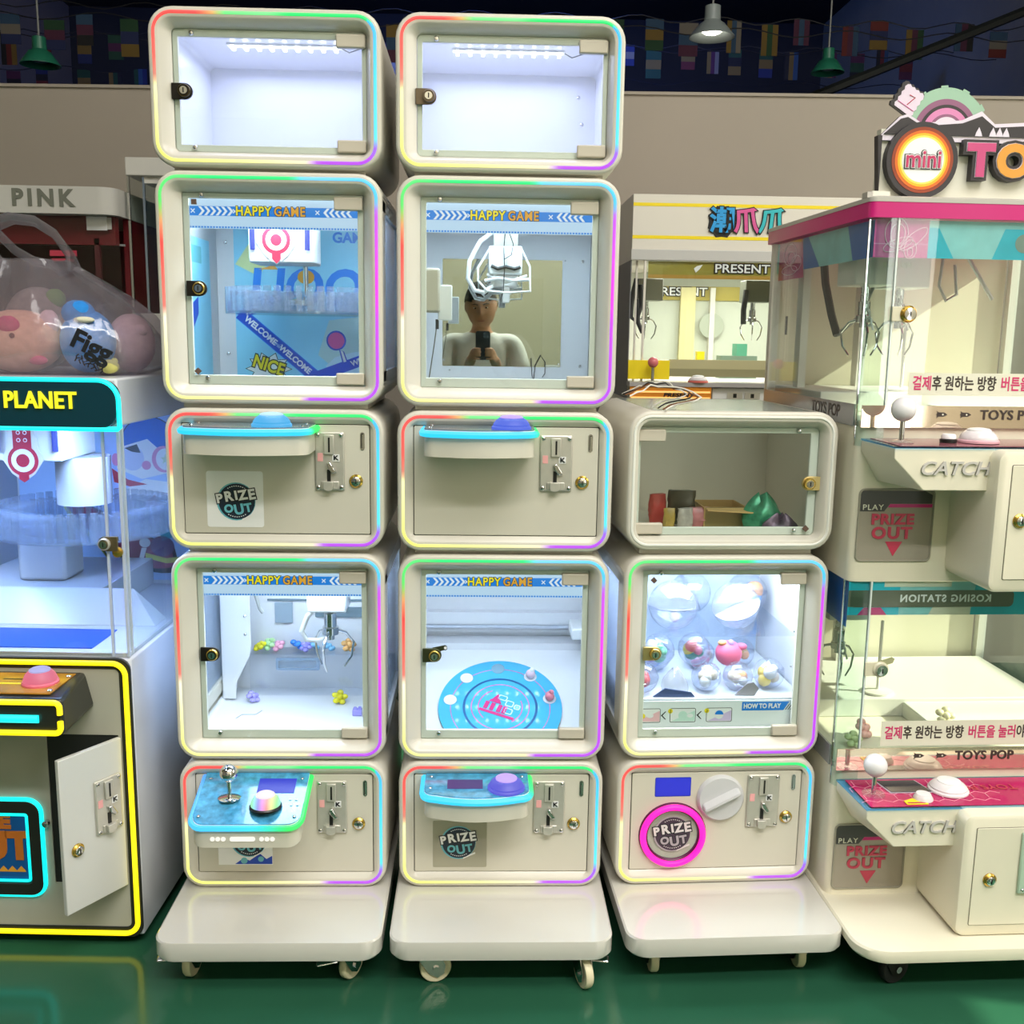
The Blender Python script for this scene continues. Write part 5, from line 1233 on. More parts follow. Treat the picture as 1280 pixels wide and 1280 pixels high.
plush('blue_plush', 'furry blue plush in the middle of the carrier bag', atL(-.120, .15, 1.350), .062, .055, .072, BF, (('head', (-.015, -.01, .135), .034, (1.1, .9, .9), BF), ('trim', (.01, -.045, .120), .015, (1.6, .6, .5), FUR('cream', (230, 226, 200)))))
plush('pink_plush', 'pale pink plush at the right side of the carrier bag', atL(-.062, .26, 1.348), .055, .06, .070, PKF, (('snout', (.03, -.03, .10), .02, (1, .8, .8), PKF),))
plush('yellow_plush', 'yellow plush peeping out low at the right of the carrier bag', atL(-.062, .12, 1.350), .022, .018, .016, YF, (('ear', (.012, 0, .028), .008, (1, .7, 1), YF),))
plush('grey_plush', 'greyish plush filling the back left of the carrier bag', atL(-.30, .30, 1.350), .085, .06, .10, FUR('mauve_grey', (150, 132, 132)), (('ear', (.05, -.02, .17), .025, (1, .6, 1), GF),))

# ================================================================== double catch machine at the right edge
RO, RR_ = V((.846, 2.27, 0)), .04
BODY = mat('warm_cream_body', (228, 222, 200), .32, noise=.015)
PALE = mat('pale_strip_film', (226, 226, 206), .5)
WPOST = mat('white_post', (232, 230, 222), .35)
TEALP = mat('teal_header_print', (20, 186, 212), .35, noise=.1, nscale=14); AQUA = mat('aqua_header_print', (150, 218, 222), .35, noise=.1, nscale=20); ROYAL = mat('royal_header_print', (10, 110, 205), .35); ROSE = mat('rose_header_print', (204, 80, 150), .35)
KO1, KO2 = mat('korean_red_print', (206, 50, 110), .45), mat('korean_dark_print', (60, 50, 46), .45)
RW, RD = .72, .70
def half(t, zb, zg, zt, upper):
    """one catch machine: body zb..zg, glass zg..zt"""
    s = B(); xw = .225
    s.loft([[V((x, y_, z)) for x, y_ in rr(RW, RD, .022, RW/2, RD/2, 5)] for z in (zb, zg-.004)], BODY); s.done('cabinet_body', t, angle=30)
    # coin door box
    s = B(); zt_, zb_ = zg-(.032 if not upper else .034), zb+(.0 if not upper else .02)
    o = lambda i, r: rr(RW-xw-2*i, zt_-zb_-2*i, r, (RW+xw)/2, (zt_+zb_)/2, 6)
    s.front([(o(0, .022), .001), (o(0, .022), -.178), (o(.003, .02), -.187), (o(.010, .014), -.190)], BODY); s.done('coin_box', t, angle=30)
    s = B(); dz0, dz1 = zb_+.030, zt_-.030; s.front([(rr(.24, dz1-dz0, .003, xw+.150, (dz0+dz1)/2), -.189), (rr(.24, dz1-dz0, .003, xw+.150, (dz0+dz1)/2), -.192)], BODY); s.done('coin_door', t, bevel=.0008)
    s = B(); s.ring2(rr(.2425, dz1-dz0+.0025, .004, xw+.150, (dz0+dz1)/2), rr(.2385, dz1-dz0-.0015, .003, xw+.150, (dz0+dz1)/2), (0, -.1895, 0), X, Z, .0012, mat('door_gap', (96, 92, 78), .6)); s.done('panel_gap', t)
    panel_lock(t, xw+(.055 if upper else .068), (dz0+dz1)/2 + (.005 if upper else -.006), -.192, parent_name='door_lock')
    if upper:
        s = B(); s.box(xw+.085, xw+.20, -.197, -.192, dz0+.006, dz0+.098, mat('coin_plate_dark', (48, 48, 46), .4)); s.done('coin_plate', t, bevel=.003)
    else:
        s = B(); s.box(xw+.132, xw+.24, -.200, -.192, zt_-.185, zt_-.040, mat('mint_coin_plate', (176, 200, 178), .3)); cpl = s.done('coin_plate', t, bevel=.003)
        for z in (zt_-.176, zt_-.05): bolt(cpl, xw+.142, -.200, z)
        s = B(); s.box(xw+.14, xw+.23, -.2012, -.200, zt_-.07, zt_-.055, WHITEP); s.done('plate_label', cpl)
    # console
    a, b_ = zg-.034, zg-.124
    s = B(); front = [(.018, a), (.018, a-.022), (.086, b_), (.262, b_), (.262, a)]; back = [(.008, a+.002), (.008, a-.020), (.05, b_), (.262, b_), (.262, a+.002)]
    s.loft([[V((x, -.150, z)) for x, z in front], [V((x, .002, z)) for x, z in back]], BODY); cs = s.done('control_shelf', t, bevel=.002)
    s = B(); s.hexa([V(p) for p in ((.016, -.153, a), (.70, -.153, a), (.70, 0, a+.002), (.006, 0, a+.002), (.016, -.153, a+.004), (.70, -.153, a+.004), (.70, 0, a+.006), (.006, 0, a+.006))], clear('blue_edge_acrylic', (190, 225, 245), 1.2)); s.done('shelf_cover', cs)
    s = B(); PM = mat('magenta_tile_print', (178, 24, 92), .15, noise=.12, nscale=12) if not upper else mat('dark_rose_print', (150, 90, 100), .12, noise=.15, nscale=12)
    s.hexa([V(p) for p in ((.030, -.145, a+.004), (.69, -.145, a+.004), (.69, -.008, a+.006), (.024, -.008, a+.006), (.030, -.145, a+.0052), (.69, -.145, a+.0052), (.69, -.008, a+.0072), (.024, -.008, a+.0072))], PM)
    if not upper:
        HX = mat('pale_pink_line', (240, 170, 190), .4); zz = a+.0068
        for i in range(9):
            for j in range(4):
                cx, cy = .035 + .036*i + (.018 if j % 2 else 0), -.135 + .036*j
                for k in range(3):
                    a0, a1 = math.radians(30+60*k), math.radians(90+60*k); p0, p1 = (cx+.021*math.cos(a0), cy+.021*math.sin(a0)), (cx+.021*math.cos(a1), cy+.021*math.sin(a1))
                    if min(p0[1], p1[1]) > -.145 and max(p0[1], p1[1]) < -.01: s.tube([(p0[0], p0[1], a+.0055+.0130*(p0[1]+.145)), (p1[0], p1[1], a+.0055+.0130*(p1[1]+.145))], .0007, HX, 4)
    s.done('printed_top', cs)
    joystick(t, .060, -.085, a+.007, mat('white_knob', (232, 230, 232), .25), .0265, .070)
    if upper:
        s = B(); s.lathe([(.018, 0), (.018, .006), (.014, .008), (.014, .012), (.012, .014), (0, .014)], (.165, -.085, a+.007), Z, BLACK, 20); k_ = s.done('small_button', t)
        s = B(); s.lathe([(.0155, .008), (.0155, .014), (.013, .018), (0, .019)], (.165, -.085, a+.007), Z, WHITE, 20); s.done('button_cap', k_)
        dome_button(t, .235, -.080, a+.007, .040, (mat('pearl_button', (226, 220, 222), .2), WHITE), mat('rose_button_skirt', (216, 170, 180), .3), .030)
    else:
        s = B(); s.prism([(.105, -.080), (.200, -.080), (.185, -.020), (.095, -.020)], (0, 0, a+.0074), X, Y, .0022, SCREEND); s.prism([(.101, -.083), (.205, -.083), (.189, -.017), (.091, -.017)], (0, 0, a+.0070), X, Y, .0010, mat('pale_bezel', (190, 180, 190), .3)); s.done('display_screen', t)
        s = B(); s.lathe([(.022, 0), (.022, .004), (.018, .010), (.016, .014), (0, .015)], (.165, -.112, a+.006), Z, mat('pearl_button', (226, 220, 222), .2), 22); s.done('small_button', t)
        dome_button(t, .245, -.070, a+.007, .042, (mat('pearl_button', (226, 220, 222), .2), WHITE), mat('pearl_button', (226, 220, 222), .2), .026)
        s = B(); s.prism([(.115, -.140), (.165, -.140), (.165, -.118), (.140, -.110), (.115, -.122)], (0, 0, a+.0062), X, Y, .001, PYEL); s.prism(rect(.12, .16, -.136, -.130), (0, 0, a+.0074), X, Y, .0003, PRED); s.done('yellow_sticker', t)
        text('TOYS POP', 'lettering', cs, (.335, -.060, a+.0085), .034, PRED, -X, -Y, .0002, .0004)
    text('CATCH', 'lettering', cs, (.149, -.1505, (a+b_)/2+.002), .040, mat('grey_relief_letter', (196, 192, 186), .3), ext=.0022, wide=1.12, shear=.25, off=.0006, m_side=mat('grey_relief_edge', (150, 148, 142), .35))
    # prize window in the recess
    zw = zg-.226
    s = B(); s.ring2(rr(.178, .170, .014, .100, zw, 5), rr(.170, .162, .011, .100, zw, 5), (0, .001, 0), X, Z, .004, mat('window_rim', (150, 146, 130), .4)); pw = s.done('prize_window', t, bevel=.001)
    s = B(); s.prism(rr(.170, .162, .011, .100, zw, 5), (0, .0005, 0), X, Z, .001, mat('smoky_flap', (160, 152, 138), .12)); s.prism([(.015, zw+.079), (.165, zw+.079), (.183, zw+.070), (.183, zw+.050), (.085, zw+.050), (.072, zw+.032), (.016, zw+.032)], (0, -.0006, 0), X, Z, .0005, mat('charcoal_print', (62, 62, 60), .3))
    s.prism([(.085, zw+.049), (.184, zw+.049), (.184, zw+.041), (.080, zw+.041)], (0, -.0007, 0), X, Z, .0005, MAGENTA); s.prism([(.080, zw-.038), (.120, zw-.038), (.100, zw-.072)], (0, -.0007, 0), X, Z, .0006, mat('raspberry_print', (196, 52, 84), .35)); s.done('flap', pw)
    text('PLAY', 'lettering', pw, (.045, -.0014, zw+.041), .018, PALE, wide=1.1, space=1.15)
    RB = mat('raspberry_print', (196, 52, 84), .35)
    text('PRIZE', 'lettering', pw, (.093, -.0014, zw+.013), .033, RB, off=.0013, wide=1.12, space=1.10); text('OUT', 'lettering', pw, (.093, -.0014, zw-.019), .037, RB, off=.0013, wide=1.12, space=1.14)
    # floor of the play field, posts, glass
    s = B(); s.box(.004, RW-.004, .004, RD-.004, zg-.004, zg+.010, BODY); s.box(.30, RW-.02, .10, RD-.04, zg+.010, zg+.050 if not upper else zg+.03, WPOST); s.box(.02, RW-.02, .30, RD-.04, zg+.010, zg+.06, WPOST); s.done('play_floor', t, bevel=.003)
    for x, y_ in ((.012, RD-.02), (RW-.012, RD-.02), (RW-.012, .02)): s = B(); s.box(x-.012, x+.012, y_-.012, y_+.012, zg+.008, zt, WPOST); s.done('corner_post', t)
    s = B(); s.box(.03, RW-.03, RD-.012, RD-.006, zg+.010, zt, mat('cream_added_panel', (232, 226, 204), .45, noise=.03, nscale=3)); s.done('added_back_panel', t)  # opaque panel added in place of rear glass, to catch the sun
    s = B(); s.box(.002, .006, .02, RD-.03, zg+.008, zt, GLASS); s.done('glass_side', t)
    s = B(); s.box(RW-.006, RW-.002, .03, RD-.03, zg+.008, zt, GLASS); s.done('glass_side', t)
    s = B(); k = 8; rc = .022
    arc_ = [(rc-rc*math.cos(pi/2*i/k), rc-rc*math.sin(pi/2*i/k)) for i in range(k+1)]
    outl = [(0, .03)] + arc_ + [(.056, 0), (.056, .004)] + [(rc-(rc-.004)*math.cos(pi/2*i/k), rc-(rc-.004)*math.sin(pi/2*i/k)) for i in range(k, -1, -1)] + [(.004, .03)]
    s.loft([[V((x, y_-.002, z)) for x, y_ in outl] for z in (zg-.046, zt)], clear('corner_acrylic', (232, 244, 242), 1.5, .02)); s.box(-.0015, .0015, .018, .022, zg-.046, zt, CHROME); s.box(.0535, .0575, -.004, .003, zg+.006, zt, mat('pale_edge_strip', (216, 226, 222), .2)); s.done('corner_glass', t)
    s = B(); s.box(.058, RW-.012, -.004, .000, zg+.008, zt, GLASS); gd = s.done('glass_door', t)
    s = B(); s.box(.052, .082, -.010, -.004, zg+.230, zg+.262, mat('pale_lock_plate', (222, 216, 190), .35)); lk = s.done('glass_lock', t, bevel=.001)
    zl = zg+.246
    s = B(); s.lathe([(.0185, 0), (.0185, .006), (.015, .009), (.0, .009)], (.088, -.006, zl), -Y, BRASS if upper else mat('pale_lock_plate', (222, 216, 190), .35), 24); s.lathe([(.013, .009), (.013, .016), (0, .017)], (.088, -.006, zl), -Y, CHROME, 20); s.box(.0868, .0892, -.0236, -.0225, zl-.006, zl+.006, BLACK); s.done('key_cylinder', lk)
    if not upper:
        s = B(); s.prism([(.085, zl+.004), (.118, zl+.014), (.122, zl+.024), (.116, zl+.028), (.085, zl+.018)], (0, -.004, 0), X, Z, .003, mat('pale_brass_cam', (206, 200, 160), .3, .6)); s.done('lock_cam', lk)
    # strip with rockets
    s = B(); s.box(.001, RW, -.0075, -.004, zg-.003, zg+(.046 if upper else .050), mat('warm_mirror_strip', (232, 214, 190), .06, .8)); sp = s.done('name_strip', t)
    def rocket(s, cx, cz, h):
        s.prism([(cx+h, cz), (cx+h*.4, cz+h*.36), (cx-h*.5, cz+h*.36), (cx-h*.9, cz+h*.62), (cx-h*.75, cz+h*.2), (cx-h, cz), (cx-h*.75, cz-h*.2), (cx-h*.9, cz-h*.62), (cx-h*.5, cz-h*.36), (cx+h*.4, cz-h*.36)], (0, -.0076, 0), X, Z, .0004, KO2)
        s.prism(circ(cx+h*.2, cz, h*.15, 10), (0, -.0081, 0), X, Z, .0003, PALE)
    dx = 0 if upper else .015
    for cx in (.192+dx, .247+dx): s = B(); rocket(s, cx-.008, zg+(.027 if upper else .031), .0135); s.done('rocket_print', sp)
    text('TOYS POP', 'lettering', sp, (.345+dx, -.0078, zg+(.026 if upper else .030)), .030, KO2, off=.0006, wide=1.0, space=1.05)
    # side of the strip, seen along the left wall
    s = B(); s.box(-.0035, .001, .03, RD-.02, zg-.003, zg+.046, mat('grey_side_strip', (176, 176, 176), .25, .5)); ss = s.done('side_strip', t)
    text('TOYS POP', 'lettering', ss, (-.0036, .20, zg+.024), .040, KO2, -Y, Z, .0003, .0006, wide=1.0)
    # instruction line
    kz, kh = (zg+.094, .050) if upper else (zg+.086, .062)
    s = B(); s.box(.104, RW-.012, -.0046, -.004, kz-kh/2, kz+kh/2, PALE); ip = s.done('instruction_film', t)
    x = .112
    for tx, m in (('결제', KO1), ('후 원하는 방향 ', KO2), ('버튼을 눌러', KO1), ('야 ', KO2), ('코인', KO1)):
        o = text(tx, 'lettering', ip, (x, -.0048, kz), .034, m, ext=.0002, off=.0007, align='LEFT', wide=.72)
        w_ = [v.co.x for v in o.data.vertices]
        x = max(w_) + (.0105 if tx.endswith(' ') else .002)
    # header prints inside the top of the glass
    def hdr(prefix, pts, m, k, side=False):
        if side: s.prism([(a_, z) for a_, z in pts], (.0075+.0004*k*-1, 0, 0), -Y, Z, .0003, m)
        else: s.prism(pts, (0, .0075-.0005*k, 0), X, Z, .0004, m)
    s = B()
    h0, h1 = (zt-.083, zt-.003) if upper else (zt-.081, zt-.002)
    hdr('', rect(-.000+.006, .70, h0, h1), AQUA, 0)
    if upper:
        hdr('', rect(.006, .128, h0, h1), ROSE, 1); hdr('', [(.128, h1-.015), (.150, h1-.015), (.188, h0), (.128, h0)], TEALP, 1); hdr('', [(.30, h1-.015), (.45, h1-.015), (.47, h0), (.275, h0)], TEALP, 1); hdr('', rect(.006, .128, h0+.028, h0+.030), mat('rose_light_print', (226, 150, 196), .35), 2)
        for cx, cz, rx, rz, a in ((.055, h0+.052, .026, .032, 0), (.058, h0+.050, .016, .022, 0), (.060, h0+.028, .034, .012, 20), (.095, h0+.040, .036, .012, 40), (.088, h0+.018, .014, .020, 0), (.088, h0+.012, .006, .010, 0)):
            e_ = math.radians(a); pts = [(cx + rx*math.cos(2*pi*i/30)*math.cos(e_) - rz*math.sin(2*pi*i/30)*math.sin(e_), .0055, cz + rx*math.cos(2*pi*i/30)*math.sin(e_) + rz*math.sin(2*pi*i/30)*math.cos(e_)) for i in range(30)]
            s.tube(pts, .0010, mat('pale_rose_line', (246, 200, 222), .4), 4, True)
        s.prism(circ(.345, h0+.035, .020, 18), (0, .0065, 0), X, Z, .0004, mat('grey_green_print', (130, 150, 140), .4))
    else:
        hdr('', rect(.006, .128, h0, h1), TEALP, 1); hdr('', [(.20, h0), (.30, h0), (.30, h0+.020), (.21, h0+.020)], PALE, 1); hdr('', [(.30, h0), (.70, h0), (.70, h1), (.31, h1)], TEALP, 1); hdr('', [(.03, h0), (.10, h0), (.085, h0+.018), (.045, h0+.018)], MAGENTA, 2); hdr('', [(.09, h1-.012), (.25, h1-.012), (.25, h1), (.09, h1)], PALE, 2)
        s.prism(rr(.392, .040, .012, .206, h0+.039, 4), (0, .0055, 0), X, Z, .0004, mat('olive_grey_print', (104, 106, 88), .4)); s.prism(rect(.006, .05, h0+.02, h0+.059), (0, .0056, 0), X, Z, .0005, mat('olive_grey_print', (104, 106, 88), .4))
    # left side print
    hdr('', [(-.02, h0), (-.66, h0), (-.66, h1), (-.02, h1)], AQUA, 0, True)
    if upper:
        hdr('', [(-.01, h0), (-.12, h0), (-.16, h1), (-.01, h1)], ROYAL, 1, True); hdr('', [(-.33, h0), (-.44, h0), (-.48, h1), (-.42, h1)], ROYAL, 1, True); hdr('', [(-.44, h0-.02), (-.64, h0-.02), (-.64, h1), (-.46, h1)], MAGENTA, 2, True)
        for cy, cz, rx, rz in ((.55, h0+.045, .05, .028), (.54, h0+.036, .03, .016), (.55, h0+.004, .06, .012), (.50, h0+.02, .04, .02)):
            s.tube([(.0058, cy + rx*math.cos(2*pi*i/24), cz + rz*math.sin(2*pi*i/24)) for i in range(24)], .0011, mat('pale_rose_line', (246, 200, 222), .4), 4, True)
    else: hdr('', [(-.01, h0-.03), (-.30, h0-.02), (-.34, h1), (-.01, h1)], ROYAL, 1, True)
    hp = s.done('header_print', t)
    if upper: text('STATION', 'lettering', hp, (.100, .090, h0-.010), .016, PALE, off=.0006)
    else: text('KOSING STATION', 'lettering', hp, (.238, .0048, h0+.039), .0235, WHITEP, X, Z, .0002, .0008, space=1.18, wide=1.0)
    if not upper:  # printed on the far side of the film, so it reads mirrored from the front
        o = hp.children[-1] if hp.children else None
        lt = [c for c in COL.objects if c.parent == hp][0]
        for v in lt.data.vertices: v.co.x = .476 - v.co.x
        lt.data.flip_normals()
    # carriage and claws
    s = B(); s.box(.02, RW-.02, .28, .30, zt-.045, zt-.03, STEEL); s.box(.02, RW-.02, .44, .46, zt-.045, zt-.03, STEEL); s.done('carriage_rail', t)
    cl = ((.075, .20), (.205, .30)) if upper else ((.070, .20),)
    for i, (x, y_) in enumerate(cl):
        s = B(); s.box(x-.048, x+.052, y_-.05, y_+.06, zt-.135, zt-.045, WPOST); s.done('claw_carriage', t, bevel=.004)
        claw(t, x, y_, zt-.135, zt-.232, CHROME, 1.0)
        s = B(); s.tube([(x-.020+.001*k, y_-.03+.010*math.cos(k*1.2), zt-.135-.0035*k+.006*math.sin(k*1.2)) for k in range(30)], .0028, WHITE, 6); s.done('coiled_hose', t)
    s = B()
    if upper:
        s.tube([(.05, .42, zt-.05), (.052, .40, zt-.12), (.058, .36, zt-.20), (.064, .33, zt-.25)], .010, mat('black_grey_chain', (70, 72, 68), .5), 6)
        s.tube([(.064, .33, zt-.25), (.11, .30, zt-.20), (.14, .28, zt-.10), (.145, .28, zt-.05)], .005, ARM, 8); s.tube([(.27, .22, zt-.06), (.265, .22, zt-.13), (.285, .22, zt-.165), (.31, .22, zt-.15), (.30, .22, zt-.08)], .004, WHITE, 8); s.tube([(.33, .22, zt-.06), (.40, .22, zt-.16)], .005, WHITE, 8)
    else: s.tube([(.018, .35, zt-.06), (.016, .33, zt-.12), (.022, .30, zt-.17), (.034, .28, zt-.165), (.036, .26, zt-.10), (.036, .26, zt-.06)], .005, ARM, 8)
    s.done('hanging_cable', t)
    s = B(); s.box(.24, .262, .62, .66, zg+.05, zt, WPOST); s.box(.03, .05, .50, .54, zg+.05, zt, WPOST); s.done('inner_post', t)
    s = B(); s.tube([(.25, .35, zg+.06), (.25, .35, zg+.26)], .0045, WPOST, 8); s.lathe([(.04, 0), (.04, .006), (.012, .010)], (.25, .35, zg+.06), Z, WPOST, 18); s.done('prize_pole', t)
    for x, y_ in ((.01, .56),): s = B(); s.box(x, x+.003, y_, y_+.010, zg+.20, zg+.25, DARKM); s.done('side_hinge', t)
lo = thing('catch_machine', 'lower cream catch machine of the stacked pair at the right edge, with magenta tiled shelf', 'game machine', tuple(RO), RR_)
half(lo, .126, .451, .904, False)
s = B(); plt = rr(.74, .95, .07, .36, .235, 8)
s.loft([[V((x*(.99)+.004, y_*.995, z)) for x, y_ in plt] if i in (0, 3) else [V((x, y_, z)) for x, y_ in plt] for i, z in enumerate((.098, .104, .121, .126))], BODY); s.done('base_board', lo, angle=30)
for x, y_, a, br in ((.085, -.165, 20, 0), (.62, -.165, 20, 0), (.085, .60, 60, None), (.62, .60, 60, None)): caster(lo, x, y_, a, RUBBER, DARKM, .038, .020, br, .098)
hi = thing('catch_machine', 'upper cream catch machine with pink band and mini sign on its roof', 'game machine', tuple(RO), RR_)
half(hi, .9045, 1.262, 1.712, True)
s = B(); s.loft([[V((x, y_, z)) for x, y_ in rr(RW+.016, RD+.012, .016, RW/2-.004, RD/2, 4)] for z in (1.712, 1.745)], MAGENTA); s.done('pink_band', hi, angle=30)
s = B(); s.loft([[V((x, y_, z)) for x, y_ in rr(RW+.018-i, RD+.014-i, .016, RW/2-.004, RD/2, 4)] for z, i in ((1.745, 0), (1.754, 0), (1.758, .02))], mat('grey_roof_cap', (190, 186, 178), .4)); s.done('roof_cap', hi, angle=30)
s = B(); s.box(.0, .04, .02, .06, 1.758, 1.770, mat('pale_bracket', (226, 224, 212), .4)); s.box(-.01, .002, .02, .05, 1.756, 1.768, mat('grey_roof_cap', (190, 186, 178), .4)); s.done('roof_bracket', hi)
# sign board
SB = mat('pale_sign_board', (220, 218, 204), .4); SG = mat('sign_dark', (54, 50, 54), .45); SGW = mat('lilac_white_print', (232, 222, 236), .4)
s = B(); s.box(.024, .715, .052, .075, 1.757, 1.905, SB); sb = s.done('sign_board', hi)
def sil(pts, y0, h, m, nm='sign_part', ms=None):
    s = B(); s.prism(pts, (0, y0, 0), X, Z, h, m, ms); return s.done(nm, sb)
top = [(.018, 1.888), (.060, 1.930), (.078, 1.936), (.110, 1.918), (.200, 1.926), (.243, 1.946), (.275, 1.920), (.36, 1.926), (.45, 1.95), (.715, 1.93), (.715, 1.900)]
sil([(.018, 1.880)] + top[:-1] + [(.715, 1.880)], .055, .010, SGW, 'mountain_outline', SG)
sil([(.026, 1.893), (.062, 1.925), (.077, 1.929), (.110, 1.911), (.200, 1.919), (.243, 1.935), (.275, 1.912), (.36, 1.918), (.45, 1.94), (.715, 1.92), (.715, 1.893)], .0445, .003, SG, 'mountain_print')
sil([(.014, 1.890), (.024, 1.890), (.024, 1.765)], .064, .02, SG, 'side_wedge')  # dark wedge along the left edge of the board
s = B()
for r0_, r1_, m, k in ((.072, .096, mat('sage_print', (160, 196, 172), .4), 0), (.060, .072, mat('mauve_print', (150, 96, 130), .4), 1), (.053, .060, SG, 2), (.040, .053, mat('orchid_print', (224, 140, 190), .4), 3), (.034, .040, mat('mauve_print', (150, 96, 130), .4), 4), (.001, .034, SGW, 5)):
    s.prism(ringpts(r0_, r1_, 0, pi, 30), (.170, .066-.0008*k, 1.900), X, Z, .008, m, SG)
for a in (35, 65, 95, 125): e = math.radians(a); s.prism(rect(-.008, .008, 0, .005), (.170+.095*math.cos(e), .064, 1.900+.095*math.sin(e)), V((math.sin(e), 0, -math.cos(e))), V((math.cos(e), 0, math.sin(e))), .006, mat('sage_print', (160, 196, 172), .4), SG)
s.done('wheel_arcs', sb)
s = B(); e = math.radians(-32); sq = []
for i in range(8): sq += [(.022*(-1)+.044*i/8, .026 + (.003 if i % 2 else 0))]
pol = [(-.022, -.026), (.022, -.026)] + [(.022 + (.003 if i % 2 else 0), -.026+.052*i/8) for i in range(1, 8)] + [(.022-.044*i/8, .026+(.003 if i % 2 else 0)) for i in range(0, 9)] + [(-.022-(.003 if i % 2 else 0), .026-.052*i/8) for i in range(1, 8)]
u_, v_ = V((math.cos(e), 0, math.sin(e))), V((-math.sin(e), 0, math.cos(e)))
s.prism([(x*1.18-.004, z*1.12) for x, z in pol], (.083, .0655, 1.966), u_, v_, .008, SG); s.prism(pol, (.083, .057, 1.966), u_, v_, .001, mat('pale_lilac_card', (230, 214, 232), .4))
s.tube([V((.083, .0555, 1.966)) + u_*a + v_*b_ for a, b_ in ((-.006, .010), (.008, .012), (.001, -.010))], .001, PRED, 4); s.tube([V((.083, .0555, 1.966)) + u_*a + v_*b_ for a, b_ in ((-.021, -.014), (.021, -.013))], .0008, PPINK, 4); s.done('ticket_cutout', sb)
s = B(); c_ = (.111, 1.838); s.prism(circ(*c_, .080, 40), (0, .052, 0), X, Z, .022, SG); 
for i, (r, m) in enumerate(((.069, mat('brown_glow_print', (150, 60, 30), .35)), (.062, mat('orange_glow_print', (226, 110, 30), .35)), (.056, mat('amber_glow_print', (244, 190, 40), .35)), (.051, mat('lemon_glow_print', (250, 236, 110), .35)), (.047, WHITEP))): s.prism(circ(*c_, r, 40), (0, .0295-.0004*i, 0), X, Z, .0004, m)
ds = s.done('round_badge', sb)
text('mini', 'lettering', ds, (.111, .0268, 1.838), .052, PBLACK, ext=.0006, off=.0040, wide=.92); text('mini', 'lettering', ds, (.111, .0252, 1.838), .052, WHITEP, ext=.0004, off=.0024, wide=.92); text('mini', 'lettering', ds, (.111, .0240, 1.838), .052, mat('crimson_print', (196, 50, 100), .35), ext=.0004, off=.0008, wide=.92)
for tx, x, m in (('T', .242, mat('pink_letter', (204, 76, 130), .35)), ('O', .318, mat('amber_letter', (228, 158, 62), .35)), ('Y', .395, mat('blue_letter', (70, 150, 210), .35))):
    text(tx, 'sign_letter', sb, (x, .052, 1.838), .090, SG, ext=.010, off=.012, wide=1.05); text(tx, 'sign_letter', sb, (x, .0315, 1.838), .090, SGW, ext=.0006, off=.0058, wide=1.05); text(tx, 'sign_letter', sb, (x, .030, 1.838), .090, m, ext=.0008, off=.0048, wide=1.05)
for x in (.238, .270, .285, .30): sil([(x-.008, 1.893), (x+.008, 1.893), (x+.006, 1.900), (x, 1.912), (x-.006, 1.900)], .0412, .001, SGW, 'peak_print')
# small prizes on the lower play field
def inR(x, y_, z): return V((RO.x + x*math.cos(RR_) - y_*math.sin(RR_), RO.y + x*math.sin(RR_) + y_*math.cos(RR_), z))
flower(inR(.085, .10, .462), .024, mat('sage_toy', (196, 206, 150), .4), 'pale green jelly flower on the lower play field behind the corner glass', .3, .9)
flower(inR(.135, .16, .462), .028, mat('salmon_toy', (240, 180, 170), .4), 'salmon jelly flower on the lower play field left of the pole', .9, 1.0)
flower(inR(.335, .14, .502), .026, mat('cream_toy', (236, 226, 190), .4), 'cream jelly flower on the raised lower play field at the right edge', .1, 1.0)

# ================================================================== machines standing along the partition
WB = mat('ivory_cabinet', (228, 224, 214), .4); GS = mat('grey_side_board', (118, 120, 124), .5)
pr = thing('catch_machine', 'white catch machine with yellow striped header standing at the grey wall behind the short stack', 'game machine', (.505, 3.55, 0), 0)
PW, PD = .80, .72
s = B(); s.box(0, PW, 0, PD, 0, 1.24, WB); s.done('cabinet_body', pr, bevel=.004)
s = B(); s.box(0, PW, .0, PD, 1.706, 1.922, WB); s.box(-.002, PW+.002, -.004, .0, 1.706, 1.742, mat('silver_strip', (200, 200, 198), .35)); s.done('header_box', pr, bevel=.003)
s = B(); s.box(.001, PW, -.001, .0005, 1.883, 1.894, PYEL); s.box(.001, PW, -.001, .0005, 1.777, 1.788, PYEL); s.done('yellow_stripe', pr)
hdx = {'潮': (.300, PBLUE), '爪': (.388, PPINK)}
blob = [(.302 + (.052 if i % 2 else .045)*math.cos(2*pi*i/16), 1.836 + (.056 if i % 2 else .049)*math.sin(2*pi*i/16)) for i in range(16)]
s = B(); s.prism(blob, (0, -.0005, 0), X, Z, .001, PBLACK); s.done('logo_ground', pr)
for ch, x, m, sh in (('潮', .302, mat('azure_letter', (40, 160, 230), .4), 0), ('爪', .384, PPINK, -.08), ('爪', .466, mat('turquoise_letter', (50, 190, 200), .4), .08)):
    text(ch, 'logo_letter', pr, (x, -.003, 1.836), .086, PBLACK, ext=.001, off=.006, wide=1.0, shear=sh); text(ch, 'logo_letter', pr, (x, -.0055, 1.836), .086, m, ext=.001, off=.0025, wide=1.0, shear=sh)
s = B(); s.box(.04, PW-.02, PD-.03, PD-.02, 1.24, 1.706, mat('pale_sage_backboard', (206, 210, 196), .5)); s.box(.0, .04, .0, PD, 1.372, 1.706, mat('silver_strip', (200, 200, 198), .35)) if False else None
s.box(0, PW, 0, PD, 1.24, 1.30, WB); s.done('play_floor', pr)
s = B(); s.box(-.001, .002, .001, PD, 1.24, 1.706, GS); s.done('side_board', pr)
s = B(); s.box(.052, PW-.01, .004, .008, 1.375, 1.706, GLASS); s.done('glass_front', pr)
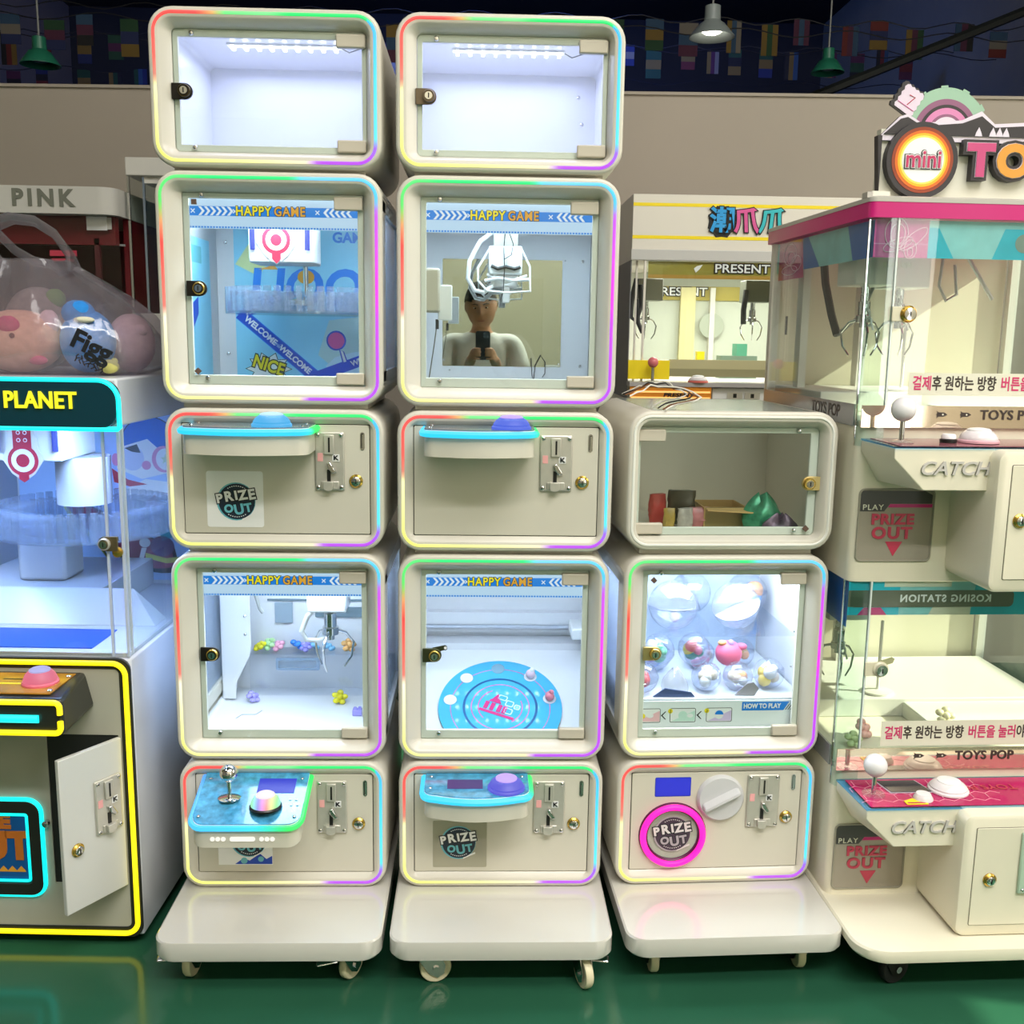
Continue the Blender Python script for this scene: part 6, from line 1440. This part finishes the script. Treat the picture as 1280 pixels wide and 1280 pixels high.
s = B(); s.box(.045, .052, 0, .01, 1.30, 1.706, WB); s.box(.020, .026, .02, .03, 1.30, 1.706, WB); s.box(.30, .36, PD-.06, PD-.03, 1.30, 1.65, mat('pale_gold_post', (226, 216, 160), .4)); s.box(.42, .44, PD-.06, PD-.03, 1.30, 1.65, WB); s.done('glass_post', pr)
GOLD = mat('gold_strip', (176, 160, 70), .35, noise=.12, nscale=10); GOLDO = mat('ochre_strip', (206, 156, 70), .35)
s = B(); s.box(.060, PW-.01, .010, .014, 1.650, 1.704, GOLD); s.box(.060, PW-.01, .009, .010, 1.648, 1.660, GOLDO); gs = s.done('gold_strip', pr)
text('PRESENT', 'lettering', gs, (.380, .0075, 1.682), .040, PBLACK, off=.0035, wide=1.2); text('PRESENT', 'lettering', gs, (.380, .0065, 1.682), .040, WHITEP, off=.0006, wide=1.2)
s = B(); s.prism([(.215, 1.682), (.225, 1.690), (.245, 1.695), (.235, 1.680), (.222, 1.668)], (0, .0085, 0), X, Z, .001, WHITEP); s.prism([(.555, 1.682), (.565, 1.690), (.585, 1.695), (.575, 1.680), (.562, 1.668)], (0, .0085, 0), X, Z, .001, WHITEP); s.done('rocket_print', gs)
s = B(); s.box(.14, PW-.02, PD-.040, PD-.031, 1.60, 1.655, GOLD); gb = s.done('painted_strip_reflection', pr)  # reflection of the front strip, painted as a second strip behind it
text('PRESENT', 'lettering', gb, (.30, PD-.043, 1.632), .046, PBLACK, off=.004, wide=1.2); text('PRESENT', 'lettering', gb, (.30, PD-.045, 1.632), .046, WHITEP, off=.0005, wide=1.2)
s = B(); s.box(.0, .142, -.012, .002, 1.308, 1.372, PYEL); s.done('yellow_panel', pr)
s = B(); s.box(.142, PW, -.008, .002, 1.318, 1.345, mat('olive_rail', (150, 146, 110), .35)); s.box(.142, PW, -.006, .002, 1.345, 1.376, mat('clear_olive_rail', (186, 180, 140), .25)); s.done('front_rail', pr)
s = B(); s.box(-.002, PW, -.07, .002, 1.286, 1.300, mat('grey_ledge', (176, 172, 172), .3)); s.done('console_ledge', pr)
joystick(pr, .078, -.050, 1.300, mat('rose_knob', (226, 120, 126), .25), .018, .066)
dome_button(pr, .235, -.045, 1.300, .032, (mat('pearl_button', (226, 220, 222), .2), WHITE), mat('coral_button_base', (214, 110, 100), .3), .024)
s = B(); s.box(.0, .278, -.066, -.060, 1.238, 1.286, mat('amber_panel', (222, 140, 40), .35)); ap = s.done('light_panel', pr)
for z in (1.268, 1.248): s = B(); s.box(.004, .274, -.068, -.066, z-.003, z+.003, emit('amber_light', (255, 196, 110), 1.3)); s.done('light_line', ap)
text('PRESENT', 'lettering', ap, (.165, -.0665, 1.257), .020, PBLACK, off=.0006, wide=1.3, shear=.2)
s = B(); s.box(.285, .53, -.05, .0, 1.05, 1.284, WHITE); cb = s.done('coin_box', pr, bevel=.004)
for x in (.362, .422): s = B(); s.box(x-.026, x+.026, -.054, -.05, 1.246, 1.268, STEEL); s.box(x-.006, x+.006, -.0545, -.054, 1.250, 1.264, BLACK); s.done('coin_plate', cb)
GRC = mat('grey_carriage', (150, 150, 142), .4)
for x, lab, m in ((.095, 0, GRC), (.480, 1, mat('dark_carriage', (104, 106, 92), .4))):
    s = B(); s.box(x-.045, x+.045, .16, .25, 1.578, 1.655, m); s.done('claw_carriage', pr, bevel=.003)
    claw(pr, x-.01, .19, 1.58, 1.50, CHROME, .85)
s = B(); s.tube([(.035, .10, 1.65), (.020, .10, 1.58), (.018, .10, 1.52), (.035, .10, 1.50), (.055, .10, 1.56), (.050, .10, 1.63)], .009, CABLE, 8); s.tube([(.040, .10, 1.58), (.045, .10, 1.50), (.062, .10, 1.465)], .008, CABLE, 8); s.done('hanging_cable', pr)
s = B(); s.tube([(.435, .15, 1.62), (.428, .15, 1.55), (.430, .15, 1.50)], .010, CABLE, 8); s.tube([(.545, .15, 1.65), (.540, .15, 1.58), (.548, .15, 1.53)], .005, CABLE, 8); s.done('hanging_cable', pr)
s = B(); s.lathe([(.05, 0), (.05, .006)], (.43, PD-.05, 1.50), -Y, mat('pale_grey_disc', (176, 182, 166), .5), 24); s.done('round_plate', pr)  # round disc, a little greyer than the backboard
s = B(); s.box(.40, .54, .35, .42, 1.30, 1.385, mat('sea_grey_box', (120, 140, 124), .5)); s.box(.46, .50, .35, .42, 1.385, 1.43, mat('sea_green_box', (90, 170, 140), .5)); s.box(.30, .328, .3, .33, 1.30, 1.40, PYEL); s.done('prize_block', pr)

area('box_light', (.42, .30, 1.700), (.42, .32, 0), .6, .3, 5.5, (1.0, .98, .88), pr)  # fill light added under the header, not a lamp of this machine

# pink machine far left
pk = thing('claw_machine', 'claw machine with dark red interior and PINK lettering on its pale header at the left', 'game machine', (-1.66, 3.2, 0), 0)
GH = mat('pale_grey_header', (196, 194, 186), .45); RED = mat('dark_red_panel', (120, 24, 34), .4, noise=.08, nscale=4); GLT = mat('dark_glass_letter', (110, 112, 100), .5)
s = B(); o = rr(.60, .090, .020, .300, 1.822, 5); s.loft([[V((x, y_, z)) for x, y_ in rr(.575, .60, .05, .2875, .27, 6)] for z in (1.784, 1.862)], GH); s.done('header_box', pk, angle=30)
text('PINK', 'lettering', pk, (.368, -.0305, 1.826), .066, GLT, off=.0025, wide=1.0, space=1.35)
s = B(); s.box(0, .57, .08, .56, 0, 1.20, GH); s.done('cabinet_body', pk, bevel=.004)
s = B(); s.box(0, .57, .50, .56, 1.20, 1.784, RED); s.box(0, .03, .03, .50, 1.20, 1.784, RED); s.box(.555, .57, .10, .50, 1.20, 1.784, RED); s.box(.03, .555, .03, .06, 1.70, 1.784, RED); s.box(.01, .565, .03, .50, 1.19, 1.20, RED); s.done('red_interior', pk)
s = B(); s.box(.02, .568, .022, .026, 1.20, 1.784, GLASS); s.done('glass_front', pk)
s = B(); s.box(.49, .505, .030, .045, 1.20, 1.72, mat('maroon_post', (96, 30, 40), .4)); s.done('corner_post', pk)
s = B(); s.box(.03, .57, .06, .07, 1.700, 1.706, ARM); s.done('top_rail', pk)
s = B(); s.box(.475, .535, .016, .021, 1.742, 1.782, WHITE); s.box(.535, .548, .018, .021, 1.745, 1.780, GH); s.done('paper_label', pk)
s = B(); s.box(.36, .44, .019, .0215, 1.665, 1.682, mat('rose_small_print', (190, 60, 80), .4)); s.box(.365, .43, .019, .0215, 1.650, 1.658, mat('rose_small_print', (190, 60, 80), .4)); s.done('printed_notice', pk)

shw = thing('glass_showcase', 'narrow white framed glass showcase between the PINK machine and the left tall stack', 'showcase', (-1.078, 3.26, 0), 0)
WF = mat('white_showcase_frame', (206, 204, 196), .4); DKI = mat('dark_showcase_interior', (40, 46, 74), .5); DKO = mat('olive_showcase_back', (92, 84, 64), .6)
s = B(); s.box(0, .62, 0, .55, 1.908, 1.962, WF); s.done('top_panel', shw, bevel=.003)
s = B(); s.box(0, .62, 0, .55, 0, 1.50, WF); s.done('cabinet_body', shw, bevel=.003)
s = B(); s.box(.01, .61, .53, .55, 1.50, 1.908, DKI); s.box(.01, .61, .50, .53, 1.50, 1.78, DKO); s.box(.59, .61, .02, .50, 1.50, 1.908, DKI); s.done('dark_backboard', shw)
for x, y_ in ((.006, .006), (.006, .54), (.614, .006), (.048, .02)): s = B(); s.box(x-.0035, x+.0035, y_-.0035, y_+.0035, 1.50, 1.908, CHROME); s.done('corner_post', shw)
s = B(); s.box(.052, .615, .012, .024, 1.888, 1.908, WF); s.done('door_rail', shw)
s = B(); s.box(.053, .61, .014, .018, 1.50, 1.888, GLASS); s.done('glass_door', shw)
s = B(); s.box(.002, .004, .01, .54, 1.50, 1.908, GLASS); s.done('glass_side', shw)
s = B(); s.box(-.02, .64, -.19, .10, 1.30, 1.31, WF) if False else None
s.tube([(.09, .02, 1.505), (.11, .0, 1.520), (.14, .0, 1.515), (.15, .02, 1.505)], .003, ARM, 6); s.done('lock_wire', shw)
film_bag('clear_bag', (-.97, 3.10, 1.3152), .06, .05, .12, clear('grey_clear_film', (225, 228, 235), 1.6, .12, .15, (190, 195, 200), .5, 20), 'crumpled clear bag on the ledge beside the showcase behind the left stack', 41)
s = B(); s.box(-1.04, -.55, 3.0, 3.24, 0, 1.315, WF); o = s.done('low_cabinet', None, bevel=.003); tag(o, 'plain low white cabinet in front of the glass showcase, mostly hidden by the left stack', 'cabinet')

# ================================================================== photographer, seen in the mirror
SKIN = mat('skin', (206, 152, 120), .55, noise=.04, nscale=30); HAIR = mat('black_hair', (22, 20, 22), .45, bump=.5, bscale=220)
SHIRT = mat('white_cotton', (216, 214, 206), .8, noise=.05, nscale=12, bump=.35, bscale=18); JEANS = mat('dark_denim', (44, 52, 66), .85, noise=.15, nscale=60); SHOE = mat('black_shoe', (28, 28, 30), .5)
def skin_mesh(name, chains, sub=2, mats=SKIN, root=0):
    """chains: list of [(point, radius or (rx, ry)), ...]; points met again are shared"""
    vs, es, rs, idx = [], [], [], {}
    for ch in chains:
        prev = None
        for p, r in ch:
            k = tuple(round(c, 4) for c in p)
            if k not in idx: idx[k] = len(vs); vs.append(p); rs.append(r if isinstance(r, tuple) else (r, r))
            i = idx[k]
            if prev is not None and prev != i: es.append((prev, i))
            prev = i
    me = bpy.data.meshes.new(name); me.from_pydata(vs, es, [])
    o = bpy.data.objects.new(name, me); COL.objects.link(o)
    sk = o.modifiers.new('skin', 'SKIN'); sk.use_smooth_shade = True
    for i, v in enumerate(me.skin_vertices[0].data): v.radius = rs[i]; v.use_root = (i == root)
    ss = o.modifiers.new('sub', 'SUBSURF'); ss.levels = sub; ss.render_levels = sub
    bpy.context.view_layer.update()
    m2 = bpy.data.meshes.new_from_object(o.evaluated_get(bpy.context.evaluated_depsgraph_get()))
    bpy.data.objects.remove(o)
    return m2
def merge_remesh(name, meshes, voxel, m, parent):
    bm = bmesh.new()
    for me in meshes: bm.from_mesh(me); bpy.data.meshes.remove(me)
    me = bpy.data.meshes.new(name); bm.to_mesh(me); bm.free()
    o = bpy.data.objects.new(name, me); COL.objects.link(o)
    r = o.modifiers.new('remesh', 'REMESH'); r.mode = 'VOXEL'; r.voxel_size = voxel; r.use_smooth_shade = True
    sm = o.modifiers.new('smooth', 'SMOOTH'); sm.factor = .5; sm.iterations = 3
    bpy.context.view_layer.update()
    m2 = bpy.data.meshes.new_from_object(o.evaluated_get(bpy.context.evaluated_depsgraph_get()))
    bpy.data.objects.remove(o)
    m2.name = name; m2.materials.clear(); m2.materials.append(m); m2.shade_smooth()
    return link(bpy.data.objects.new(name, m2), parent)
PX, PY = 0.0, -.50     # where the body stands; it faces +y
ps = thing('person', 'person in a white short sleeved shirt holding up a phone, reflected in the mirror cabinet', 'person', (PX, PY, 0), 0)
HZ = 1.612             # centre of the head
H = V((-.003, .050, HZ))
HRM = Matrix.Rotation(math.radians(-16), 3, 'X') @ Matrix.Rotation(math.radians(-4), 3, 'Y')
def HP(x, y_, z): return H + HRM @ V((x, y_, z))
# head: egg with jaw, brow, nose, lips
hb = bmesh.new(); bmesh.ops.create_uvsphere(hb, u_segments=48, v_segments=36, radius=1)
for v in hb.verts:
    x, y_, z = v.co
    px, py, pz = x*.086, y_*.100, z*.122
    if z < 0: k = 1 - .22*(-z)**1.5 + .30*(-z)**3*math.sqrt(max(0, 1-z*z)); px *= k*(1+.22*z*z); py = py*(1-.12*(-z)) + .010*(-z)
    f = max(0, y_)
    g = lambda cx, cz, sx, sz: math.exp(-((px-cx)/sx)**2 - ((pz-cz)/sz)**2)*f
    py += .022*g(0, -.018, .013, .018) + .012*g(0, .006, .009, .022)          # nose
    py -= .010*g(.031, .012, .016, .011) + .010*g(-.031, .012, .016, .011)    # eye sockets
    py += .005*g(.03, .030, .03, .008) + .005*g(-.03, .030, .03, .008)        # brow
    py += .007*g(0, -.056, .024, .007) + .006*g(0, -.068, .020, .007) - .005*g(0, -.0615, .022, .003)   # lips
    py += .008*g(0, -.095, .022, .016); py += .004*g(.045, -.02, .02, .02) + .004*g(-.045, -.02, .02, .02)
    v.co = HP(px, py, pz)
for sx in (-1, 1):   # ears
    e_ = bmesh.ops.create_uvsphere(hb, u_segments=14, v_segments=10, radius=1)
    for v in e_['verts']: v.co = HP(sx*(.085 + v.co.x*.009), -.008 + v.co.y*.018, -.006 + v.co.z*.031)
hm = bpy.data.meshes.new('h'); hb.to_mesh(hm); hb.free()
sh, el, wr = {}, {}, {}
sh[1], sh[-1] = V((.190, 0, 1.415)), V((-.190, 0, 1.415))
el[1], el[-1] = V((.255, .085, 1.155)), V((-.255, .085, 1.155))
wr[1], wr[-1] = V((.096, .345, 1.262)), V((-.076, .345, 1.262))
core = [((0, 0, .93), (.150, .110)), ((0, .005, 1.08), (.132, .098)), ((0, .0, 1.25), (.138, .100)), ((0, -.005, 1.37), (.100, .075)), ((0, .0, 1.44), (.056, .056)), ((0, .012, 1.49), (.055, .056)), ((-.003, .025, 1.55), (.052, .058))]
ch = [core]
for sg in (1, -1):
    ch.append([core[3], ((sg*.11, 0, 1.405), (.052, .052)), (tuple(sh[sg]), .056), (tuple(sh[sg].lerp(el[sg], .5)), .046), (tuple(el[sg]), .038), (tuple(el[sg].lerp(wr[sg], .35)), .039), (tuple(el[sg].lerp(wr[sg], .75)), .029), (tuple(wr[sg]), .025)])
    ch.append([core[0], ((sg*.095, 0, .86), .092), ((sg*.105, .01, .66), .074), ((sg*.105, .02, .48), .056), ((sg*.108, .0, .34), .053), ((sg*.11, -.02, .10), .036), ((sg*.11, -.01, .06), .036), ((sg*.115, .10, .035), .030), ((sg*.118, .15, .030), .026)])
bodym = skin_mesh('b', ch, 2)
# hands: palms behind the phone's lower half, fingers wrapped on its sides, thumbs on the screen side
pcx, pz0, ppy = .010, 1.318, .480      # phone: x centre, bottom, y (local to the person)
hands = []
for sg in (1, -1):
    w = wr[sg]; ex = pcx + sg*.0395       # edge of the phone on this side
    palm = V((ex + sg*.024, ppy-.045, pz0-.005))
    hands.append(skin_mesh('p', [[(tuple(w), (.024, .022)), (tuple(w.lerp(palm, .5)), (.030, .020)), (tuple(palm), (.034, .018)), (tuple(palm + V((-sg*.004, .012, .026))), (.030, .015))]], 2))
    for k, (dz, ln, r) in enumerate(((.046, .052, .0085), (.028, .056, .0088), (.010, .053, .0085), (-.007, .044, .0076))):
        b0 = palm + V((sg*.004, .018, dz*.75)); k1 = V((ex + sg*.012, ppy+.012, pz0+.012+dz)); k2 = V((ex - sg*.012, ppy+.019, pz0+.014+dz)); k3 = V((ex - sg*(ln*.62), ppy+.017, pz0+.012+dz))
        hands.append(skin_mesh('f', [[(tuple(palm), r*1.1), (tuple(b0), r*1.15), (tuple(k1), r*1.05), (tuple(k2), r), (tuple(k3), r*.82)]], 1))
    t0 = palm + V((-sg*.006, -.010, .004)); hands.append(skin_mesh('t', [[(tuple(t0), .012), (tuple(t0 + V((-sg*.016, .002, .026))), .0105), (tuple(V((ex - sg*.016, ppy-.020, pz0+.052))), .0092), (tuple(V((ex - sg*.022, ppy-.016, pz0+.074))), .0078)]], 1))
merge_remesh('body', [bodym, hm] + hands, .0065, SKIN, ps)
# hair cap
hb = bmesh.new(); bmesh.ops.create_uvsphere(hb, u_segments=40, v_segments=28, radius=1)
kill = []
for v in hb.verts:
    x, y_, z = v.co
    line = .30 + .10*math.cos(x*2.6) if y_ > .15 else (.30 - 1.0*(.15-y_)*.9)
    if z < max(-.45, line): kill.append(v)
    th = 1.10 + .05*max(0, z) + .03*math.sin(9*x+4*y_)*max(0, z)
    v.co = HP(x*.088*1.07*(1+.03*max(0, z)), y_*.103*1.07 - .004, z*.122*th)
bmesh.ops.delete(hb, geom=kill, context='VERTS')
me = bpy.data.meshes.new('hair'); hb.to_mesh(me); hb.free(); me.materials.append(HAIR); me.shade_smooth()
ho = link(bpy.data.objects.new('hair', me), ps); sd = ho.modifiers.new('thick', 'SOLIDIFY'); sd.thickness = .014; sd.offset = -1
# eyes, brows, lips
s = B()
for sx in (-1, 1):
    s.ball(HP(sx*.031, .082, .010), .0095, mat('eye_white', (228, 224, 218), .3), 14, 9, (1.2, .8, .42)); s.ball(HP(sx*.030, .0885, .010), .0052, mat('brown_iris', (34, 22, 18), .2), 12, 8, (1, .5, 1))
s.done('eyes', ps)
s = B()
for sx in (-1, 1): s.tube([HP(sx*(.014+.034*f), .0985-.013*f*f, .030+.004*math.sin(pi*f)) for f in [i/6 for i in range(7)]], lambda f: .0034*(1.1-.5*f), HAIR, 6)
s.done('eyebrows', ps)
s = B(); s.tube([HP(-.022+.044*f, .0945+.009*math.sin(pi*f), -.0615) for f in [i/8 for i in range(9)]], lambda f: .0038*math.sin(pi*(.1+.8*f)), mat('lip_rose', (176, 104, 92), .5), 6); s.done('lips', ps)
# shirt, trousers, shoes
cs_ = [((0, 0, .90), (.170, .132)), ((0, .005, 1.08), (.158, .124)), ((0, .0, 1.25), (.168, .126)), ((0, -.005, 1.37), (.150, .106)), ((0, -.002, 1.44), (.094, .084)), ((0, .004, 1.468), (.068, .068))]
c2 = [cs_]
for sg in (1, -1): c2.append([cs_[3], ((sg*.12, 0, 1.412), (.074, .076)), (tuple(sh[sg]), .068), (tuple(sh[sg].lerp(el[sg], .45)), .064), (tuple(sh[sg].lerp(el[sg], .72)), .064)])
merge_remesh('t_shirt', [skin_mesh('s', c2, 2)], .009, SHIRT, ps)
c3 = [[((0, 0, .96), (.158, .122)), ((0, 0, .88), (.150, .120))]]
for sg in (1, -1): c3.append([c3[0][1], ((sg*.095, 0, .84), .100), ((sg*.105, .01, .66), .084), ((sg*.105, .02, .48), .068), ((sg*.108, .0, .34), .062), ((sg*.11, -.015, .10), .052)])
merge_remesh('trousers', [skin_mesh('s', c3, 2)], .010, JEANS, ps)
for sg in (1, -1): 
    m_ = skin_mesh('s', [[((sg*.11, -.045, .052), .042), ((sg*.112, .03, .050), .042), ((sg*.116, .11, .038), .036), ((sg*.119, .185, .032), .028)]], 2)
    for v in m_.vertices: v.co.z = max(v.co.z, 0.002)
    m_.materials.clear(); m_.materials.append(SHOE); m_.shade_smooth(); link(bpy.data.objects.new('shoe', m_), ps)
# the phone in the person's hands; the picture is taken through its lens at (0, 0, 1.45)
ph_ = thing('mobile_phone', 'dark mobile phone held up in the hands of the person in the mirror', 'phone', (PX+pcx, PY+ppy, pz0), 0)
PG = mat('dark_phone_glass', (34, 38, 48), .15)
s = B(); s.front([(rr(.076, .150, .012, 0, .075, 5), -.004), (rr(.078, .152, .013, 0, .075, 5), -.002), (rr(.078, .152, .013, 0, .075, 5), .003), (rr(.076, .150, .012, 0, .075, 5), .005)], PG); s.done('phone_body', ph_, angle=30)
s = B(); s.front([(rr(.032, .034, .008, .016, .130, 4), .005), (rr(.031, .033, .008, .016, .130, 4), .007)], mat('camera_bump', (60, 66, 78), .2)); cb_ = s.done('camera_bump', ph_)
for x, z in ((.008, .138), (.008, .122), (.024, .122)): s = B(); s.lathe([(.0062, 0), (.0062, .0015), (.004, .0018), (0, .0018)], (x, .007, z), Y, mat('lens_glass', (120, 132, 150), .08, .6), 16); s.done('lens', cb_)
s = B(); s.prism(rr(.071, .144, .009, 0, .075, 4), (0, -.0041, 0), X, Z, .0003, emit('phone_screen', (70, 80, 100), .4)); s.done('screen', ph_)
